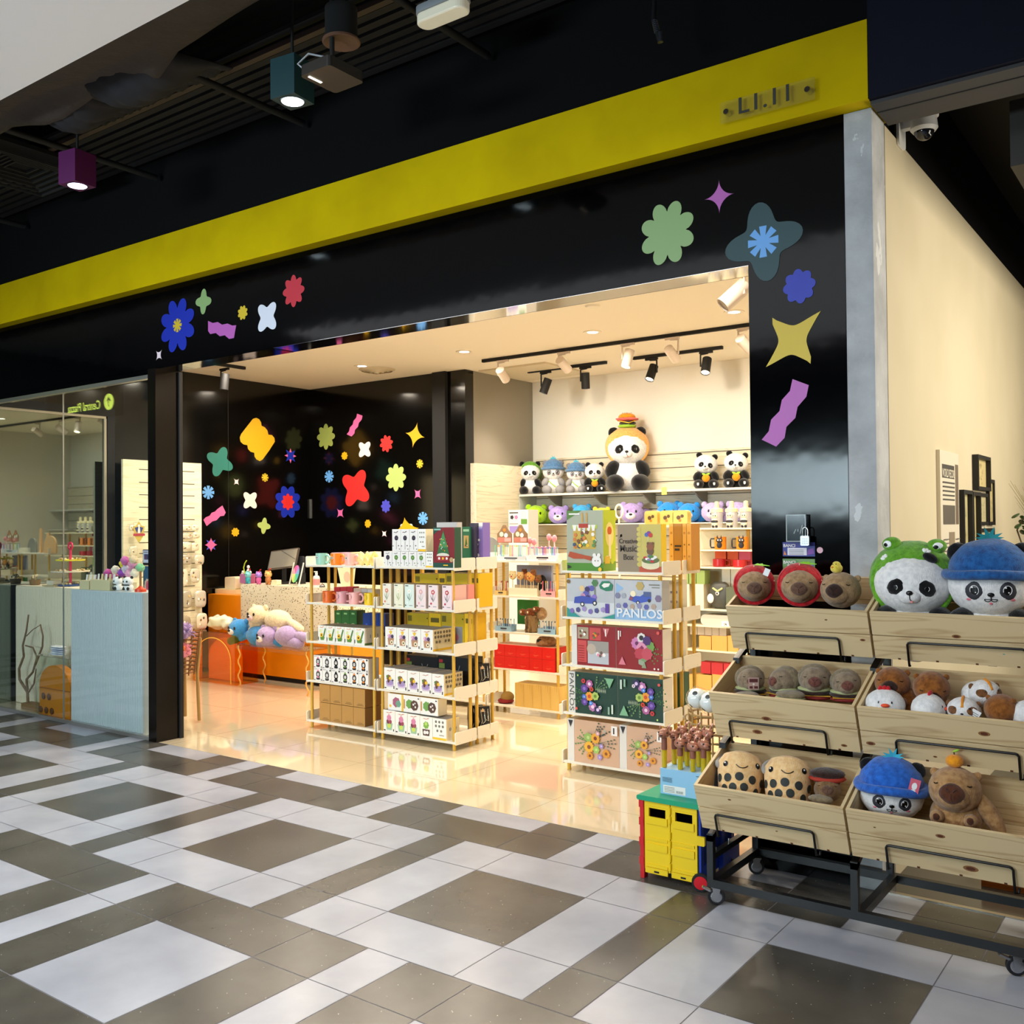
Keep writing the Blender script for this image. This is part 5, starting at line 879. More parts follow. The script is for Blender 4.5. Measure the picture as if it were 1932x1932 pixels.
        for a in ((.36, .74, .09, 8, 'a85a90', 'e8c8e0'), (.24, .62, .09, 7, '5a3a90', '8a6ac0'), (.22, .80, .05, 6, 'c8303a', '6a1a20'), (.36, .44, .10, 9, 'e89a30', 'c8501a'), (.5, .46, .09, 7, 'a8c060', '6a8a30'), (.24, .42, .06, 6, '3f6ac0', '8aa8e0'), (.25, .30, .08, 7, '5a3a90', '8a6ac0'), (.44, .20, .10, 8, 'b070a8', 'f0c8e0'), (.56, .14, .09, 7, '2a2050', 'd8c0e8'), (.42, .62, .05, 6, 'c83a2a', '7a1a12'), (.40, .28, .05, 6, '3f7ad0', '9ac0f0'), (.62, .2, .04, 5, 'e8d8e0', '8a6a8a')): fl(*a)
        tri = [(X(.74), Y_(.92)), (X(.94), Y_(.92)), (X(.84), Y_(.68))]
        it += [(tri if not f else tri, C('7ab088')), (rect(min(X(.88), X(.92)), min(Y_(.08), Y_(.3)), max(X(.88), X(.92)), max(Y_(.08), Y_(.3))), C('c8d8cc')), (rect(min(X(.8), X(.84)), min(Y_(.06), Y_(.24)), max(X(.8), X(.84)), max(Y_(.06), Y_(.24))), C('8ab09a')), (disc(X(.06), Y_(.12), .03, 8, q), C('e0504a')), (disc(X(.1), Y_(.93), .02, 6, q), C('b8d870'))]
        return C('10392c'), C('e4e0da'), C('a89a80'), it
    if kind == 'kit_peach':
        it = stems(.3, .5, .28, 6, C('5f8a4a'), q, 12, 130, 240)+stems(.45, .6, .34, 5, C('3a4a44'), q, 2, 20, 70)+stems(.55, .5, .34, 3, C('4a5a4a'), q, 5, -10, 15)
        for (x, y, r, k, c1, c2) in ((.34, .62, .10, 7, '8fae5a', 'b8cc80'), (.50, .62, .11, 12, 'e0a030', '7a3a1e'), (.36, .40, .12, 14, 'e8ac34', '8a4a1e'), (.52, .36, .08, 6, '9ac060', 'c0d880'), (.38, .20, .08, 9, 'd8902a', '7a3a1e'), (.74, .3, .09, 10, 'd8902a', '8a4a1e'), (.6, .2, .06, 5, 'a08ac8', 'c8b8e0'), (.64, .46, .05, 5, 'a08ac8', 'd0c0e8'), (.56, .74, .05, 5, 'd0a0a8', 'f0d0d0')): it.append((petals(x, y, r, k, .5, 3, q), C(c1))); it.append((disc(x, y, r*.35, 8, q), C(c2)))
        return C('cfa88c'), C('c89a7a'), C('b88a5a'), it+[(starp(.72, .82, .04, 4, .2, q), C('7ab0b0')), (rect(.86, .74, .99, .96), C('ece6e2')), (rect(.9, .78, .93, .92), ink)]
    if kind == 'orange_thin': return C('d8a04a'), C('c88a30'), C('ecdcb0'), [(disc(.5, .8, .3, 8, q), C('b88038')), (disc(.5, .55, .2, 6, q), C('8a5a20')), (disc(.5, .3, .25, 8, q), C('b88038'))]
    if kind == 'white_book': return C('e8e2d4'), C('e8e2d4'), C('d8ccb0'), [(petals(.5, .68, .3, 6, .3, 3, q), C('8a8a9a')), (petals(.5, .42, .3, 6, .3, 3, q), C('a09aa8')), (rect(.3, .1, .7, .2), C('c89aa0'))]
    if kind == 'brown_side': return C('a8742a'), C('a8742a'), C('d8b070'), [(rect(.1, .5, .9, .54), ink), (rect(.1, .42, .7, .47), ink)]
    if kind == 'spine': return C('dcd8d2'), C('dcd8d2'), C('c8c0b0'), []
    if kind == 'tray': return C('f0e6cc'), C('e8dcc0'), C('d8c898'), [([(.8, .1), (.86, .8), (.92, .1)], dgr)]
    return C(kind), C(kind), C(kind), []
def pbox(kind, x0, x1, z0, z1, Y, dep, label, group=None, name='gift_box', cat='box', side_art=None, extra=None):
    w_ = abs(x1-x0); h = z1-z0; q = w_/h; f, s_, tp, items = dsg(kind, q); mb = MB(); mb.box((-w_/2, 0, 0), (w_/2, dep, h), s_, tp)
    mb.quad((-w_/2, -.0003, 0), (w_/2, -.0003, 0), (w_/2, -.0003, h), (-w_/2, -.0003, h), f)
    mb.art((-w_/2, -.0004, 0), (w_, 0, 0), (0, 0, h), items)
    if side_art: mb.art((w_/2, 0, 0), (0, dep, 0), (0, 0, h), side_art)
    if extra: extra(mb, w_, h, dep)
    o = mb.build(name, loc=((x0+x1)/2, Y, z0)); return tag(o, label, cat, group)
def shelf_row(kinds, xs, ys, z0, Y, dep, desc, where, group, name='gift_box', gap=.0015, same_top=True, **kw):
    n = len(xs)-1 if not isinstance(xs[0], tuple) else len(xs); out = []
    for i in range(n):
        a, b = xs[i] if isinstance(xs[0], tuple) else (xs[i], xs[i+1])
        ym = ys[0]+(ys[1]-ys[0])*i/max(1, n-1); xa, xb = at(a, ym, Y).x+gap, at(b, ym, Y).x-gap
        if xb > -4.4706 and xa < -5: xb = -4.4706
        z1 = at((a+b)/2, ym, Y).z; k = kinds[i] if isinstance(kinds, (list, tuple)) else kinds
        out.append(pbox(k, xa, xb, z0+.0005, z1, Y, dep, '%s %s, %s' % (nth(i, n), desc, where), group, name, **kw))
    return out
FY = 5.424; BYY = 5.70
# --- rack A (left)
def mug(px, py, Y, z, c, label, r=.047, h=.092, deco=0):
    X_ = at(px, py, Y).x; t = thing('mug', label, 'mug', (X_, Y+.055, z+.0005), .35, 'mugs on the left rack'); m = C(c, .35); mb = MB()
    mb.lathe([(.0001, .0), (r*.92, 0), (r, .01), (r, h), (r*.92, h), (r*.90, .012), (.0001, .012)], m, n=24); mb.build('cup', t)
    mb = MB(); mb.tube([(r*.96, -.01, h*.82), (r*1.35, -.014, h*.86), (r*1.72, -.016, h*.62), (r*1.68, -.016, h*.35), (r*1.3, -.014, h*.16), (r*.96, -.01, h*.2)], .0095, m, 8); mb.build('handle', t)
    mb = MB(); 
    for a in ((-.9, -.35) if deco == 0 else (-.6,)):
        n = 10
        for rr_, mm in (((.011, wht), (.006, ink)) if deco == 0 else ((.024, ink), (.021, m))):
            mb.poly([((r+.0006+(.0006 if mm is ink else 0)*(deco == 0)+(.0006 if mm is m else 0))*math.sin(a+rr_/r*math.cos(2*PI*i/n)), -(r+.0006+(.0006 if mm is ink else 0)*(deco == 0)+(.0006 if mm is m else 0))*math.cos(a+rr_/r*math.cos(2*PI*i/n)), h*.62+rr_*math.sin(2*PI*i/n)) for i in range(n)], mm)
    mb.build('print', t); return t
mug(597, 1055, FY, RZ[4], '8fc4b4', 'pale teal mug with eye print, leftmost on the top shelf'); mug(625, 1055, FY, RZ[4], 'e8821e', 'orange mug with eye print on the top shelf'); mug(652, 1056, FY, RZ[4], 'efb4a8', 'pale pink mug with eye print on the top shelf')
mug(610, 1130, FY, RZ[3], 'e06a22', 'orange mug with round print on the fourth shelf', deco=1); mug(636, 1131, FY, RZ[3], 'e0a4a8', 'dusty pink mug with round print on the fourth shelf', deco=1); mug(660, 1132, FY, RZ[3], 'f0b0ac', 'pink mug right of the dusty pink one on the fourth shelf', deco=1); mug(689, 1133, FY, RZ[3], 'ecc41e', 'yellow mug on the fourth shelf', deco=1)
for i, (px, c) in enumerate(((672, 'f0d890'), (683, 'f4dc84'), (695, 'f2d070'))):
    q = at(px, 1064, FY); mb = MB(); mb.ell((0, .05, .05), (.034, .02, .055), mat('glossy_pouch_'+c, c, .25), Matrix.Rotation(.2*(i-1), 3, 'Y'), fz=.012, fs=40, su=16, sv=12); tag(mb.build('snack_pouch', loc=(q.x, FY+.01, RZ[4]+.006)), nth(i, 3)+' yellow glossy pouch beside the pink mug on the top shelf', 'pouch', 'yellow pouches on the top shelf')
WA = 'on the left rack'
shelf_row(['f0b8c4', 'e8a8b8', 'f0d8a0', '3c3836', 'e4dccc'], [625, 640, 662, 684, 697, 708], (1043, 1041), RZ[4], 5.58, .07, 'flat box behind the mugs', 'top shelf of the left rack', 'flat boxes behind the mugs')
shelf_row('red_small', [630, 641.5, 654, 666], (1108, 1107), RZ[3], 5.57, .07, 'small red box behind the mugs', 'fourth shelf of the left rack', 'small red boxes')
shelf_row(['c8a890', 'b9b0a8', 'c4bcb4'], [667, 681, 693, 706], (1110, 1112), RZ[3], 5.575, .07, 'greyish box behind the yellow mug', 'fourth shelf of the left rack', 'greyish boxes')
shelf_row('plant', [600, 616, 632, 649.6, 668, 688], (1180, 1185), RZ[2], FY, .20, 'white yellow flower print box', 'middle shelf of the left rack', 'white plant kit boxes', side_art=[(rect(0, 0, 1, .12), C('5f7a3a')), (rect(.3, .4, .34, .6), gry), (rect(.5, .4, .54, .6), gry), (rect(.7, .4, .74, .6), gry)])
shelf_row('green_oval', [631, 644.5, 659, 673], (1152, 1152), RZ[2], BYY, .10, 'green box with oval red picture', 'back of the left rack', 'green boxes with oval pictures')
shelf_row('blue_face', [684.5, 699, 714, 727], (1157, 1158), RZ[2], BYY, .10, 'dark blue box with round face', 'behind the white plant boxes', 'dark blue boxes')
shelf_row(['figure0', 'figure1', 'figure2', 'figure3', 'figure4', 'figure5'], [592, 608.6, 625.6, 642.6, 660, 677, 695], (1260.5, 1269), RZ[1], FY, .12, 'black figure box, lower layer', 'second shelf of left rack', 'white boxes with black figures')
for o in [o for o in col.objects if o.get('group') == 'white boxes with black figures']:
    c_ = o.copy(); col.objects.link(c_); c_.location.z = o.location.z+o.dimensions.z+.0005 if o.dimensions.z else o.location.z+.155; c_['label'] = o['label'].replace('lower', 'upper')
bpy.context.view_layer.update()
for o in [o for o in col.objects if o.get('group') == 'white boxes with black figures' and 'upper' in o['label']]: o.location.z = RZ[1]+.001+max(v.co.z for v in o.data.vertices)
for lv, ya, yb in (('lower', 1339, 1348), ('upper', 1313.5, 1322)):
    for i, (a, b) in enumerate(((602.4, 622.8), (622.8, 644.5), (644.5, 666.7), (666.7, 688.8))):
        ym = ya+(yb-ya)*i/3; xa, xb = at(a, ym, FY+.03).x, at(b, ym, FY+.03).x; h = .143; z0 = RZ[0]+.0005+(h+.004 if lv == 'upper' else 0)
        pbox('card', xa+.0015, xb-.0015, z0, z0+h, FY+.03, .18, '%s plain cardboard box in the %s layer, bottom shelf of the left rack' % (nth(i, 4), lv), 'plain cardboard boxes', 'cardboard_box')
# --- rack B
shelf_row(['rose_dark', 'rose_green', 'rose_green', 'rose_green', 'rose_green', 'icons'], [724, 739.7, 755.4, 770.8, 786.5, 803, 817], (1040, 1041), RZ[4], FY, .13, 'small flower print box, lower layer', 'top of centre rack', 'small flower print boxes')
zt = max(v.co.z for v in [o for o in col.objects if o.get('group') == 'small flower print boxes'][2].data.vertices)+RZ[4]+.002
for i, (a, b, k) in enumerate(((740, 756.3, 'rose_dark'), (756.3, 772.6, 'rose_dark'), (772.6, 788.8, 'rose_dark'), (788.8, 803.6, 'icons'))):
    xa, xb = at(a, 1030, FY).x, at(b, 1030, FY).x; pbox(k, xa+.001, xb-.001, zt, zt+.165, FY, .13, nth(i, 4)+' small flower print box, upper layer, top of centre rack', 'upper flower print boxes')
xa, xb = at(817.6, 1030, FY).x, at(857.5, 1030, FY).x; pbox('xmas', xa, xb, RZ[4]+.0005, at(838, 995, FY).z, FY, .075, 'dark red box picturing a decorated green tree', name='kit_box')
pbox('b8b6b8', at(824, 990, 5.56).x, at(862, 990, 5.56).x, RZ[4]+.0005, at(840, 985.5, 5.56).z, 5.56, .06, 'grey box standing behind the decorated tree box')
shelf_row('green_thin', [858, 872.5, 886.5], (994, 994), RZ[4], 5.70, .16, 'narrow green box with tree picture', 'top shelf behind the red tree box', 'narrow green boxes')
pbox('34324a', at(886.8, 1000, 5.72).x, at(894.5, 1000, 5.72).x, RZ[4]+.0005, at(890, 987, 5.72).z, 5.72, .16, 'narrow dark box between the green and violet boxes')
pbox('violet', at(896, 1000, 5.775).x, -4.475, RZ[4]+.0005, at(905, 986, 5.775).z, 5.775, .09, 'violet box with white drips and white shapes at the end of the top shelf', name='kit_box')
for i, ((a, b), k, c_) in enumerate((((721.8, 737.5), 'fl_tulip', 'pale box with an orange tulip'), ((743.3, 760.5), 'fl_lily', 'pale box with a cream lily'), ((763.5, 781), 'fl_bell', 'pale mint box with a white bell flower'), ((785, 803), 'fl_pink', 'pale pink box with a pink blossom'), ((808, 826), 'fl_camel', 'pink box with a red camellia'), ((834.3, 852.4), 'fl_rose', 'pink box with a dark red rose'))):
    ym = 1101+.75*i; xa, xb = at(a, ym, FY).x, at(b, ym, FY).x; pbox(k, xa, xb, RZ[3]+.0005, at((a+b)/2, ym, FY).z, FY, .17, c_+' on the fourth shelf of the centre rack', 'boxed single flower kits')
shelf_row('pink_box', [862, 873, 884], (1103, 1103), RZ[3], 5.60, .07, 'salmon pink box', 'behind the rose box on the fourth shelf', 'salmon pink boxes')
shelf_row(['yellow_window', 'yellow', 'yellow_window', 'yellow'], [782, 827, 841, 888, 905], (1083, 1082), RZ[3], 5.71, .16, 'yellow box', 'back of the fourth shelf of the centre rack', 'yellow boxes on the fourth shelf')
SA = [(rect(0, 0, 1, .10), ylw)]+[(petals(x, y, .06, 5, .4, 3, 1.3), C('7a7060')) for y in (.85, .65) for x in (.12, .27, .41, .58, .73, .88)]+[(petals(x, .42, .06, 5, .4, 3, 1.3), C('7a7060')) for x in (.18, .34, .65, .82)]
shelf_row('pots', [726.6, 748.2, 770.5, 793.7, 817], (1183, 1188), RZ[2], FY, .215, 'white box printed with potted sweets', 'middle shelf of the centre rack', 'white boxes with pot print', side_art=SA)
shelf_row(['yellow_window', 'yellow', 'yellow_window', 'yellow'], [768, 809, 832, 876, 893], (1157, 1158), RZ[2], 5.71, .16, 'yellow box', 'back of the middle shelf of the centre rack', 'yellow boxes on the middle shelf')
shelf_row('cup', [724.5, 746, 768.5, 791.5, 814.6, 837.7], (1260, 1272), RZ[1], FY, .215, 'white box printed with a flower cup', 'second shelf of the centre rack', 'white boxes with cup print', side_art=SA)
shelf_row('black_art', [763, 826, 885], (1238, 1240), RZ[1], 5.71, .17, 'wide black box with faint drawings', 'back of the second shelf', 'wide black boxes')
shelf_row(['succ', 'succ', 'succ', 'cac', 'icons'], [723, 745.4, 768.5, 792, 816, 842], (1340, 1356), RZ[0], FY, .15, 'white box with succulent print', 'bottom shelf of the centre rack', 'white boxes with succulent print', side_art=[(rect(.1, .1, .9, .9), C('e8dcc0')), (petals(.3, .5, .1, 5, .4, 3), gry), (petals(.7, .5, .1, 5, .4, 3), gry)])
for i, (a, b, k, z0) in enumerate(((732, 761, 'lying2', 0), (761, 793, 'lying', 0), (793, 826.5, 'lying', 0))):
    xa, xb = at(a, 1330, FY+.012).x, at(b, 1330, FY+.012).x; zb = at((a+b)/2, 1342+i*5, FY+.012).z; zz = max(v.co.z for v in [o for o in col.objects if o.get('group') == 'white boxes with succulent print'][0].data.vertices)+RZ[0]+.002
    pbox(k, xa+.001, xb-.001, zz, min(zz+.125, RZ[1]-.02), FY+.012, .10, nth(i, 3)+' white box lying on its side on the succulent boxes', 'white boxes lying on their side')
def silverbag(px, py0, py1, z, Y, label):
    h = .20; X_ = at(px, py0, Y).x; mb = MB(); f = mat('black_silver_foil', '3a3a3c', .22, .8)
    mb.prism([(-.055, 0, 0), (.055, 0, 0), (.06, 0, h*.5), (.055, 0, h), (-.055, 0, h), (-.06, 0, h*.5)], (0, .03, 0), C('1c1c1e', .25))
    for k in range(4): mb.tube([(-.05+.025*k, -.001, .01+.03*k), (-.03+.025*k, -.004, h*.45), (-.045+.028*k, -.001, h*.9)], .0035, mat('silver_line', 'c8c4b8', .2, .9), 5)
    mb.prism([(-.02, -.002, h*.8), (.02, -.002, h*.8), (.0, -.002, h*.94)], (0, -.001, 0), C('d8b080')); o = mb.build('foil_pouch', loc=(X_, Y, z+.0005)); o.rotation_euler = (0, 0, R(55)); tag(o, label, 'pouch', 'black and silver pouches')
for (px, z, lb) in ((903, RZ[1], 'left black silver lined pouch at the rack end, second shelf'), (916, RZ[1], 'right black silver lined pouch at the rack end, second shelf'), (903, RZ[0], 'left black silver lined pouch at the rack end, bottom shelf'), (916, RZ[0], 'right black silver lined pouch at the rack end, bottom shelf')): silverbag(px-6, 1265, 0, z, 5.78, lb)
# --- rack C
def wordy(mb, w_, h, d, lines, m, x0, y0, sz, sx=1, side=False):
    for i, s_ in enumerate(lines): mb.txt(s_, (-w_/2+x0*w_, -.012, y0*h-i*sz*1.1), (1, 0, 0), (0, 0, 1), sz, m, lift=.0, bold=.02, sx=sx)
CY = 5.424
xa, xb = at(1069.7, 1020, CY).x, at(1138, 1020, CY).x
pbox('greenhouse', xa, xb, RZ[4]+.0005, at(1100, 963, CY).z, CY, .16, 'tall green box picturing a flower shop stall, top of the right rack', name='kit_box', side_art=[(rect(0, 0, 1, .15), C('6a9a2a')), (disc(.5, .6, .34, 14, .6), C('e0d890')), (disc(.5, .66, .18, 10, .4), C('c8602a')), (rect(.42, .2, .6, .6), C('e8e0c8')), (petals(.3, .2, .14, 6, .3, 3, .4), wht), (petals(.7, .16, .14, 6, .3, 3, .4), C('b8c83a')), (rect(.1, .12, .5, .24), C('d8b840'))])
xa, xb = at(1165.5, 1020, CY).x, at(1247.5, 1020, CY).x
def mus(mb, w_, h, d):
    for i, (s_, z_) in enumerate((('Creative', 52), ('Music', 51), ('Box', 50))): mb.txt(s_, (-w_/4, -.0012-.0035, h*.60-i*.052), (1, 0, 0), (0, 0, 1), (.042, .058, .050)[i], C('3a2c22'), lift=.0, bold=.018, sx=.92, align='CENTER')
    mb.txt('♫', (-w_*.46, -.004, h*.72), (1, 0, 0), (0, 0, 1), .035, C('3a2c22'), lift=0)
pbox('music', xa, xb, RZ[4]+.0005, at(1206, 989, CY).z, CY, .07, 'brown and yellow box reading Creative Music Box on the right rack', name='kit_box', extra=mus)
shelf_row(['orange_thin', 'brown_side', 'orange_thin', 'orange_thin'], [1262, 1270.5, 1287, 1295, 1304], (988, 988), RZ[4], 5.75, .13, 'narrow orange brown box', 'behind the music box kit', 'narrow orange brown boxes')
def pan(mb, w_, h, d): mb.txt('PANLOS', (-w_/2+.015, -.008, h*.07), (1, 0, 0), (0, 0, 1), .078, C('dfe3ea'), lift=0, bold=.02, sx=1.12)
z1 = at(1110, 1092, CY).z; pbox('kit_car1', at(1069.5, 1130, CY).x, at(1159.4, 1130, CY).x, RZ[3]+.0005, z1, CY, .10, 'large pale box picturing a violet camping car, fourth shelf of the right rack', name='kit_box')
pbox('kit_car2', at(1160, 1130, CY).x, -2.807, RZ[3]+.0005, z1-.001, CY, .10, 'large pale box picturing a blue pickup with blue banner, fourth shelf', name='kit_box', extra=pan)
shelf_row('white_book', [1262, 1270.5, 1280.5], (1095, 1095), RZ[3], 5.72, .12, 'narrow white box with grey drawings', 'behind the blue pickup box', 'narrow white boxes')
def spine_txt(s_, hh):
    def f(mb, w_, h, d): mb.txt(s_, (.018, -.004, h*.93), (0, 0, -1), (1, 0, 0), hh, C('4a4a4a'), lift=0, bold=.0, sx=1.15) if s_ != 'tri' else mb.poly([(-.02, -.002, h*.95), (0, -.002, h*.82), (.02, -.002, h*.95)], ink)
    return f
z1 = at(1125, 1181, CY).z; Y3 = CY+.004
pbox('spine', at(1078.5, 1220, Y3).x, at(1088.7, 1220, Y3).x, RZ[2]+.0005, z1, Y3, .10, 'pale spine box left of the dark red kit boxes')
pbox('kit_red1', at(1089, 1220, Y3).x, at(1162, 1220, Y3).x, RZ[2]+.0005, z1, Y3, .12, 'dark red kit box with room photos, middle shelf of the right rack', name='kit_box')
pbox('kit_red2', at(1163, 1220, Y3).x, -2.808, RZ[2]+.0005, z1, Y3, .12, 'dark red kit box with a flower bouquet, middle shelf of the right rack', name='kit_box')
shelf_row('white_book', [1260, 1270, 1279], (1192, 1192), RZ[2], 5.72, .12, 'narrow white box with small text', 'behind the red bouquet box', 'narrow white boxes on the middle shelf')
z1 = at(1125, 1271, CY).z
def pv(mb, w_, h, d): mb.txt('PANLOS', (-w_*.30, -.002, h*.97), (0, 0, -1), (1, 0, 0), .048, C('4a4a48'), lift=0, bold=.0, sx=1.4)
pbox('spine', at(1072.5, 1300, Y3).x, at(1085.2, 1300, Y3).x, RZ[1]+.0005, z1, Y3, .13, 'pale spine with grey lettering left of the dark green kit boxes', extra=pv)
pbox('kit_green1', at(1085.4, 1300, Y3).x, at(1165.5, 1300, Y3).x, RZ[1]+.0005, z1, Y3, .13, 'left dark green kit box with a bouquet, second shelf of the right rack', name='kit_box')
pbox('kit_green2', at(1166, 1300, Y3).x, -2.808, RZ[1]+.0005, z1, Y3, .13, 'right dark green kit box with a bouquet turned upside down', name='kit_box')
pbox('1f5238', at(1271, 1300, 5.72).x, -2.82, RZ[1]+.0005, z1, 5.72, .1, 'dark green box end behind the green bouquet kits')
z1 = at(1125, 1362, CY).z
def tri(mb, w_, h, d): mb.poly([(-w_*.36, -.002, h*.97), (0, -.002, h*.80), (w_*.36, -.002, h*.97)], ink)
for a, b, c_, lb in ((1071, 1083.6, 1168.5, 'left'), (1169, 1182.7, None, 'right')):
    pbox('spine', at(a, 1400, Y3).x, at(b, 1400, Y3).x-.001, RZ[0]+.0005, z1, Y3, .12, 'pale spine with black triangle, %s one on the bottom shelf' % lb, extra=tri)
    pbox('kit_peach', at(b, 1400, Y3).x, at(c_, 1400, Y3).x if c_ else -2.808, RZ[0]+.0005, z1, Y3, .12, '%s peach kit box with yellow flowers, bottom shelf of the right rack' % lb, name='kit_box')
# --- rack D (middle of the shop)
DY = 6.805
for i, (a, b) in enumerate(((938, 966), (968.7, 995.5))):
    z0 = at(950, 1024, DY+.05).z; xa, xb = at(a, 1010, DY+.05).x, at(b, 1010, DY+.05).x; w_ = xb-xa; h = .155
    mb = MB(); P = [(-w_/2, 0, 0), (w_/2, 0, 0), (w_/2, 0, h*.5), (w_*.3, 0, h*.68), (w_*.1, 0, h), (-w_*.1, 0, h), (-w_*.3, 0, h*.7), (-w_/2, 0, h*.5)]; mb.prism(P, (0, .004, 0), C('8a6a4a'))
    mb.art((-w_/2, -.0005, 0), (w_, 0, 0), (0, 0, h), [(rect(.04, .02, .96, .3), C('c87a6a')), (disc(.3, .48, .14, 10), crm), (disc(.6, .42, .13, 10), wht), (disc(.5, .72, .1, 8), ora), (rect(.5, .06, .92, .26), C('e8a8a0'))])
    tag(mb.build('display_header', loc=((xa+xb)/2, DY+.05, z0)), ('left', 'right')[i]+' castle shaped brown display card above the pens', 'display card', 'castle shaped display cards')
def pens(x0, x1, z, Y, h, n, cols, label, trayc='e8e4e0', hd=.35, nm='pen_display', top=None):
    t = thing(nm, label, 'pen display', ((x0+x1)/2, Y, z+.0005)); w_ = x1-x0; mb = MB(); mt = C(trayc)
    mb.box((-w_/2, 0, 0), (w_/2, .003, h*hd), mt); mb.box((-w_/2, .085, 0), (w_/2, .088, h*hd*1.3), mt); mb.box((-w_/2, .0035, 0), (-w_/2+.003, .0845, h*hd), mt); mb.box((w_/2-.003, .0035, 0), (w_/2, .0845, h*hd), mt); mb.box((-w_/2+.0035, .0035, 0), (w_/2-.0035, .0845, .003), mt)
    mb.art((-w_/2, -.0004, 0), (w_, 0, 0), (0, 0, h*hd), [(rect(.35, .45, .75, .7), ink), (rect(.4, .2, .7, .3), gry)]); mb.build('tray', t)
    for i in range(n):
        c_ = C(cols[i % len(cols)], .4); x = -w_/2+.008+(w_-.016)*i/(n-1); mb = MB(); mb.cyl((x, .02+.022*(i % 3), .005), .004, h*.9, C('f0ece8', .4) if i % 2 else c_, 6); mb.cyl((x, .02+.022*(i % 3), h*.9+.006), .0048, h*.12, c_, 6); mb.build('pen', t)
        if top: mb = MB(); top(mb, x, .02+.022*(i % 3), h*1.03, i); mb.build('pen_topper', t)
    return t
xa, xb = at(929, 1040, DY).x, at(990, 1040, DY).x
pens(xa, xb, RZ[4], DY+.01, .125, 22, ['5fbf8a', 'e8a83a', '7aa0d8', 'e89a5a', '9ad0c0', 'd8708a', 'b8d860'], 'clear box of many coloured pens under the castle cards', 'cfd8e0', .3)
pens(at(992, 1040, DY).x, at(1047, 1040, DY).x, RZ[4], DY+.01, .11, 20, ['d870b0', '5aa0d8', 'f09ab0', '8a6ac8', '70c0c8'], 'white tray of pink and violet pens beside the castle cards', 'e8e8f0', .45, top=lambda mb, x, y, z, i: mb.ell((x, y, z+.004), .009, C('f0a0b8', .8), su=8, sv=6) if i % 3 == 0 else mb.ell((x, y, z), .005, C('d890d8', .8), su=6, sv=5))
for i, (px, h) in enumerate(((1000, .20), (1008, .19), (1036, .23), (1046, .22))):
    q = at(px, 1030, DY+.14); mb = MB(); mb.cyl((0, 0, 0), .006, h-.04, C('f0c8c8'), 8); mb.ell((0, 0, h-.03), (.022, .022, .03), fur('fluffy_pink', 'f2a0a8', 'd87c88'), fz=.004, fs=60, su=12, sv=9); tag(mb.build('fluffy_pen', loc=(q.x, DY+.14, RZ[4]+.0005)), nth(i, 4)+' fluffy pink topped pen behind the pen trays', 'pen', 'fluffy pink pens')
pens(at(931, 1110, DY).x, at(953, 1110, DY).x, RZ[3], DY+.01, .115, 7, ['c03a30', 'f0c8a0', '8a3a2a'], 'small tray of red and cream pens at the left, fourth shelf', 'd8b870', .35)
pens(at(1019, 1110, DY).x, at(1046, 1110, DY).x, RZ[3], DY+.01, .125, 9, ['e86a80', 'f0c03a', '5a6a9a', 'f0e0d0'], 'small pink tray of striped pens at the right, fourth shelf', 'f0a8b0', .4)
t = thing('lollipop_pen_tray', 'cream tray of round face topped pens, middle of the fourth shelf', 'pen display', (at(985, 1120, DY).x, DY, RZ[3]+.0005)); mb = MB()
w_ = at(1012, 1120, DY).x-at(958, 1120, DY).x; mb.box((-w_/2, .01, 0), (w_/2, .012, .07), C('f0e6cc')); mb.box((-w_/2, .10, 0), (w_/2, .102, .09), C('e0d0b0')); mb.box((-w_/2, .0125, 0), (w_/2, .0995, .003), C('f0e6cc')); mb.build('tray', t)
for i, (fx, fz_, c_, rr) in enumerate(((-.42, .175, 'f0d8a0', .038), (-.20, .17, 'e8bc7a', .036), (-.02, .165, 'c8803a', .032), (.22, .165, 'e8a850', .042), (.42, .15, '8a5a30', .034), (-.1, .2, '7a4420', .03), (.3, .2, '8a5224', .03))):
    mb = MB(); x = fx*w_; y = .04+.02*(i % 3); mb.cyl((x, y, .004), .004, fz_-.02, C('f0dcb0'), 6); mb.build('stick', t); mb = MB(); r = Vector((rr, rr*.6, rr)); fc = fur('face_'+c_, c_); mb.ell((x, y, fz_), r, fc, su=18, sv=12)
    for sg in (-1, 1): mb.patch((x, y, fz_), r, (sg*.4, -1, .15), .1, .13, S_black, 0, .04, n=8)
    mb.patch((x, y, fz_), r, (0, -1, -.25), .28, .2, C('b84a3a'), 0, .03, n=10); mb.ell((x-rr*.6, y, fz_+rr*.75), rr*.3, fc, su=8, sv=6); mb.ell((x+rr*.6, y, fz_+rr*.75), rr*.3, fc, su=8, sv=6); mb.build('round_face', t)
q = at(1025, 1090, DY+.15); mb = MB(); mb.ell((0, 0, .09), (.05, .035, .09), C('15151a', .7), su=20, sv=14); mb.ell((.02, -.03, .03), (.025, .01, .03), wht, su=12, sv=8); mb.ell((-.012, -.034, .11), (.008, .004, .008), wht, su=8, sv=6); mb.ell((.015, -.034, .11), (.008, .004, .008), wht, su=8, sv=6); tag(mb.build('penguin_plush', loc=(q.x, DY+.13, RZ[3]+.001)), 'small black plush with white belly behind the round face pens', 'soft toy')
pbox('9aa4c4', at(975, 1080, DY+.2).x, at(1040, 1080, DY+.2).x, RZ[3]+.0005, at(1000, 1062, DY+.2).z-.02, DY+.2, .03, 'blue grey box standing behind the face topped pens')
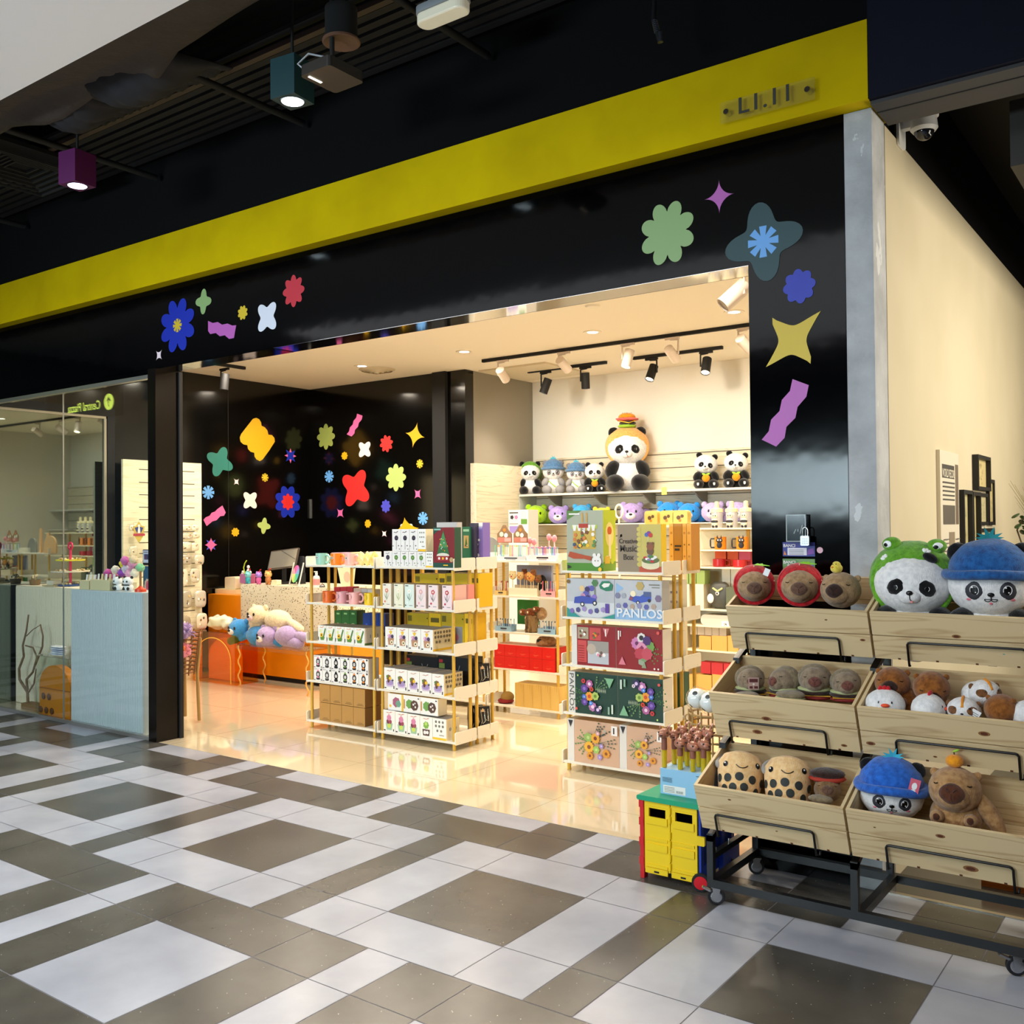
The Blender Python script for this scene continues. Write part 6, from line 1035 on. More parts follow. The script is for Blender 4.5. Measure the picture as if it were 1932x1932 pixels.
# third shelf: tree stump pencil pot with animals, blue pen boxes
t = thing('stump_pot', 'brown tree stump pot with mushroom caps and a beige plush head', 'pot', (at(993, 1180, DY).x, DY+.08, RZ[2]+.0005)); bark = C('7a5a38', .9); noisy(bark, '4a3420', '9a7a50', 30, 4, .4, .6, stretch=(1, 1, .25)) if not bark.node_tree.nodes.get('Noise Texture') else 0
mb = MB(); mb.ell((0, 0, .075), (.058, .055, .08), bark, fz=.012, fs=60, su=28, sv=14, fn=lambda v, p: Vector((v.x*.058/max(.35, math.hypot(v.x, v.y)), v.y*.055/max(.35, math.hypot(v.x, v.y)), p.z)) if abs(v.z) < .93 else p); mb.build('stump', t)
for (x, z, r) in ((-.075, .17, .04), (.0, .17, .05), (.06, .20, .035), (-.03, .12, .03)):
    mb = MB(); mb.ell((x, -.02, z), (r, r*.8, r*.75), fur('mushroom_brown', '8a4a1e', '5a2a10'), fz=.004, fs=30, su=18, sv=12); mb.ell((x, -.02-r*.8, z+.005), (.009, .004, .011), crm, su=8, sv=6); mb.build('mushroom_cap', t)
mb = MB(); mb.ell((.085, .03, .16), (.05, .04, .055), fur('plush_beige', 'd0aa80', 'a8845c'), fz=.004, fs=30, su=18, sv=12); mb.build('plush_head', t)
pens(at(933, 1185, DY).x, at(962, 1185, DY).x, RZ[2], DY+.01, .10, 9, ['4a6a8a', '2a3a5a', '9ac0d0'], 'pale blue box of dark pens at the left, middle shelf', '8fb4d0', .45)
pens(at(1013, 1190, DY).x, at(1046, 1190, DY).x, RZ[2], DY+.01, .10, 9, ['4a6a8a', '2a3a5a', '9ac0d0'], 'pale blue box of dark pens at the right, middle shelf', '8fb4d0', .45)
pbox('2f8a3a', at(976, 1140, DY+.2).x, at(1013, 1140, DY+.2).x, RZ[2]+.05, at(995, 1132, DY+.2).z, DY+.2, .03, 'green box top behind the tree stump pot')
zr = RZ[1]
for lv in (0, 1):
    for i, (a, b) in enumerate(zip([932.6, 952, 974, 998.6, 1023], [952, 974, 998.6, 1023, 1047])):
        xa, xb = at(a, 1240, DY).x, at(b, 1240, DY).x; pbox('red_gift', xa+.001, xb-.001, zr+.0005+lv*.103, zr+.102+lv*.103, DY, .2, '%s glossy red box in the %s layer, second shelf of the middle rack' % (nth(i, 5), ('lower', 'upper')[lv]), 'glossy red boxes')
q = at(1026, 1215, DY+.06); mb = MB(); mb.lathe([(.0001, 0), (.075, .0), (.09, .02), (.085, .05), (.06, .075), (.0001, .082)], fur('brown_cap', 'a87850', '7a5030'), n=26); mb.ell((-.02, -.075, .045), (.03, .01, .018), S_black, su=12, sv=8); tag(mb.build('plush_cap', loc=(q.x, DY+.1, RZ[1]+.207)), 'brown plush cap lying on the glossy red boxes', 'cap')
xa, xb = at(971.5, 1310, DY+.005).x, -4.485; n = 5
for i in range(n):
    w_ = (xb-xa)/n; m = wood('bamboo_box', 'd6b060', 'bf9646', 'Z', 1.5); mb = MB(); mb.box((-w_/2+.0008, 0, 0), (w_/2-.0008, .18, at(1000, 1291, DY).z-RZ[0]-.002), m); tag(mb.build('bamboo_box', loc=(xa+w_*(i+.5), DY+.005, RZ[0]+.0005)), nth(i, n)+' upright bamboo box on the bottom shelf of the middle rack', 'box', 'bamboo boxes')
q = at(966, 1300, DY+.1); mb = MB(); mb.ell((0, 0, .05), (.06, .06, .05), C('9a7a3a', .8), su=18, sv=10); mb.ell((-.01, -.01, .02), (.075, .07, .025), C('8a1a20', .8), su=18, sv=8); tag(mb.build('red_and_gold_cap', loc=(q.x-.05, DY+.1, RZ[0]+.001)), 'dark red and gold cap left of the bamboo boxes', 'cap')
# ================================================================== shop window display, counter, bench
rib = mat('ribbed_cream', 'e8dfc6', .6); frost = mat('frosted_blue_grey', 'c2ccd2', .4)
def plinth(px0, px1, Y, ztop, d, m, label, rib_=True, X1_=None):
    xa = at(px0, 1200, Y).x; xb = X1_ or at(px1, 1200, Y).x; mb = MB(); n = int((xb-xa)/.022); w_ = xb-xa
    mb.box((0, .008, .002), (w_, d, ztop), m)
    for i in range(n): x = w_*(i+.5)/n; mb.lathe([(.0085, .004), (.0085, ztop-.012)], m, (x, .008, 0), 8)
    tag(mb.build('display_plinth', loc=(xa, Y, 0)), label, 'plinth'); return xa, xb
Z1 = at(60, 1106, 4.69).z; a1, b1 = plinth(29, 132, 4.69, Z1, .42, rib, 'tall cream ribbed plinth at the left of the shop window', X1_=at(153, 1100, 4.69).x)
Z2 = at(200, 1115, 4.47).z
mb = MB(); a2, b2 = at(133, 1200, 4.46).x, at(268, 1200, 4.46).x; n = 44
mb.box((0, .008, .002), (b2-a2, .25, Z2), frost)
for i in range(n): mb.lathe([(.009, .004), (.009, Z2-.012)], frost, ((b2-a2)*(i+.5)/n, .009, 0), 8)
# Z2 plinth stands close behind the pane; the cream one is behind it
tag(mb.build('display_plinth', loc=(a2, 4.46, 0)), 'tall blue grey fluted plinth close to the window glass', 'plinth')
Yb = 4.73; ZP = Z1
wickr = C('7a6240', .8); jute = C('b09a6a', .8)
for px, py, r, lb in ((39, 1102, .045, 'flat woven nest with small trinkets, leftmost on the cream plinth'), (66, 1098, .055, 'taller woven nest with small trinkets on the cream plinth')):
    q = at(px, py, Yb+.08); t = thing('woven_nest', lb, 'basket', (q.x, Yb+.08, ZP+.0005)); mb = MB(); mb.lathe([(.0001, .002), (r*.8, .002), (r, .03 if r < .05 else .05), (r*.9, .03 if r < .05 else .05), (r*.7, .008), (.0001, .008)], wickr, n=16); mb.build('nest', t)
    mb = MB(); rr = random.Random(px)
    for k in range(9): mb.ell((rr.uniform(-.6, .6)*r, rr.uniform(-.6, .6)*r, (.04 if r < .05 else .06)+rr.uniform(0, .03)), (.008, .008, .012), C('d8c8a0'), su=8, sv=6)
    mb.tube([(-.02, 0, .04), (0, 0, .10), (.02, 0, .04)], .003, jute, 5); mb.build('trinkets', t)
q = at(98, 1098, Yb+.06); mb = MB(); mb.rbox((-.06, -.04, 0), (.06, .04, .04), .012, C('e8e0c8'), 3, 'Y'); mb.box((-.1, -.06, -.012), (.1, .06, 0), C('c8b890')); tag(mb.build('soap_dish', loc=(q.x, Yb+.08, ZP+.0125)), 'pale block on a flat tray between the nests and the tiered stand', 'dish')
q = at(133, 1100, Yb+.16); t = thing('tiered_stand', 'three tier trinket stand with yellow, cream and blue plates and pink pole', 'stand', (q.x, Yb+.16, ZP+.0005))
zz = [at(133, y, Yb+.16).z-ZP for y in (1098, 1079, 1058)]; pnk = C('d8285a', .4)
for z, r, c_, nm in ((.004, .105, '3a5a9a', 0), (zz[1], .165, 'e8dfc8', 1), (zz[2], .125, 'ece03a', 2)):
    mb = MB(); mb.lathe([(.0001, 0), (r, 0), (r+.004, .012), (r-.004, .012), (r-.008, .006), (.0001, .006)], C(c_, .4), (0, 0, z), 26); mb.build('plate', t)
    rr = random.Random(nm); mb = MB()
    for k in range(14): a = rr.uniform(0, 6.3); mb.ell((r*.7*math.cos(a), r*.7*math.sin(a), z+.018), (.012, .012, .010), C(('c8b080', 'e8d8b0', '9a8050')[k % 3]), su=8, sv=6)
    mb.build('trinkets', t)
mb = MB(); mb.cyl((0, 0, .012), .012, zz[2]+.09, pnk, 10); mb.tube([(.032*math.cos(a), 0, zz[2]+.135+.032*math.sin(a)) for a in [2*PI*i/18 for i in range(18)]], .009, pnk, 8, closed=True); mb.build('pole', t)
wb = C('d8caa0', .6); YC = 4.50
for (x0, x1, h, lb) in ((150, 168, .075, 'small pale wooden tray box at the left of the blue grey plinth'), (170, 207, .085, 'larger pale wooden tray box with cards on the blue grey plinth')):
    xa, xb = at(x0, 1105, YC).x, at(x1, 1105, YC).x; t = thing('wooden_tray', lb, 'tray', ((xa+xb)/2, YC, Z2+.0005)); w_ = (xb-xa)/2; mb = MB(); mb.box((-w_, 0, 0), (w_, .008, h), wb); mb.box((-w_, .16, 0), (w_, .168, h), wb); mb.box((-w_, .008, 0), (-w_+.008, .16, h), wb); mb.box((w_-.008, .008, 0), (w_, .16, h), wb); mb.box((-w_+.008, .008, .03), (w_-.008, .16, .036), wb); mb.build('tray', t)
    mb = MB(); rr = random.Random(x0)
    for k in range(7): x = -w_*.8+1.6*w_*k/6; mb.prism([(x-.012, .05+.01*(k % 3), .037), (x+.012, .05+.01*(k % 3), .037), (x+.012, .06+.01*(k % 3), h+.045), (x-.012, .06+.01*(k % 3), h+.045)], (0, .003, 0), C(('f0f0f2', 'e0d0a0', 'c8ccd8')[k % 3], .3))
    mb.build('cards', t)
for px, c_, lb in ((219, 'left', -1), (238, 'right', 1)):
    q = at(px, 1104, YC+.03); t = thing('panda_figurine', c_+' small white panda figurine on the blue grey plinth', 'figurine', (q.x, YC+.05, Z2+.0005), .3*lb); mb = MB(); mb.ell((0, 0, .03), (.042, .035, .034), S_white, su=18, sv=12); mb.ell((0, -.005, .078), (.046, .038, .036), S_white, su=20, sv=14); mb.build('body', t)
    mb = MB()
    for sg in (-1, 1): mb.ell((sg*.034, 0, .11), (.013, .01, .013), S_black, su=10, sv=8); mb.patch((0, -.005, .078), (.046, .038, .036), (sg*.4, -1, 0), .2, .25, S_black, 0, .03, n=10); mb.ell((sg*.02, -.03, .02), (.012, .012, .014), S_black, su=10, sv=8)
    mb.box((-.035, -.036, .046), (.035, -.03, .054), S_black); mb.build('markings', t)
rr = random.Random(4); PC = ['c84aa0', 'f0e8d8', 'f0dc3a', 'd870b8', 'f2a0c8', '8ad0a0', 'f4ecd8', 'e8e0f0', '9a4ac8', 'f0b0d0', 'f0d8b0', 'e878b0']
for k, (dx, dy) in enumerate(((-24, 30), (-14, 24), (-3, 12), (8, 6), (18, 14), (28, 20), (26, 30), (6, 22), (-6, 30), (16, 30), (20, 5), (-20, 36))):
    q = at(228+dx, 1052+dy, YC+.16); mb = MB(); r = .036; mb.ell((0, 0, 0), r, fur('pompom_'+PC[k], PC[k]), fz=.012, fs=70, su=18, sv=14); tag(mb.build('pompom', loc=(q.x, YC+.16+.02*(k % 3), q.z)), '%s fluffy pompom of the heap behind the panda figurines' % ['magenta', 'cream', 'yellow', 'rose', 'pale pink', 'mint', 'ivory', 'pale lilac', 'purple', 'light pink', 'sand', 'deep pink'][k], 'pompom', 'fluffy pompoms')
mb = MB(); mb.box((-.14, -.04, 0), (.14, .05, .06), C('cfc4a0', .7)); q = at(232, 1090, YC+.15); tag(mb.build('pompom_basket', loc=(q.x-.02, YC+.15, Z2+.001)), 'low pale basket under the heap of pompoms', 'basket')
q = at(263, 1108, YC+.04); t = thing('small_plunger', 'red rubber plunger with brown handle at the right of the plinth', 'plunger', (q.x, YC+.05, Z2+.0005)); mb = MB(); mb.lathe([(.045, 0), (.043, .02), (.02, .035), (.012, .045), (.0001, .046)], C('d8401a', .35), n=20); mb.build('cup', t); mb = MB(); mb.cyl((0, 0, .045), .009, .12, C('9a6a3a'), 10); mb.build('handle', t)
# branch on a wooden base, clear box with amber arch, packets on it
q = atz(55, 1339, 0); t = thing('branch_ornament', 'bare driftwood branches on a wooden base in front of the cream plinth', 'branch', (q.x+.02, 4.60, .0005)); mb = MB(); mb.box((-.15, -.05, 0), (.15, .05, .05), C('8a6a44', .7)); mb.build('base', t); bw = C('7a6248', .8)
Q = lambda x, y: (at(x, y, 4.60).x-q.x-.02, 0, at(x, y, 4.60).z)
mb = MB()
for P, r in (([(53, 1330), (52, 1306), (37, 1282), (36, 1262), (45, 1238), (43, 1218), (50, 1190), (54, 1160)], .014), ([(52, 1302), (50, 1282), (62, 1268), (70, 1240), (62, 1222), (48, 1218)], .012), ([(66, 1255), (73, 1238), (80, 1220), (81, 1200), (76, 1178)], .011), ([(50, 1200), (62, 1188), (75, 1180)], .005), ([(54, 1306), (64, 1290), (68, 1262)], .009)): mb.tube([Q(*p) for p in P], [r*(1-.55*i/len(P)) for i in range(len(P))], bw, 7)
mb.build('branches', t)
amb = mat('amber_acrylic', 'f09a10', .08, trans=.6, ior=1.2); clr = glassy('clear_acrylic', (.95, .97, .95), .04, .02)
def amberm(): return _M.setdefault('amber', glassy('amber_sheet', (1, .78, .36), .05, .02))
def open_box(mb, w_, d, h, m, k=.006, lid=True):
    mb.box((0, 0, 0), (w_, k, h), m); mb.box((0, d-k, 0), (w_, d, h), m); mb.box((0, k, 0), (k, d-k, h), m); mb.box((w_-k, k, 0), (w_, d-k, h), m)
    if lid: mb.box((0, 0, h), (w_, d, h+k), m)
xa, xb = at(66, 1300, 4.46).x, at(131.5, 1300, 4.46).x-.03; hh = at(100, 1241, 4.46).z
t = thing('clear_display_box', 'clear box holding an amber acrylic arch, low in the shop window', 'display box', (xa, 4.46, .0005)); mb = MB(); open_box(mb, xb-xa, .13, hh, clr); mb.build('clear_box', t)
mb = MB(); w_ = xb-xa-.04; A_ = [(.02+w_/2+w_/2*math.cos(a), .03, hh*.5+hh*.36*math.sin(a)) for a in [PI*i/20 for i in range(21)]]; mb.prism([(.02+w_, .03, .006)]+A_+[(.02, .03, .006)], (0, .07, 0), mat('amber_plastic', 'e88a08', .2)); mb.build('amber_arch', t)
mb = MB(); [mb.ell((.05+.045*k, .022, .05+.12*(k % 2)), (.03, .006, .03), C('6a3a10', .4), su=10, sv=6) for k in range(5)]; mb.box((.03, .022, hh*.46), (.02+w_, .028, hh*.47), C('a85a08')); mb.build('contents', t)
for k in range(5):
    mb = MB(); mb.ell((0, 0, 0), (.11, .045, .008), C(('d8dce8', 'e8ecf4', 'c8cce0')[k % 3], .2), fz=.01, fs=30, su=18, sv=6); o = mb.build('foil_packet', loc=((xa+xb)/2+.01*(k % 3), 4.52, hh+.022+.0165*k)); tag(o, ['bottom', 'second', 'middle', 'fourth', 'top'][k]+' pale foil packet stacked on the clear amber box', 'packet', 'stacked foil packets')
# slatwall panel with hooks and hanging bags
pc = wood('cream_slatwall', 'f0e8c8', 'd8cca4', 'Y', 1.0, .5); XS = -9.0; ya, yb_ = atx(232, 866, XS).y, atx(380, 875, XS).y; zt = atx(300, 870, XS).z
t = thing('slatwall_panel', 'tall cream grooved panel with hooks standing along the left wall', 'panel', (XS, ya, 0)); mb = MB(); mb.box((-.03, 0, 0), (0, yb_-ya, zt), pc)
GZ = [atx(300, y, XS).z for y in (888, 912, 935, 958, 981, 1004, 1024, 1044, 1066, 1088, 1110, 1135, 1158)]
for z in GZ: mb.box((0, .18, z), (.001, yb_-ya-.09, z+.008), groove)
mb.build('panel', t)
foil = {c: mat('clear_bag_'+c, c, .18, .25) for c in ('d8d0b8', 'e6dfc4', 'b8b09a', 'f0e8d0', 'cfc8b8', 'a89c84')}
bags = [(352, 996, 20, 12, 'e6dfc4'), (368, 996, 14, 12, 'f0e8d0'), (352, 1012, 24, 12, 'd8d0b8'), (370, 1010, 14, 12, 'e6dfc4'), (350, 1030, 22, 16, 'f0e8d0'), (368, 1032, 16, 16, 'e6dfc4'), (352, 1056, 24, 20, 'b8b09a'), (376, 1056, 20, 20, 'd8d0b8'), (347, 1090, 16, 34, 'e6dfc4'), (368, 1086, 20, 28, 'd8d0b8'), (352, 1131, 22, 34, 'b8b09a'), (378, 1130, 24, 34, 'cfc8b8'), (350, 1180, 22, 36, 'a89c84'), (381, 1172, 22, 32, 'f0e8d0'), (250, 996, 14, 12, 'f0e8d0'), (262, 1060, 16, 16, 'd8d0b8'), (252, 1040, 18, 20, 'e6dfc4'), (276, 1046, 12, 14, 'cfc8b8')]
for i, (px, py, w_, h_, c_) in enumerate(bags):
    X_ = XS+.06+.004*(i % 5); p = atx(px, py, X_); sy = abs(atx(px+w_/2, py, X_).y-atx(px-w_/2, py, X_).y)*.92; sz = abs(atx(px, py-h_/2, X_).z-atx(px, py+h_/2, X_).z)*.95
    tb = thing('hanging_bag', '%s pale clear bag on the grooved panel, %s' % (['small', 'small', 'wide', 'narrow', 'flat', 'flat', 'wide grey', 'folded', 'tall', 'tall spotted', 'large grey', 'large silvery', 'long bronze', 'bottom right', 'upper', 'middle', 'central', 'lower'][i], ['top row beside the post', 'top row at the edge', 'second row beside the post', 'second row at the edge', 'third row beside the post', 'third row at the edge', 'fourth row beside the post', 'fourth row at the edge', 'fifth row beside the post', 'fifth row at the edge', 'sixth row beside the post', 'sixth row at the edge', 'bottom row beside the post', 'bottom row at the edge', 'seen through the window near the top', 'seen through the window, low', 'seen through the window, in the middle', 'seen through the window near the post'][i]), 'bag', (X_, p.y, p.z), 0, 'clear bags hanging on the grooved panel')
    mb = MB(); mb.ell((0, 0, 0), (.012, sy/2, sz/2), foil[c_], fz=.006, fs=40, su=14, sv=10, fn=lambda v, p_: Vector((p_.x, math.copysign(abs(v.y)**.55, v.y)*sy/2, math.copysign(abs(v.z)**.55, v.z)*sz/2))); rr = random.Random(i)
    for k in range(4): mb.ell((.012, rr.uniform(-.3, .3)*sy, rr.uniform(-.35, .3)*sz), (.003, sy*.09, sz*.08), C(('8a6a4a', '5a5248', 'd8b070', 'f4f0e4')[k], .5), su=8, sv=6)
    mb.build('bag', tb); mb = MB(); mb.tube([(-.0605-.004*(i % 5), 0, sz/2+.006), (.02, 0, sz/2+.006), (.022, 0, sz/2+.014)], .0018, chrome, 5); mb.build('hook', tb)
# emblem card, tablet and flower poster seen through the window
p = atx(262, 1004, XS+.10); hw = abs(atx(273, 1004, p.x).y-atx(251, 1004, p.x).y)/2; hz = abs(atx(262, 984, p.x).z-atx(262, 1025, p.x).z)/2; t = thing('emblem_card', 'shield shaped blue and gold emblem card hanging on the grooved panel', 'card', tuple(p)); mb = MB()
mb.prism([(0, -hw*.7, -hz*.4), (0, 0, -hz), (0, hw*.7, -hz*.4), (0, hw, .5*hz), (0, .45*hw, .6*hz), (0, 0, hz), (0, -.45*hw, .6*hz), (0, -hw, .5*hz)], (.002, 0, 0), C('c8b050')); mb.prism([(.0025, -hw*.75, .4*hz), (.0025, -.3*hw, -.1*hz), (.0025, -.1*hw, .5*hz)], (.001, 0, 0), C('2f3f8a')); mb.prism([(.0025, hw*.75, .4*hz), (.0025, .1*hw, .5*hz), (.0025, .3*hw, -.1*hz)], (.001, 0, 0), C('2f3f8a'))
mb.prism([(.0025, -.2*hw, -.1*hz), (.0025, .2*hw, -.1*hz), (.0025, .2*hw, .7*hz), (.0025, -.2*hw, .7*hz)], (.001, 0, 0), wht); mb.tube([(-.1, 0, hz*.9), (0, 0, hz*.9)], .002, chrome, 5); mb.prism([(.004, -hw, -.35*hz), (.004, hw, -.35*hz), (.004, hw, -.12*hz), (.004, -hw, -.12*hz)], (.001, 0, 0), C('b03a4a')); mb.build('card', t)
p = at(274, 1048, 5.0); t = thing('tablet', 'tablet with pale screen seen through the window beside the post', 'tablet', (p.x, 5.0, at(274, 1066, 5.0).z)); mb = MB(); mb.rbox((-.035, 0, 0), (.055, .012, .135), .006, matte_black); mb.build('frame', t); mb = MB(); mb.box((-.03, -.001, .02), (.05, -.0002, .128), mat('tablet_screen', 'aab4c8', .3, emit=.35)); mb.art((-.03, -.0012, .02), (.08, 0, 0), (0, 0, .108), [(rect(.2, .25, .95, .7), C('3a4470')), (rect(.5, .3, .6, .6), C('a04050')), (rect(.15, .82, .9, .87), ink)]); mb.build('screen', t)
mb = MB(); mb.tube([(.01, .03, 0), (.01, .03, -at(274, 1066, 5.0).z+.02)], .008, matte_black, 6); mb.lathe([(.0001, 0), (.07, 0), (.07, .015), (.0001, .015)], matte_black, (.01, .03, -at(274, 1066, 5.0).z+.001), 16); mb.build('pole_stand', t)
p = at(276, 1100, 4.93); z0, z1 = at(276, 1137, 4.93).z, at(276, 1068, 4.93).z; mb = MB(); mb.box((0, .005, -z0+.001), (.012, .015, .02), matte_black); mb.box((-.045, 0, 0), (.06, .004, z1-z0), C('2f6a9a', .3)); mb.art((-.045, -.0002, 0), (.105, 0, 0), (0, 0, z1-z0), [(petals(.6, .45, .5, 10, .35, 3, .45), wht), (disc(.65, .45, .28, 14, .55), C('e87aa8')), (disc(.65, .45, .18, 14, .55), C('d85a90'))]); tag(mb.build('flower_poster', loc=(p.x, 4.93, z0)), 'blue card with a white and pink flower beside the post, behind glass', 'poster')
# rattan basket with feathers
t = thing('rattan_basket', 'tall rattan basket stand holding feathers, half hidden by the bronze post', 'basket', (-7.09, 4.965, .0005)); rat = C('8a5f38', .6); mb = MB()
for z in [.42+.035*k for k in range(10)]: r = .14+.05*(z-.4)/.35; mb.tube([(r*math.cos(a), r*math.sin(a), z) for a in [2*PI*i/24 for i in range(24)]], .007, rat, 6, closed=True)
for k in range(14): a = 2*PI*k/14; mb.tube([(.15*math.cos(a), .15*math.sin(a), .40), (.20*math.cos(a), .20*math.sin(a), .76)], .006, rat, 5)
mb.build('woven_basket', t)
for k in range(4): a = R(35+90*k); mb = MB(); mb.tube([(.19*math.cos(a), .19*math.sin(a), .70), (.165*math.cos(a), .165*math.sin(a), .40), (.18*math.cos(a), .18*math.sin(a), .012)], .014, C('a8854e', .6), 8); mb.build('leg', t)
for (px, py, c_, s_, Y_, lb) in ((350, 1192, 'b89ad0', .085, 4.92, 'fluffy lilac feather bunch standing out of the rattan basket'), (348, 1228, 'f090a8', .075, 4.90, 'fluffy pink feather bunch at the rim of the rattan basket'), (343, 1222, 'f07a2a', .04, 4.84, 'small orange feather bunch at the rim of the rattan basket'), (265, 1214, '1f8a5a', .055, 4.90, 'green feather tassel at the left of the rattan basket'), (277, 1205, 'f0a080', .045, 4.92, 'peach feather tassel beside the green one, behind glass'), (279, 1222, 'e8701a', .045, 4.90, 'orange feather tassel below the peach one, behind glass')):
    q = at(px, py, Y_); mb = MB(); f_ = fur('feather_'+c_, c_); rr = random.Random(px*py)
    mb.ell((0, 0, 0), (s_*.55, s_*.5, s_*.7), f_, fz=s_*.5, fs=40, su=22, sv=16)
    for k in range(40):
        a, b = rr.uniform(0, 6.28), rr.uniform(-1.2, 1.4); d = Vector((math.cos(a)*math.cos(b), math.sin(a)*math.cos(b), math.sin(b))); mb.tube([d*s_*.4, d*s_*.85+Vector((0, 0, .1*s_)), d*s_*1.1+Vector((.1*s_*math.cos(k), 0, -.1*s_))], [s_*.05, s_*.035, .0008], f_, 4, caps=False)
    tag(mb.build('feather_bunch', loc=tuple(q)), lb, 'feathers')
# counter
KY = 6.87; org = mat('orange_panel', 'ee8a08', .3); ter = mat('terrazzo', 'e2d6bc', .35)
def terrz(m):
    n, l, b = nodes(m); v = coords(m); base = lin('e4dac2')
    prev = None
    for sc2, th, c_ in ((38, .22, '3a3028'), (24, .16, '8a6a48'), (60, .2, 'a8906a')):
        t_ = n.new('ShaderNodeTexVoronoi'); t_.inputs['Scale'].default_value = sc2; l.new(v, t_.inputs['Vector']); lt = n.new('ShaderNodeMath'); lt.operation = 'LESS_THAN'; lt.inputs[1].default_value = th; l.new(t_.outputs['Distance'], lt.inputs[0])
        mx = n.new('ShaderNodeMix'); mx.data_type = 'RGBA'; mx.inputs['A'].default_value = base; mx.inputs['B'].default_value = lin(c_); l.new(lt.outputs[0], mx.inputs['Factor'])
        if prev: l.new(prev, mx.inputs['A'])
        prev = mx.outputs['Result']
    l.new(prev, b.inputs['Base Color'])
terrz(ter)
tx0, tx1, tz = at(454, 1110, KY).x, at(640, 1110, KY).x, at(540, 1106, KY).z; ox = at(393, 1180, KY).x; oz = at(420, 1122, KY).z
t = thing('shop_counter', 'L shaped counter with orange panels and speckled terrazzo top block', 'counter', (ox, KY, 0)); W_ = tx1-ox; s0 = tx0-ox
mb = MB(); mb.box((.02, .05, 0), (W_-.02, .6, .048), matte_black); mb.build('plinth', t)
mb = MB(); mb.box((0, 0, .05), (s0, .62, oz), org); mb.build('orange_side', t); mb = MB(); mb.box((s0+.002, .01, .05), (W_, .62, .48), org); mb.build('orange_base', t)
mb = MB(); mb.box((s0+.001, 0, .482), (W_, .62, tz), ter); mb.build('terrazzo_block', t)
def cat_thing(nm, lb, ct, px, Y_, z): q = at(px, 1100, Y_); return thing(nm, lb, ct, (q.x, Y_, z+.0005))
KC = KY+.12
xa, xb = at(406, 1110, KC).x, at(446, 1110, KC).x; mb = MB(); mb.box((xa, KC, oz+.0005), (xb, KC+.3, oz+.05), C('f0dca8')); tag(mb.build('cream_tray'), 'low cream tray on the orange part of the counter', 'tray')
mb = MB(); xa, xb = at(420, 1100, KC).x, at(440, 1100, KC).x; mb.rbox((xa, KC+.03, oz+.0515), (xb, KC+.2, at(430, 1089, KC).z), .02, C('ecdcb8')); tag(mb.build('tissue_box'), 'tall cream box standing on the cream tray', 'box')
mb = MB(); xa, xb = at(444, 1100, KC).x, at(456, 1100, KC).x; mb.rbox((xa, KC+.12, oz+.0515), (xa+.10, KC+.2, at(450, 1084, KC).z), .01, C('b8608a')); tag(mb.build('pink_bag'), 'purple pink bag beside the tissue box on the counter', 'bag')
def figurine(px, Y_, c1, c2, lb, s=.055):
    t = cat_thing('toy_figurine', lb, 'figurine', px, Y_, tz); m1, m2 = C(c1, .35), C(c2, .35); mb = MB(); mb.ell((0, 0, s*.9), (s*.55, s*.5, s*.75), m1, su=16, sv=12); [mb.ell((sg*s*.35, 0, s*.25), (s*.25, s*.25, s*.26), m1, su=12, sv=8) for sg in (-1, 1)]; mb.build('body', t)
    mb = MB(); mb.ell((0, -.0, s*1.85), (s*.72, s*.62, s*.6), m2, su=18, sv=12); [mb.ell((sg*s*.55, 0, s*2.3), (s*.24, s*.15, s*.26), m2, su=10, sv=8) for sg in (-1, 1)]; [mb.ell((sg*s*.22, -s*.58, s*1.9), s*.09, S_black, su=8, sv=6) for sg in (-1, 1)]; mb.build('head', t)
    mb = MB(); mb.tube([(s*.3, 0, s*2.3), (s*.35, 0, s*2.8), (s*.7, 0, s*2.95)], s*.1, C('d02a2a', .4), 6); mb.ell((0, 0, s*2.45), (s*.3, s*.3, s*.12), m1, su=12, sv=8); mb.build('hat', t)
figurine(468, KY+.08, '2a9aa8', '7ac4c8', 'teal toy figurine, leftmost on the terrazzo counter'); figurine(488, KY+.07, 'd05a9a', 'a07ad0', 'pink and violet toy figurine on the terrazzo counter'); figurine(506, KY+.07, 'b8743a', 'e0a860', 'brown toy figurine with red hat on the terrazzo counter', .06)
t = cat_thing('toy_orchid', 'small plant with white blossoms and curled green leaf on the counter', 'plant', 462, KY+.18, tz); mb = MB(); gm = C('b8c832'); mb.tube([(0, 0, .10), (-.02, 0, .17), (.0, 0, .22), (.03, 0, .25)], .007, gm, 6); mb.tube([(.01, 0, .1), (.05, 0, .15)], .007, gm, 6); mb.build('stem', t)
mb = MB(); [mb.ell(p, (.022, .012, .02), C('f2e4dc'), su=10, sv=8) for p in ((.06, 0, .18), (.07, -.01, .14), (.09, 0, .12), (-.03, 0, .12), (-.04, 0, .10))]; mb.build('blossom', t); mb = MB(); mb.rbox((-.05, -.03, 0), (.05, .04, .10), .01, C('b070a0')); mb.build('pot', t)
mb = MB(); xa = at(512, 1095, KY+.06).x; mb.rbox((xa, KY+.06, tz+.0005), (xa+.09, KY+.12, tz+.055), .008, C('e8d8b4')); tag(mb.build('small_cream_box'), 'small cream box beside the brown figurine on the counter', 'box')
q = at(522, 1068, KY+.2); t = thing('register_screen', 'tilted register screen with pale reflections on the terrazzo counter', 'screen', (q.x, KY+.26, tz+.0005)); sw, sh = (at(551, 1050, KY+.2).x-at(500, 1050, KY+.2).x)/2, at(520, 1032, KY+.2).z-at(520, 1070, KY+.2).z
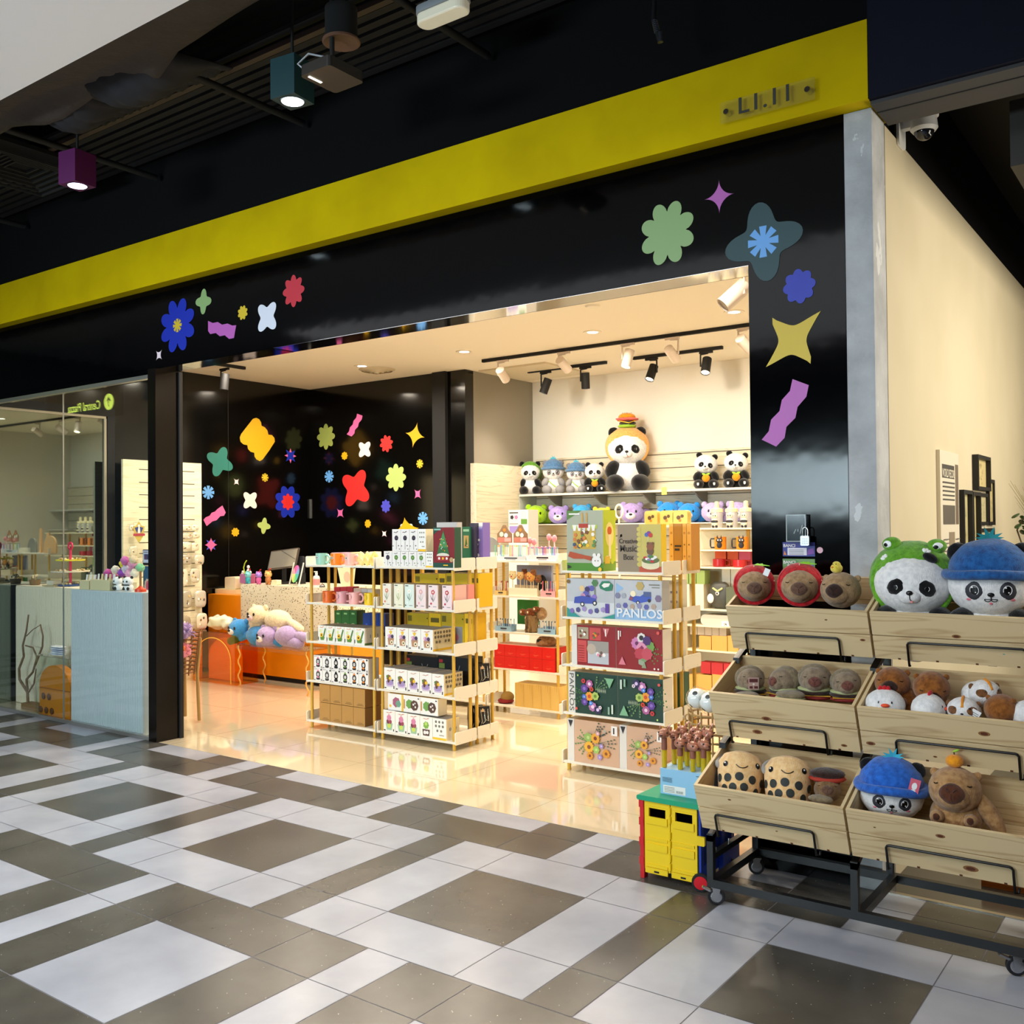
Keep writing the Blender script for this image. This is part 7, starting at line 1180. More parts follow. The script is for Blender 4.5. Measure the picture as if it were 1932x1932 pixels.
mb = MB(); mb.T = Matrix.Translation((0, 0, .17)) @ Matrix.Rotation(R(-18), 4, 'X') @ Matrix.Shear('XZ', 4, (.22, 0)) if False else Matrix.Translation((0, 0, .17)) @ Matrix.Rotation(R(-20), 4, 'X') @ Matrix.Rotation(R(-6), 4, 'Y'); mb.rbox((-sw, 0, 0), (sw, .02, sh), .01, C('4a3f38', .4)); mb.box((-sw+.012, -.002, .012), (sw-.012, -.0005, sh-.012), mat('screen_back', '8f8a80', .12, .3)); mb.tube([(-sw*.2, -.003, sh*.95), (sw*.9, -.003, sh*.4)], .002, ink, 4); mb.build('screen', t)
mb = MB(); mb.box((-.1, -.05, 0), (.1, .12, .02), matte_black); mb.box((-.02, .03, .02), (.02, .06, .2), matte_black); mb.build('stand', t)
mb = MB(); q = at(560, 1060, KY+.3); mb.rbox((-.04, 0, .12), (.04, .03, .30), .015, C('2a2a2e', .4)); mb.box((-.03, -.02, 0), (.03, .05, .119), matte_black); tag(mb.build('card_reader', loc=(q.x, KY+.35, tz+.0005)), 'dark grey card reader behind the colour disc on the counter', 'card reader')
q = at(554, 1103, KY+.1); t = thing('photo_frame', 'clear frame holding a round rainbow coloured disc on the counter', 'frame', (q.x, KY+.10, tz+.0005), -.2); mb = MB(); mb.T = Matrix.Rotation(R(-14), 4, 'X'); mb.box((-.10, 0, 0), (.10, .006, .24), clr)
for x in (-.1, .097): mb.box((x, -.004, 0), (x+.004, .01, .25), C('d8d8d4', .2))
mb.build('clear_frame', t); mb = MB(); mb.T = Matrix.Rotation(R(-14), 4, 'X')
cols_ = ['e85aa0', 'f0a0b0', 'e8d890', 'b8d870', '6ac88a', '4ab8b0', '7aa8e0', 'c87ac8']
for i in range(16): a0, a1 = 2*PI*i/16, 2*PI*(i+1)/16; mb.poly([(0, -.008, .125), (.07*math.cos(a0), -.008, .125+.095*math.sin(a0)), (.07*math.cos(a1), -.008, .125+.095*math.sin(a1))], C(cols_[(i//2+6) % 8], .4))
mb.build('rainbow_disc', t)
t = cat_thing('sanitizer_bottle', 'clear pump bottle with pink label on the counter', 'bottle', 597, KY+.08, tz); mb = MB(); mb.lathe([(.0001, 0), (.035, 0), (.036, .09), (.03, .11), (.012, .118), (.012, .125)], C('d8cfd0', .15), n=18); mb.build('bottle', t); mb = MB(); mb.cyl((0, 0, .125), .014, .02, wht, 12); mb.box((-.03, -.006, .15), (.012, .006, .16), wht); mb.cyl((0, 0, .145), .005, .01, wht, 8); mb.build('pump', t); mb = MB(); mb.lathe([(.0366, .02), (.0366, .08)], C('e88a88'), n=18); mb.build('label_band', t)
t = cat_thing('desk_bell', 'small chrome desk bell on the counter', 'bell', 608, KY+.06, tz); mb = MB(); mb.lathe([(.0001, 0), (.03, 0), (.03, .006), (.0001, .006)], matte_black, n=18); mb.build('base', t); mb = MB(); mb.lathe([(.028, .008), (.024, .022), (.012, .03), (.004, .034), (.004, .042), (.0001, .043)], chrome, n=18); mb.build('dome', t)
q = at(650, 1106, KY+.1); mb = MB(); P = [(-.08, 0, .0), (.08, 0, 0), (.11, 0, .20), (.08, 0, .19), (.07, 0, .25), (.04, 0, .21), (.02, 0, .26), (-.01, 0, .21), (-.04, 0, .25), (-.06, 0, .2), (-.14, 0, .2), (-.13, 0, .17)]; mb.prism(P, (0, .01, 0), C('ecdcb4')); mb.prism([(.0+.045*math.cos(a), -.001, .11+.055*math.sin(a)) for a in [2*PI*i/20 for i in range(20)]], (0, -.001, 0), C('e0b49a')); tag(mb.build('hand_shaped_card', loc=(at(655, 1106, KY+.1).x, KY+.1, tz+.0005)), 'cream hand shaped card seen behind the mug rack', 'card')
# amber cabinet with arch and a bag on it
XA, XB = at(367, 1283, 6.46).x, at(446, 1283, 6.46).x; hh = at(400, 1193, 6.46).z; t = thing('amber_cabinet', 'open amber acrylic cabinet with arch cut-out beside the bench', 'cabinet', (XA, 6.44, .0005)); mb = MB(); open_box(mb, XB-XA, .3, hh, amberm(), .008); mb.build('acrylic_case', t)
mb = MB(); w_ = XB-XA; A_ = [(w_/2+w_*.42*math.cos(a), -.006, hh*.45+hh*.45*math.sin(a)) for a in [PI*i/20 for i in range(21)]]; mb.tube([(w_*.92, -.006, .01)]+A_+[(w_*.08, -.006, .01)], .006, mat('amber_edge', 'f0b040', .2), 6); mb.prism([(w_*.9, .15, .01)]+[(w_/2+w_*.40*math.cos(a), .15, hh*.45+hh*.42*math.sin(a)) for a in [PI*i/20 for i in range(21)]]+[(w_*.1, .15, .01)], (0, .008, 0), mat('amber_plastic', 'e88a08', .2)); mb.build('arch', t)
mb = MB(); mb.ell((0, 0, 0), (.16, .08, .085), mat('clear_bag_pale', 'e8e8cc', .2, .1), fz=.03, fs=22, su=30, sv=20, fn=lambda v, p: Vector((math.copysign(abs(v.x)**.5, v.x)*.16, p.y, math.copysign(abs(v.z)**.6, v.z)*.07))); q = at(415, 1180, 6.55); tag(mb.build('plastic_bag', loc=(q.x, 6.56, hh+.095)), 'crumpled pale plastic bag lying on the amber cabinet', 'bag')
# clear bench with wavy legs and three bears
bx0, bx1 = at(452, 1222, 6.45).x, at(585, 1222, 6.45).x; bz = at(520, 1220, 6.45).z; t = thing('clear_bench', 'clear acrylic bench with wavy legs carrying three lying bears', 'bench', (bx0, 6.4, 0)); mb = MB(); mb.box((0, 0, bz-.015), (bx1-bx0, .38, bz), clr); mb.box((0, -.001, bz-.05), (bx1-bx0, .006, bz-.016), clr); mb.build('seat', t)
for x in (.02, bx1-bx0-.02):
    for y in (.03, .35): mb = MB(); mb.tube([(x+.02*math.sin(k*1.3), y, .002+(bz-.02)*k/14) for k in range(15)], .009, mat('wavy_leg', 'e8a850', .1, .2), 7); mb.build('leg', t)
def bear(label, pts, c, Y_, group=None, face_c='f2e8e0', hw=.12):
    # pts: head px, body px, limbs [(px0,py0,px1,py1,r)...]
    (hx, hy), (bx, by), limbs = pts; B = at(bx, by, Y_); t = thing('bear_plush', label, 'soft toy', tuple(B)); f_ = fur('bear_'+c, c); P = lambda x, y, dy=0: at(x, y, Y_+dy)-B
    mb = MB(); h = P(hx, hy, -.04); mb.ell(h, (hw, hw*.85, hw*.82), f_, fz=.004, fs=30, su=26, sv=18); mb.build('head', t)
    for sg in (-1, 1): mb = MB(); mb.ell(h+Vector((sg*hw*.75, .02, hw*.62)), (hw*.28, hw*.15, hw*.28), f_, su=14, sv=10); mb.build('ear', t)
    mb = MB(); mb.ell(h+Vector((-.01, -hw*.78, -hw*.2)), (hw*.36, hw*.22, hw*.26), fur('muzzle_'+face_c, face_c), su=14, sv=10); mb.ell(h+Vector((-.012, -hw*1.0, -hw*.1)), (.018, .01, .013), S_black, su=10, sv=8); [mb.ell(h+Vector((sg*hw*.38, -hw*.8, hw*.1)), (.014, .008, .018), S_black, su=8, sv=6) for sg in (-1, 1)]; mb.build('face', t)
    mb = MB(); d = (Vector((0, 0, 0))-h); ang = math.atan2(d.z, d.x); mb.ell((0, 0, 0), (.17, .11, .105), f_, Matrix.Rotation(-ang*.4, 3, 'Y'), fz=.004, fs=30, su=26, sv=18); mb.build('body', t)
    for (x0, y0, x1, y1, r) in limbs:
        a, b = P(x0, y0, -.02), P(x1, y1, -.05); mb = MB(); mb.tube([a, a.lerp(b, .3), a.lerp(b, .7), b, b+(b-a).normalized()*r*.45], [r*.8, r, r, r*.9, r*.3], f_, 12); mb.build('limb', t)
    return t
bear('bright blue bear soft toy lying on the clear bench', ((451, 1186), (490, 1200), [(470, 1196, 434, 1210, .045), (510, 1205, 530, 1214, .04)]), '3f94d8', 6.56)
bear('cream and pink bear soft toy lying on top of the other two', ((487, 1160), (525, 1170), [(500, 1168, 474, 1190, .042), (520, 1178, 530, 1192, .048), (545, 1172, 568, 1188, .042)]), 'f4e0b8', 6.60, face_c='f6d0d4')
bear('lilac bear soft toy lying at the right of the clear bench', ((505, 1200), (545, 1200), [(520, 1212, 487, 1212, .04), (545, 1210, 567, 1214, .055), (560, 1198, 592, 1206, .045)]), 'b8a0d0', 6.54)
# ================================================================== back wall shelf, hanging spots, right end unit
SZ = 1.985
t = thing('wall_shelf', 'long pale wall shelf carrying the seated panda toys', 'shelf', (-6.69, 9.34, SZ)); mb = MB(); mb.box((0, 0, -.012), (5.3, .355, 0), C('dcd8cc', .4)); mb.box((0, -.004, -.02), (5.3, 0, .004), C('cfcfc8', .3)); mb.build('board', t)
for k in range(7): mb = MB(); x = .35+.62*k; mb.prism([(x, .03, -.0205), (x, .355, -.0205), (x, .355, -.14), (x, .25, -.12)], (.02, 0, 0), C('8a857a', .5)); mb.build('bracket', t)
mb = MB(); mb.box((-.004, 0, -.2), (0, .355, -.013), C('c8cccc', .4)); mb.build('side_screen', t)
def seat(label, px, s, kind, **k):
    x = at(px, 900, 9.50).x; return panda(label, (x, 9.50, SZ+2.14*s), math.atan2(-x, 9.5), s, kind, True, lo=s < .2, **k)
PW = 'on the wall shelf'
seat('panda soft toy in a green hood, leftmost '+PW, 1000, .125, 'greenhood'); seat('grey panda soft toy in a dusty blue hat with leaf tip '+PW, 1044, .125, 'greyhat'); seat('grey panda soft toy in a blue hat tucked behind the others '+PW, 1087, .11, 'greyhat')
seat('panda soft toy holding an orange, left of the giant one '+PW, 1122, .112, 'orange'); seat('giant panda soft toy with a burger on its head '+PW, 1184, .225, 'burger')
seat('panda soft toy holding an orange, second from right '+PW, 1332, .122, 'orange', tilt=.15); seat('panda soft toy holding an orange, rightmost '+PW, 1389, .122, 'orange', tilt=.15)
mb = MB(); x = at(1252, 930, 9.32).x; mb.box((-.03, 0, 0), (.03, .002, .08), C('e8e06a')); tag(mb.build('shelf_label', loc=(x, 9.333, SZ-.05)), 'small yellow label clipped to the wall shelf edge', 'label')
# second shelf and its row of plush animals
S2 = at(1190, 987, 9.40).z
t = thing('wall_shelf', 'lower wall shelf packed with lime, violet and blue soft toys', 'shelf', (-6.69, 9.30, S2)); mb = MB(); mb.box((0, 0, -.012), (5.3, .395, 0), C('dcd8cc', .4)); mb.build('board', t)
def headplush(px, py, r, c, lb, nose=True, Y_=9.45):
    q = at(px, py, Y_); t = thing('animal_plush', lb, 'soft toy', (q.x, Y_, max(q.z, S2+r*.86)), math.atan2(-q.x, Y_)); f_ = fur('toy_'+c, c); mb = MB(); mb.ell((0, 0, 0), (r, r*.85, r*.85), f_, fz=.006, fs=20, su=22, sv=16); mb.ell((r*.8, .1, -.2*r), (r*1.1, r*.7, r*.65), f_, fz=.006, fs=20, su=18, sv=12); mb.build('body', t)
    for sg in (-1, 1): mb = MB(); mb.ell((sg*r*.7, 0, r*.68), (r*.28, r*.18, r*.28), f_, su=12, sv=8); mb.build('ear', t); mb = MB(); mb.ell((sg*r*.35, -r*.78, r*.12), (r*.09, r*.05, r*.13), S_black, su=8, sv=6); mb.build('eye', t)
    mb = MB(); mb.ell((-.1*r, -r*.78, -r*.25), (r*.42, r*.25, r*.3), fur('toy_'+c, c) if not nose else fur('muz_'+c, 'ece4ec'), su=16, sv=10); mb.ell((-.1*r, -r*1.0, -r*.14), (r*.14, r*.06, r*.1), S_black, su=8, sv=6); mb.build('muzzle', t)
headplush(1012, 972, .13, 'a8d820', 'lime green bear soft toy at the left of the lower wall shelf', False); headplush(1054, 974, .12, 'b09ae0', 'violet bear soft toy beside the lime one on the lower shelf'); headplush(1098, 968, .11, '3aa0e0', 'blue bear soft toy partly behind the tall green box'); headplush(1135, 972, .10, 'e8e03a', 'yellow bear soft toy partly behind the tall green box')
headplush(1192, 970, .13, 'b8a0dc', 'lilac hippo soft toy with big pale snout on the lower shelf'); headplush(1262, 970, .13, '2a90e0', 'blue bear soft toy on the lower shelf, right of the hippo'); headplush(1300, 972, .12, '2a94e8', 'bright blue soft toy lying beside the blue bear'); headplush(1345, 974, .12, 'c8b4e4', 'pale lilac soft toy behind the panda bottles'); headplush(1392, 975, .12, 'bcaae0', 'pale violet soft toy at the right end of the lower shelf')
t = thing('ring_handle', 'cream ring handle sticking up behind the green stall box', 'handle', (at(1168, 965, 7.07).x, 7.07, at(1168, 965, 7.07).z)); mb = MB(); mb.tube([(.035*math.cos(a), 0, .055*math.sin(a)) for a in [2*PI*i/20 for i in range(20)]], .009, C('ece4cc', .4), 8, closed=True); mb.build('ring', t); mb = MB(); mb.box((-.006, -.006, -at(1168, 965, 7.07).z+.002), (.006, .006, -.055), C('ece4cc', .4)); mb.build('shaft', t)
# white picture box at the left end, below the shelf
q = at(978, 1000, 8.9); mb = MB(); w_ = at(997, 980, 8.9).x-at(960, 980, 8.9).x; z1 = at(978, 962, 8.9).z; z0 = .0005
mb.box((-w_/2, 0, 0), (w_/2, .2, z1), C('e6e2da')); mb.art((-w_/2, -.0003, z1-.26), (w_, 0, 0), (0, 0, .26), [(rect(.05, .85, .5, .9), ink), (petals(.18, .68, .1, 5, .5, 3, 1), C('2a2030')), (petals(.4, .68, .1, 5, .5, 3, 1), C('e878a8')), (rect(.62, .62, .92, .95), C('c0c4c8')), (rect(.64, .38, .95, .6), C('5a8a3a')), (rect(.05, .0, .6, .3), C('9a88cc')), (rect(.05, .38, .5, .42), gry)]); tag(mb.build('display_column', loc=(q.x, 8.9, z0)), 'white box column with small pictures under the left end of the wall shelf', 'display')
# peach cut-out figures standing on the hidden middle rack
pe = C('e8b47c', .6)
def cutout(P, c, px, py, Y_, lb, z0=RZ[4]+.0005, d=.02, rzz=0):
    mb = MB(); mb.prism(P, (0, d, 0), c); o = mb.build('wooden_cutout', loc=(at(px, py, Y_).x, Y_, z0)); tag(o, lb, 'cutout')
cutout([(-.15, 0, 0), (.15, 0, 0)]+[(.15*math.cos(a), 0, .11+.12*math.sin(a)) for a in [PI*i/16 for i in range(17)]], pe, 800, 1020, 6.84, 'rounded peach wooden cut-out behind the small flower boxes')
cutout([(.02, 0, 0), (.06, 0, 0), (.045, 0, .14), (.03, 0, .26), (-.03, 0, .27), (-.02, 0, .1)], pe, 820, 1000, 6.87, 'bent peach wooden arm cut-out left of the grey box')
cutout([(0, 0, 0), (.04, 0, 0), (.045, 0, .18), (.03, 0, .33), (0, 0, .33), (-.01, 0, .15)], pe, 861, 1000, 6.90, 'upright peach wooden arm cut-out behind the grey box')
cutout([(.03, 0, 0), (.07, 0, 0), (.0, 0, .19), (-.05, 0, .2), (-.02, 0, .14)], pe, 855, 1000, 6.93, 'short leaning peach wooden arm cut-out behind the grey box')
cutout([(-.11, 0, 0), (.11, 0, 0)]+[(.11*math.cos(a), 0, .08+.12*math.sin(a)) for a in [PI*i/14 for i in range(15)]], C('85837a'), 925, 1000, 6.96, 'grey round cut-out behind the violet box', z0=RZ[4]+.0005)
# right end unit
UY = 8.6; ux0, ux1 = at(1288, 1100, UY).x, -2.6; uc = C('f0e4c4', .5)
t = thing('wall_unit', 'cream shelving unit at the right end of the shop', 'shelf', (ux0, UY, 0)); UW = ux1-ux0; LZ = [at(1350, y, UY).z for y in (1305, 1228, 1181, 1150, 1070, 1037, 996)]
for z in LZ: mb = MB(); mb.box((0, 0, z-.015), (UW, .4, z), uc); mb.build('shelf', t)
mb = MB(); mb.box((0, .385, 0), (UW, .40, LZ[-1]), uc); mb.build('back', t); mb = MB(); mb.box((-.012, 0, 0), (-.0005, .4, LZ[4]), uc); mb.build('side', t)
for k in (0, 1, 2): mb = MB(); x = .50+.5*k; mb.box((x, .37, .01), (x+.03, .384, LZ[-1]), C('e8a81e')); mb.build('upright', t)
for x in (.18, UW-.1): mb = MB(); mb.cyl((x, .02, LZ[4]), .006, LZ[-1]-LZ[4]-.016, uc, 8); mb.build('post', t)
def ubox(k, px0, px1, pyt, zi, lb, g=None, Y_=UY+.02, d=.15, zb=0, nm='gift_box'): 
    return pbox(k, at(px0, 1150, Y_).x+.001, at(px1, 1150, Y_).x-.001, LZ[zi]+.0005+zb, at((px0+px1)/2, pyt, Y_).z, Y_, d, lb, g, nm)
for i, (a, b) in enumerate(((1297, 1314), (1314, 1341), (1342, 1366))): ubox('d8a050', a, b, 1273, 0, nth(i, 3)+' plain orange brown carton in the bottom of the end unit', 'bottom cartons of the end unit', nm='cardboard_box')
for i, (a, b) in enumerate(((1322, 1341), (1342, 1364), (1365, 1380))): pbox('b02028', at(a, 1250, UY+.03).x, at(b, 1250, UY+.03).x-.002, at(1340, 1272, UY+.02).z+.001, at(1340, 1250, UY+.03).z, UY+.03, .12, nth(i, 3)+' red box with round picture on the bottom cartons', 'red boxes of the end unit')
for i, (a, b) in enumerate(((1318, 1341), (1342, 1371), (1372, 1392))): ubox('d8a050', a, b, 1200, 1, nth(i, 3)+' plain carton on the second shelf of the end unit', 'upper cartons of the end unit', nm='cardboard_box')
for i in range(5): a = 1302+13.8*i; pbox('b8ac98', at(a, 1190, UY+.05).x, at(a+13, 1190, UY+.05).x, at(1340, 1200, UY+.02).z+.001, LZ[2]-.017, UY+.05, .1, nth(i, 5)+' grey beige box with three marks above the cartons', 'grey beige boxes of the end unit')
mb = MB(); mb.rbox((0, 0, 0), (.55, .2, .10), .04, C('cfcabc', .3)); tag(mb.build('white_tub', loc=(at(1322, 1170, UY+.03).x, UY+.03, LZ[2]+.0005)), 'long pale plastic tub on the third shelf of the end unit', 'tub')
mb = MB(); mb.box((0, 0, 0), (.16, .01, .05), wht); mb.txt('?A', (.02, -.001, .01), (1, 0, 0), (0, 0, 1), .035, ink); tag(mb.build('price_card', loc=(at(1362, 1176, UY-.004).x, UY-.012, LZ[2]+.0005)), 'white price card leaning on the third shelf edge', 'card')
for i, (a, b) in enumerate(((1283, 1301), (1302, 1328))): ubox('e8dcc0', a+6, b, 1102, 3, nth(i, 2)+' cream box with white lower half, fourth shelf of the end unit', 'cream boxes of the end unit', zb=0)
for i, (a, b) in enumerate(((1289, 1299), (1300, 1313), (1314, 1330))): pbox('8aa058', at(a, 1090, UY+.02).x, at(b, 1090, UY+.02).x-.002, at(1310, 1102, UY+.02).z+.001, at(1310, 1076, UY+.02).z, UY+.02, .12, nth(i, 3)+' green box on top of the cream boxes, end unit', 'green boxes of the end unit')
q = at(1355, 1125, UY+.05); t = thing('toy_backpack', 'dark backpack with round faces on the fourth shelf of the end unit', 'bag', (q.x, UY+.06, LZ[3]+.0005)); mb = MB(); mb.ell((0, .04, .13), (.13, .06, .13), C('4a4a44', .5), su=22, sv=14, fn=lambda v, p: Vector((math.copysign(abs(v.x)**.6, v.x)*.11, p.y, p.z))); mb.build('bag', t)
mb = MB(); mb.ell((-.07, -.03, .10), (.035, .01, .045), wht, su=12, sv=8); mb.ell((0, -.028, .15), (.02, .01, .02), wht, su=10, sv=8); mb.ell((0, -.035, .15), (.01, .006, .01), S_black, su=8, sv=6); mb.tube([(-.05, -.02, .2), (0, -.03, .17), (.05, -.02, .2)], .01, C('c8c88a'), 6); mb.build('faces', t)
ubox('5a6048', 1370, 1392, 1108, 3, 'olive box with panda face beside the dark backpack', zb=0)
for i, (a, b) in enumerate(((1362, 1378), (1379, 1396))): pbox('ece4d0', at(a, 1090, UY+.2).x, at(b, 1090, UY+.2).x-.002, LZ[3]+.0005, LZ[4]-.02, UY+.2, .1, nth(i, 2)+' tall cream box at the back of the fourth shelf, end unit', 'tall cream boxes of the end unit')
def umug(px, zi, c, lb, r=.05, h=.08, dark=False, cat_=False):
    q = at(px, 1050, UY+.05); t = thing('mug', lb, 'mug', (q.x, UY+.07, LZ[zi]+.0005), .4); m = C(c, .3); mb = MB(); mb.lathe([(.0001, 0), (r*.9, 0), (r, .01), (r, h), (r*.9, h), (r*.88, .012), (.0001, .012)], m, n=20); mb.build('cup', t); sg = -1 if cat_ else 1
    mb = MB(); mb.tube([(sg*r*.95, 0, h*.85), (sg*r*1.6, 0, h*.85), (sg*r*1.7, 0, h*.7), (sg*r*1.7, 0, h*.3), (sg*r*1.6, 0, h*.15), (sg*r*.95, 0, h*.15)], .008, ink if cat_ else m, 6); mb.build('handle', t)
    if cat_: mb = MB(); mb.ell((-.01, -r, h*.35), (.026, .01, .03), ink, su=12, sv=8); mb.ell((-.01, -r-.005, h*.72), (.03, .012, .024), ink, su=12, sv=8); [mb.prism([(-.01+a-.009, -r-.005, h*.9), (-.01+a+.009, -r-.005, h*.9), (-.01+a, -r-.005, h*1.15)], (0, .005, 0), ink) for a in (-.018, .018)]; [mb.ell((-.01+a, -r-.016, h*.74), (.007, .003, .007), wht, su=8, sv=6) for a in (-.012, .012)]; mb.build('black_cat', t)
umug(1358, 5, 'f08a1a', 'orange mug with black cat figure, left one on the end unit', r=.055, h=.12, cat_=True); umug(1399, 5, 'f08a1a', 'orange mug with black cat figure, right one on the end unit', r=.055, h=.12, cat_=True)
umug(1355, 4, 'a01c20', 'dark red mug with flat rim on the end unit', r=.06, h=.075); umug(1394, 4, 'b82226', 'glossy red mug with curled handle on the end unit', r=.065, h=.07)
for i, (a, b, c_) in enumerate(((1349, 1370, 'e85a14'), (1372, 1393, 'e85a14'), (1394, 1416, 'e0506a'))): pbox(c_, at(a, 1040, UY+.2).x, at(b, 1040, UY+.2).x-.002, LZ[4]+.0005, LZ[5]-.018, UY+.2, .12, nth(i, 3)+' bright box behind the red mugs on the end unit', 'bright boxes behind the red mugs')
for i, px in enumerate((1352, 1380, 1407)):
    q = at(px, 990, UY+.05); t = thing('baby_bottle', nth(i, 3)+' clear bottle with panda print and cream nozzle on the end unit', 'bottle', (q.x, UY+.06, LZ[6]+.0005), 0, 'clear panda bottles'); s = 1.15; mb = MB(); mb.lathe([(.0001, 0), (.045*s, 0), (.048*s, .01), (.048*s, .13*s)], mat('clear_bottle', 'e0dcd8', .1, alpha=.55), n=18); mb.build('bottle', t)
    mb = MB(); mb.lathe([(.052*s, .13*s), (.052*s, .155*s), (.02*s, .165*s), (.018*s, .215*s), (.0001, .22*s)], C('f2e2b4', .4), n=18); mb.build('cap', t)
    mb = MB(); mb.ell((0, -.044*s, .045*s), (.03*s, .012*s, .035*s), crm, su=14, sv=10); mb.ell((0, -.05*s, .052*s), (.032*s, .008*s, .014*s), ink, su=14, sv=8); mb.ell((0, -.044*s, .098*s), (.024*s, .012*s, .022*s), crm, su=14, sv=10); [mb.ell((a*s, -.054*s, .1*s), (.005*s, .003*s, .007*s), ink, su=8, sv=6) for a in (-.009, .009)]; [mb.ell((a*s, -.046*s, .012*s), (.012*s, .01*s, .012*s), ink, su=8, sv=6) for a in (-.014, .014)]; mb.build('panda_print', t)
for i, (px, w2) in enumerate(((1258, .05), (1287, .05), (1312, .055))): mb = MB(); q = at(px, 990, 6.3); mb.rbox((-w2, 0, 0), (w2, .06, .10), .02, C('e8c86a', .3)); mb.art((-w2, -.0003, 0), (2*w2, 0, 0), (0, 0, .10), [(disc(.4, .5, .15, 8), brn), (disc(.65, .6, .12, 8), brn), (disc(.5, .3, .1, 8), ora)]); tag(mb.build('golden_tin', loc=(q.x, 6.06, at(px, 990, 6.06).z)), nth(i, 3)+' small golden tin with brown print behind the thin orange boxes', 'tin', 'small golden tins')
tin0 = [o for o in col.objects if o.get('group') == 'small golden tins']
zt_ = min(o.location.z for o in tin0); t = thing('glass_stand', 'narrow cream stand carrying the small golden tins', 'stand', (tin0[0].location.x-.08, 6.03, 0)); mb = MB(); mb.box((0, 0, zt_-.016), (tin0[-1].location.x-tin0[0].location.x+.17, .14, zt_-.001), uc); mb.build('top', t); mb = MB(); mb.box((.28, .05, 0), (.32, .09, zt_-.017), uc); mb.build('post', t)
for o in tin0: o.location.z = zt_
# ceiling fittings
ringm = C('efe4d0', .4); lens = mat('downlight_lens', 'fff2d8', .3, emit=14)
for px, py, lb in ((683, 690, 'recessed ceiling spot left of the round air outlet'), (876, 663, 'recessed ceiling spot above the black column'), (1118, 626, 'recessed ceiling spot in the middle of the shop ceiling'), (1385, 588, 'recessed ceiling spot at the right of the shop ceiling')):
    p = atz(px, py, CZ); t = thing('recessed_light', lb, 'light', (p.x, p.y, CZ-.001)); mb = MB(); mb.lathe([(.05, -.006), (.085, -.006), (.088, -.0005)], ringm, n=24); mb.build('ring', t); mb = MB(); mb.lathe([(.0001, -.003), (.05, -.004)], lens, n=20); mb.build('lens', t)
p = atz(1118, 577, CZ); mb = MB(); mb.lathe([(.0001, -.012), (.05, -.012), (.062, -.0005)], ringm, n=20); tag(mb.build('smoke_detector', loc=(p.x, p.y, CZ-.001)), 'small flat round detector on the shop ceiling', 'detector')
p = atz(711, 697, CZ); mb = MB(); [mb.lathe([(r-.03, -.02-.01*k), (r, -.001-.004*k), (r+.004, -.001-.004*k)], C('cdbfa4', .5), n=30) for k, r in enumerate((.20, .15, .10, .05))]; tag(mb.build('round_air_outlet', loc=(p.x, p.y, CZ-.001)), 'round stepped air outlet on the shop ceiling', 'air vent')
p = atz(985, 700, CZ); mb = MB(); mb.box((-.45, -.45, -.02), (.45, .45, -.0005), C('d8cbb0', .6)); tag(mb.build('ceiling_hatch', loc=(p.x+.1, p.y+.1, CZ)), 'square pale air conditioner panel at the left of the long track', 'panel')
def track(x0, x1, y, lb, y1=None):
    mb = MB(); 
    if y1: mb.box((x0, y, CZ-.032), (x0+.035, y1, CZ-.001), matte_black)
    else: mb.box((x0, y, CZ-.032), (x1, y+.035, CZ-.001), matte_black)
    tag(mb.build('lighting_track'), lb, 'track')
yt = atz(910, 685, 3.33); track(yt.x, -2.0, 8.07, 'long black lighting track across the shop ceiling'); a_, b_ = atz(1000, 706, 3.33), atz(1143, 687, 3.33); track(a_.x, b_.x, 8.96, 'short black lighting track at the left near the back wall'); a_, b_ = atz(1195, 680, 3.33), atz(1362, 659, 3.33); track(a_.x, b_.x, 8.93, 'short black lighting track at the right near the back wall'); track(-8.54, 0, 6.3, 'short black lighting track near the left wall', 6.82)
def tspot(px, py, Y_, c, lb, tgt, lit=False, s=1, pw=60, arm=1):
    m = {'w': C('e8d8cc', .5), 'k': matte_black}[c]; x = at(px, py, Y_).x; t = thing('track_light', lb, 'light', (x, Y_+.017, CZ-.034)); mb = MB(); mb.box((-.07, -.012, -.022), (.07, .012, 0), m); mb.build('adapter', t)
    hz = at(px, py, Y_).z-(CZ-.034); d = (Vector(tgt)-Vector((x, Y_, CZ+hz))).normalized(); A = d.to_track_quat('-Z', 'Y').to_matrix(); c0 = Vector((0, 0, hz)); L_ = .17*s; r = .046*s
    mb = MB(); mb.tube([(.02*arm, 0, -.022), (-.06*arm*s, 0, -.03), (-.06*arm*s, 0, hz), (-.045*arm*s, 0, hz)], .009, m, 6); mb.build('arm', t)
    mb = MB(); mb.lathe([(.0001, L_/2), (r, L_/2), (r, -L_/2), (r*.92, -L_/2), (r*.86, -L_/2+.02), (.0001, -L_/2+.02)], m, c0, 22, A); mb.build('head', t)
    mb = MB(); mb.lathe([(.0001, -L_/2+.012), (r*.86, -L_/2+.012)], mat('spot_lens_lit', 'fff0d0', .3, emit=16) if lit else mat('spot_lens_off', 'c8b8a0', .2), c0, 18, A); mb.build('lens', t)
    if lit: spot('track_beam', Vector((x, Y_+.017, CZ-.034))+c0+d*(L_/2+.01), tgt, pw*.82, WARM, 95, .8, .035)
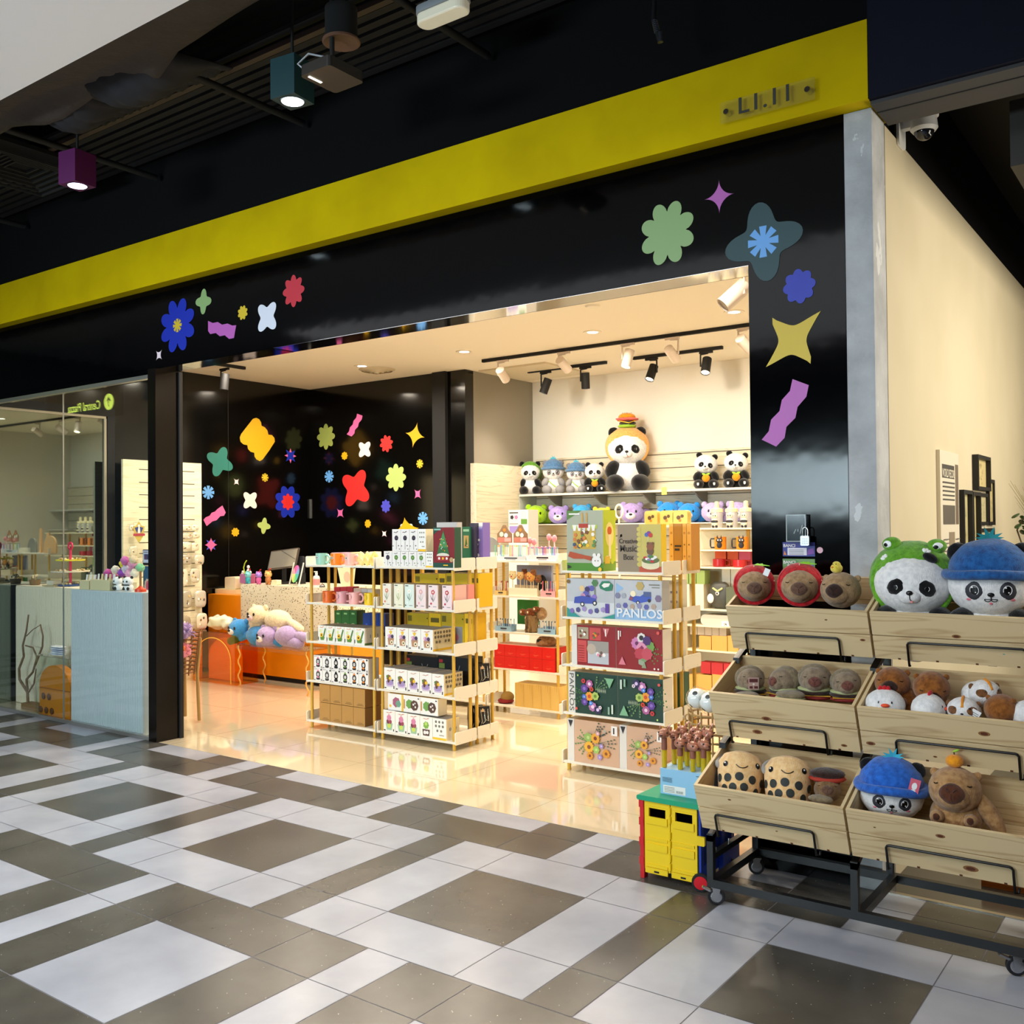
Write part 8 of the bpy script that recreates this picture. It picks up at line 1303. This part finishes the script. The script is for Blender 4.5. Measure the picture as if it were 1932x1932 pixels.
tspot(947, 707, 8.07, 'w', 'white track spot, leftmost on the long track', (-6.3, 9.76, 2.2), True, pw=45, arm=1); tspot(1062, 688, 8.07, 'w', 'white track spot, second from left on the long track', (-5.2, 9.76, 2.3), True, pw=55); tspot(1183, 676, 8.07, 'w', 'lit white track spot in the middle of the long track', (-5.0, 7.2, 0), True, pw=70); tspot(1267, 668, 8.07, 'w', 'white track spot, second from right on the long track', (-4.0, 9.76, 2.3), True, pw=55, arm=-1); tspot(1404, 648, 8.07, 'w', 'white track spot cut off by the black pillar', (-3.0, 9.76, 2.3), True, pw=55)
tspot(1028, 728, 8.96, 'k', 'lit black track spot, leftmost near the back wall', (-6.7, 8.6, 1.2), True, pw=60); tspot(1103, 718, 8.96, 'k', 'unlit black track spot near the back wall', (-5.8, 9.5, 1.0)); tspot(1228, 703, 8.93, 'k', 'lit black track spot, second from right near the back wall', (-5.0, 7.6, .6), True, pw=70, arm=-1); tspot(1331, 690, 8.93, 'k', 'lit black track spot, rightmost near the back wall', (-3.9, 7.6, .6), True, pw=70)
tspot(421, 720, 6.6, 'k', 'black track spot near the left wall', (-8.8, 6.4, 0)); tspot(1383, 556, 5.75, 'w', 'large white track spot just behind the opening', (-3.4, 5.0, 2.0), s=1.15, arm=-1)
mb = MB(); mb.box((at(1383, 556, 5.75).x-.4, 5.75, CZ-.032), (-1.4, 5.785, CZ-.001), C('e8dcc8', .5)); tag(mb.build('lighting_track'), 'white lighting track just behind the opening', 'track')
# ================================================================== folding cart, pens, bin, pillar cards, neighbour's wall
t = thing('folding_cart', 'folding crate trolley with green lid, yellow doors and red and blue sides', 'trolley', (-2.175, 3.965, 0)); cy = C('ecc80c', .4); cr = C('c8181e', .4); cb = C('1438a0', .4); cg = C('0f9a6e', .4)
hh = at(1260, 1508, 3.96).z; W_, D_ = .30, .36; zl = hh-.022
mb = MB(); mb.rbox((-.012, -.012, zl), (W_+.012, D_+.012, zl+.022), .008, cg, 3, 'Y'); mb.build('lid', t)
for i, x in enumerate((.022, .022+.132)):
    mb = MB(); w2 = .128; z0, z1 = .045, zl-.004
    mb.box((x, 0, z0), (x+w2, .012, z1-.075), cy); mb.box((x, 0, z1-.02), (x+w2, .012, z1), cy); mb.box((x, 0, z1-.0745), (x+.022, .012, z1-.0205), cy); mb.box((x+w2-.022, 0, z1-.0745), (x+w2, .012, z1-.0205), cy); mb.box((x+.0225, 0, z1-.028), (x+w2-.0225, .012, z1-.0205), cy)
    for zz in (.07, .19):
        mb.box((x+.012, -.006, zz+.062), (x+w2-.012, 0, zz+.095), cy); mb.box((x+.012, -.004, zz-.012), (x+w2-.012, 0, zz+.0), cy)
    mb.box((x+.005, -.007, .03), (x+w2-.01, -.0005, .055), cy); mb.box((x+.05, -.0078, .036), (x+.075, -.0072, .044), matte_black); mb.build('door', t)
mb = MB(); [mb.cyl((.152, -.004, z), .006, .03, cy, 10) for z in (.06, .10, .16, .20, .27, .31)]; mb.build('hinge', t)
mb = MB(); mb.rbox((.285, -.016, .20), (.325, -.004, .24), .006, cy); mb.build('latch', t)
mb = MB(); mb.box((0, -.004, .0), (.020, .03, zl-.002), cr); mb.box((0, .0305, .03), (.012, D_, zl-.002), cr)
for z in (.06, .15, .24, .32): mb.box((-.004, -.006, z), (.018, -.0045, z+.035), cr)
mb.build('red_side', t)
mb = MB(); mb.box((.290, 0, .05), (.300, D_, .10), cb); mb.box((.290, 0, zl-.07), (.300, D_, zl-.002), cb); [mb.box((.290, y, .1005), (.300, y+.03, zl-.0705), cb) for y in (0, .11, .22, .33)]; mb.box((.2895, .03, .10), (.2925, .33, zl-.07), C('0e2a7a', .5)); mb.rbox((.3005, .18, .03), (.325, .36, .14), .01, cb, 3, 'X'); mb.build('blue_side', t)
mb = MB(); mb.box((.013, D_-.012, .04), (.289, D_, zl-.002), cb); mb.box((.013, .0125, .04), (.289, D_-.0125, .05), cb); mb.build('back_and_floor', t)
for y in (.02, .30):
    mb = MB(); A = Matrix.Rotation(R(18), 3, 'Z') @ Matrix.Rotation(R(90), 3, 'X'); mb.lathe([(.0001, -.010), (.028, -.010), (.028, -.012), (.038, -.010), (.04, 0), (.038, .01), (.0001, .01)], rub, (.302, y-.03, .0405), 26, A); mb.build('tyre', t)
    mb = MB(); mb.lathe([(.029, .0125), (.0001, .0135)], C('d81f2c', .4), (.302, y-.03, .0405), 22, A); mb.build('red_hubcap', t)
t0 = hh
mb = MB(); xa, xb = at(1246, 1490, 4.03).x, -1.803; bh = at(1250, 1449, 4.03).z-hh-.001; pb_ = C('8fc0e0', .5); mb.box((0, 0, 0), (xb-xa, .2, bh), pb_, C('a8cfe8', .5)); mb.art((0, -.0002, 0), (xb-xa, 0, 0), (0, 0, bh), [(rect(.05, .06, .42, .36), wht)]+[(rect(.07, .10+.06*k, .24, .125+.06*k), gry) for k in range(4)]+[(rect(.27+.02*k, .1, .275+.02*k, .2), ink) for k in range(6)]+[(rect(.04, .5+.05*k, .2, .52+.05*k), C('4a6a7a')) for k in range(4)]+[(rect(.6, .87, .88, .9), C('4a6a7a'))])
tag(mb.build('pale_blue_box', loc=(xa, 4.03, hh+.0005)), 'pale blue carton with white label on the green trolley lid', 'box'); zb = hh+bh+.0015
pinkb = C('a9705a', .25); sleeve = C('8a5444', .6); liq = mat('yellow_liquid', 'e8d020', .1, trans=.5); 
def pen(px, py, Y_, lb, tall=1, rz=0):
    q = at(px, py, Y_); hz = q.z-zb; t = thing('animal_head_pen', lb, 'pen', (q.x, Y_, zb), rz, 'brown animal head pens'); k = hz/.165
    mb = MB(); mb.lathe([(.0001, 0), (.011, 0), (.012, .004), (.012, .085*k)], liq, n=14); mb.build('barrel', t); mb = MB(); mb.lathe([(.0128, .085*k), (.0135, .092*k), (.0128, hz-.022), (.010, hz-.018)], sleeve, n=14); mb.build('sleeve', t)
    mb = MB(); c0 = Vector((0, 0, hz)); mb.ell(c0, (.026, .029, .023), pinkb, su=20, sv=14); mb.ell(c0+Vector((-.004, -.02, -.004)), (.018, .018, .015), pinkb, su=16, sv=12); mb.build('head', t)
    mb = MB(); [mb.ell(c0+Vector((sg*.018, .004, .025)), (.006, .005, .008), pinkb, su=8, sv=6) for sg in (-1, 1)]; [mb.ell(c0+Vector((sg*.020, -.021, .006)), .004, S_black, su=8, sv=6) for sg in (-1, 1)]; mb.tube([c0+Vector((.015, .005, .022)), c0+Vector((.032, .005, .042))], [.0045, .003], C('e8b8b0', .3), 6); mb.ell(c0+Vector((-.004, -.041, -.004)), (.007, .002, .004), C('4a2018'), su=8, sv=6); mb.build('features', t)
for i, (px, py, Y_, lb, rz) in enumerate(((1253, 1383, 4.05, 'brown animal head pen standing apart at the left on the blue carton', .2), (1283, 1402, 4.055, 'brown animal head pen, front row left', .8), (1307, 1408, 4.05, 'brown animal head pen, front row middle', 1.2), (1327, 1404, 4.06, 'brown animal head pen, front row right', 1.2), (1272, 1386, 4.13, 'brown animal head pen, second row left', .5), (1296, 1392, 4.13, 'brown animal head pen, second row middle', .9), (1318, 1388, 4.14, 'brown animal head pen, second row right', .4), (1336, 1384, 4.13, 'brown animal head pen closest to the crates', 1.0), (1288, 1378, 4.20, 'brown animal head pen, back row left', .6), (1311, 1380, 4.20, 'brown animal head pen, back row right', .9))): pen(px, py, Y_, lb, 1, rz)
# rattan bin with wrapped balls
q = at(1340, 1338, 4.60); t = thing('rattan_bin', 'round rattan bin behind the pens, half hidden by the crates', 'bin', (q.x, 4.60, .0005)); mb = MB(); H_ = q.z; rt = C('b08a54', .6)
for k in range(12): mb.tube([(.105*math.cos(a), .105*math.sin(a), H_-.02-.045*k) for a in [2*PI*i/24 for i in range(24)]], .0055, rt, 6, closed=True)
for k in range(12): a = 2*PI*k/12; mb.tube([(.102*math.cos(a), .102*math.sin(a), .0), (.108*math.cos(a), .108*math.sin(a), H_)], .005, rt, 5)
for k in range(6): mb.tube([(-.112+.014*math.cos(a), -.03+.01*math.sin(a)*0, H_-.05-.03*k+.016*math.sin(a)) for a in [2*PI*i/12 for i in range(12)]], .004, rt, 5, closed=True)
mb.build('woven_bin', t)
for i, (px, py, Y_, lb) in enumerate(((1316, 1318, 4.60, 'left white ball with dark spots in clear wrap on the rattan bin'), (1340, 1325, 4.57, 'right white ball with dark spots in clear wrap on the rattan bin'))):
    p = at(px, py, Y_); tb = thing('wrapped_ball', lb, 'ball', tuple(p)); mb = MB(); mb.ell((0, 0, 0), .052, C('f0f0f2', .35), su=24, sv=16); [mb.patch((0, 0, 0), .052, d, .28, .28, C('26323a', .5), 0, .015, n=12) for d in ((.1, -1, .9), (1, -.6, -.1), (-.6, -.7, -.9), (-1, -.4, .4))]; mb.build('ball', tb)
    mb = MB(); mb.ell((0, 0, .002), .060, clr, fz=.008, fs=35, su=20, sv=14); mb.build('clear_wrap', tb)
# cards, lockbox and padlock on the pillar
PY = 4.3985
def card(x0, y0, x1, y1, c, lb, head, hc):
    a, b = at(x0, y0, PY), at(x1, y1, PY); w_, h = b.x-a.x, a.z-b.z; mb = MB(); mb.box((0, -.002, 0), (w_, 0, h), C(c)); mb.art((0, -.002, 0), (w_, 0, 0), (0, 0, h), [(rect(.0, .62, .42, .98), C(hc)), ([(.42, .62), (.42, .98), (.5, .8)], C(hc)), (rect(.15, .08, .75, .6), C('e4e2ea')), ([(.75, .1), (.98, .2), (.96, .6), (.8, .5)], C('7a3aa0')), ([(.03, .1), (.06, .4), (.12, .1)], ora)]+[(rect(.2, .14+.1*k, .66, .17+.1*k), C('5a5a6a')) for k in range(4)])
    mb.txt(head, (.02*w_, -.0042, h*.66), (1, 0, 0), (0, 0, 1), h*.30, wht, lift=0, bold=.02); return tag(mb.build('name_card', loc=(a.x, PY, b.z)), lb, 'card')
card(1477, 1023, 1538, 1050, '23308a', 'blue and white lettered card on the black pillar under the lockbox', 'BANCI', '2a2a8a'); card(1477, 1054, 1538, 1082, '6f9a5a', 'green lettered card on the black pillar just above the toy crates', 'BANCI', '5a8a4a')
a, b = at(1487, 971, PY), at(1525, 1022, PY); w_, h = b.x-a.x, a.z-b.z; t = thing('lockbox', 'clear lockbox with dark frame on the black pillar', 'lockbox', (a.x, PY-.03, b.z)); mb = MB(); fm_ = C('8a9094', .3)
mb.box((0, 0, 0), (w_, .004, .004), fm_); mb.box((0, 0, h-.004), (w_, .004, h), fm_); mb.box((0, 0, .0042), (.004, .004, h-.0042), fm_); mb.box((w_-.004, 0, .0042), (w_, .004, h-.0042), fm_); mb.build('frame', t); mb = MB(); mb.box((.0042, .001, .0042), (w_-.0042, .029, h-.0042), mat('smoky_case', '24343a', .1, alpha=.6)); mb.build('case', t)
mb = MB(); [mb.tube([(w_*.4+.02*k, -.0005, h*.3+.02*k), (w_*.5+.01*k, -.0005, h*.45-.01*k)], .002, C('c8ccd0', .3), 5) for k in range(3)]; mb.build('keys', t)
p = at(1518, 1015, PY-.05); t = thing('padlock', 'metal combination padlock hanging from the lockbox', 'padlock', (p.x, PY-.05, p.z-.035)); mb = MB(); mb.rbox((-.02, 0, 0), (.02, .016, .045), .006, mat('padlock_metal', '8a9094', .3, .8)); [mb.box((-.013+.01*i, -.0006, .008+.010*k), (-.006+.01*i, -.0001, .014+.010*k), C('d8dce0', .3)) for i in range(3) for k in range(3)]; mb.build('body', t)
mb = MB(); mb.tube([(-.012, .008, .045), (-.012, .008, .07), (-.008, .008, .08), (.0, .008, .084), (.008, .008, .08), (.012, .008, .07), (.012, .008, .045)], .003, chrome, 8); mb.build('shackle', t)
p = at(1547, 1038, PY); mb = MB(); mb.prism([(.014*math.cos(a), 0, .014*math.sin(a)) for a in [2*PI*i/20 for i in range(20)]][::-1], (0, -.001, 0), C('e8b8c4')); tag(mb.build('round_sticker', loc=tuple(p)), 'small round pink sticker beside the blue card on the pillar', 'sticker')
# neighbour's wall pictures and plants
NX = -1.219
def wallbox(y0, y1, z0, z1, nm, lb, ct, depth=.02, fc='15110e', art=None, inner=None):
    t = thing(nm, lb, ct, (NX, y0, z0)); w_, h = y1-y0, z1-z0; f_ = C(fc, .5); k = .022
    if inner is None: mb = MB(); mb.box((0, 0, 0), (depth, w_, h), f_); mb.art((depth, 0, 0), (0, w_, 0), (0, 0, h), art or []); mb.build('board', t)
    else:
        mb = MB(); mb.box((0, 0, 0), (depth, w_, k), f_); mb.box((0, 0, h-k), (depth, w_, h), f_); mb.box((0, 0, k), (depth, k, h-k), f_); mb.box((0, w_-k, k), (depth, w_, h-k), f_); mb.build('frame', t)
        mb = MB(); mb.box((0, k, k), (.008, w_-k, h-k), C(inner, .3)); mb.art((.008, k, k), (0, w_-2*k, 0), (0, 0, h-2*k), art or []); mb.build('picture', t)
    return t
rr = random.Random(11)
news = [(rect(.1+.0, .86, .75, .93), C('3a3630')), (rect(.8, .62, .97, .94), C('6a5a48')), (rect(.12, .62, .76, .72), C('5a5246')), (rect(.42, .36, .72, .58), C('8a7a62')), (rect(.12, .14, .4, .3), C('7a7060')), (rect(.78, .2, .95, .34), C('4a463e')), (rect(.3, .02, .8, .12), C('8a7258'))]+[(rect(.12, .745+.022*k, .74, .753+.022*k), C('4a463e')) for k in range(5)]+[(rect(.12, .38+.02*k, .36, .386+.02*k), C('6a665e')) for k in range(9)]+[(rect(.76, .38+.02*k, .94, .386+.02*k), C('6a665e')) for k in range(9)]+[(rect(.45, .16+.02*k, .72, .166+.02*k), C('6a665e')) for k in range(8)]
t = wallbox(5.50, 5.95, .95, 1.995, 'news_board', 'tall cream printed board in newspaper style on the cream wall', 'poster', .018, 'd8cdb6', news)
mb = MB(); mb.txt('WORLD RECORD', (.0195, .05, .905), (0, 1, 0), (0, 0, 1), .062, C('e8dcc4'), lift=0, bold=.01, sx=.62); mb.build('headline', t)
def leafart(s): r2 = random.Random(s); return [([(x, y), (x+.10*math.cos(a), y+.12*math.sin(a)), (x+.02, y+.02)], C(('4a4a22', '7a6a34', '2e2e1a', '9a8a4a')[k % 4])) for k, (x, y, a) in enumerate([(r2.uniform(.15, .75), r2.uniform(.1, .8), r2.uniform(.6, 2.4)) for _ in range(30)])]
wallbox(6.42, 6.82, 1.805, 2.02, 'picture_frame', 'black framed botanical print, uppermost on the cream wall', 'picture', .035, '0d0b09', leafart(1), 'd8c48a')
wallbox(6.83, 7.03, 1.59, 1.885, 'picture_frame', 'black framed botanical print, rightmost on the cream wall', 'picture', .02, '0d0b09', leafart(2), 'd8c48a')
wallbox(6.0, 6.25, 1.30, 1.795, 'picture_frame', 'black framed grass print, leftmost on the cream wall', 'picture', .035, '0d0b09', leafart(3), 'c8bc8a')
wallbox(6.26, 6.49, 1.28, 1.79, 'picture_frame', 'black framed grass print, second from left on the cream wall', 'picture', .035, '0d0b09', leafart(4), 'c8b880')
wallbox(6.50, 6.80, 1.59, 1.79, 'picture_frame', 'black framed vase print below the uppermost frame', 'picture', .02, '0d0b09', leafart(5), 'c8bc90')
wallbox(6.50, 7.0, 1.28, 1.57, 'picture_frame', 'black framed leaf print behind the teal leaf crown of the toy', 'picture', .02, '0d0b09', leafart(6), 'c8bc90')
mb = MB(); q = atx(1925, 1020, -1.05); rr = random.Random(2); dg_ = C('8a7a48', .8)
for k in range(46): a = rr.uniform(-.25, .25); b = rr.uniform(-.25, .25); h = rr.uniform(.3, .62); mb.tube([(0+.02*rr.random(), .02*rr.random(), 0), (a*.25, b*.4, h*.6), (a*.6, b*.9, h)], [.0025, .002, .0008], dg_, 4, caps=False)
tag(mb.build('dried_plant', loc=(q.x+.12, q.y, 1.42)), 'bunch of thin dried grass in front of the cream wall at the right edge', 'plant')
mb = MB(); p = atx(1926, 1000, -.95); lf = C('2f4a1e', .4); rr = random.Random(8); mb.tube([(0, 0, -.25), (.01, .0, -.1), (-.02, 0, 0), (.01, 0, .06)], .005, C('4a3a20'), 5)
for k in range(9): a = rr.uniform(0, 6.28); d = Vector((math.cos(a), math.sin(a), .2)); mb.ell(d*.035+Vector((0, 0, -.02+.012*k)), (.03, .018, .006), lf, Matrix.Rotation(a, 3, 'Z') @ Matrix.Rotation(.5, 3, 'Y'), su=10, sv=6)
tag(mb.build('leafy_plant', loc=tuple(p)), 'small plant with round dark green leaves at the right edge', 'plant')
mb = MB(); a, b = at(1852, 1712, 4.72), at(1990, 1668, 4.72); mb.box((a.x, 4.72, .0005), (b.x+.2, 5.1, max(.1, b.z)), C('c8701a', .6)); tag(mb.build('orange_crate'), 'orange box on the floor behind the toy stand', 'box')
mb = MB(); mb.box((-.9, 9.5, 0), (.5, 9.59, 1.9), C('2a2018')); mb.box((-.8, 8.2, 0), (.2, 8.9, .9), C('3a2c1e')); tag(mb.build('neighbour_cabinet'), 'low dark cabinets deep in the neighbouring shop', 'cabinet')
# wayfinding sign hanging in the hall: its reflection reads in the shop window
sy = 2.0; P = at(172, 763, 4.408); k = (2*4.408-sy)/4.408; c0 = Vector((P.x*k, sy, CH+(P.z-CH)*k)); t = thing('hanging_sign', 'lit green Central Piazza direction sign reflected in the shop window', 'sign', (c0.x-.22, c0.y, c0.z)); t.scale = (1.55,)*3; sg = mat('sign_green', 'd8f060', .5, emit=7)
mb = MB(); mb.box((-.55, -.03, -.12), (.55, 0, .12), mat('sign_board', '15181a', .5)); mb.build('board', t)
mb = MB(); mb.txt('Central Piazza', (.28, .002, -.045), (-1, 0, 0), (0, 0, 1), .10, sg, lift=.001, bold=.012, sx=.84); mb.build('lettering', t)
mb = MB(); mb.prism([(.40+.065*math.cos(a), .001, .0+.065*math.sin(a)) for a in [2*PI*i/24 for i in range(24)]], (0, .003, 0), sg); mb.prism([(.40-.004, .0045, -.04), (.40+.004, .0045, -.04), (.404, .0045, .02), (.425, .0045, .0), (.43, .0045, .008), (.40, .0045, .042), (.37, .0045, .008), (.375, .0045, 0), (.396, .0045, .02)], (0, .001, 0), matte_black); mb.build('arrow', t)
mb = MB(); [mb.tube([(x, -.015, .12), (x, -.015, (3.99-c0.z)/1.55)], .006, matte_black, 5) for x in (-.4, .4)]; mb.build('hangers', t)
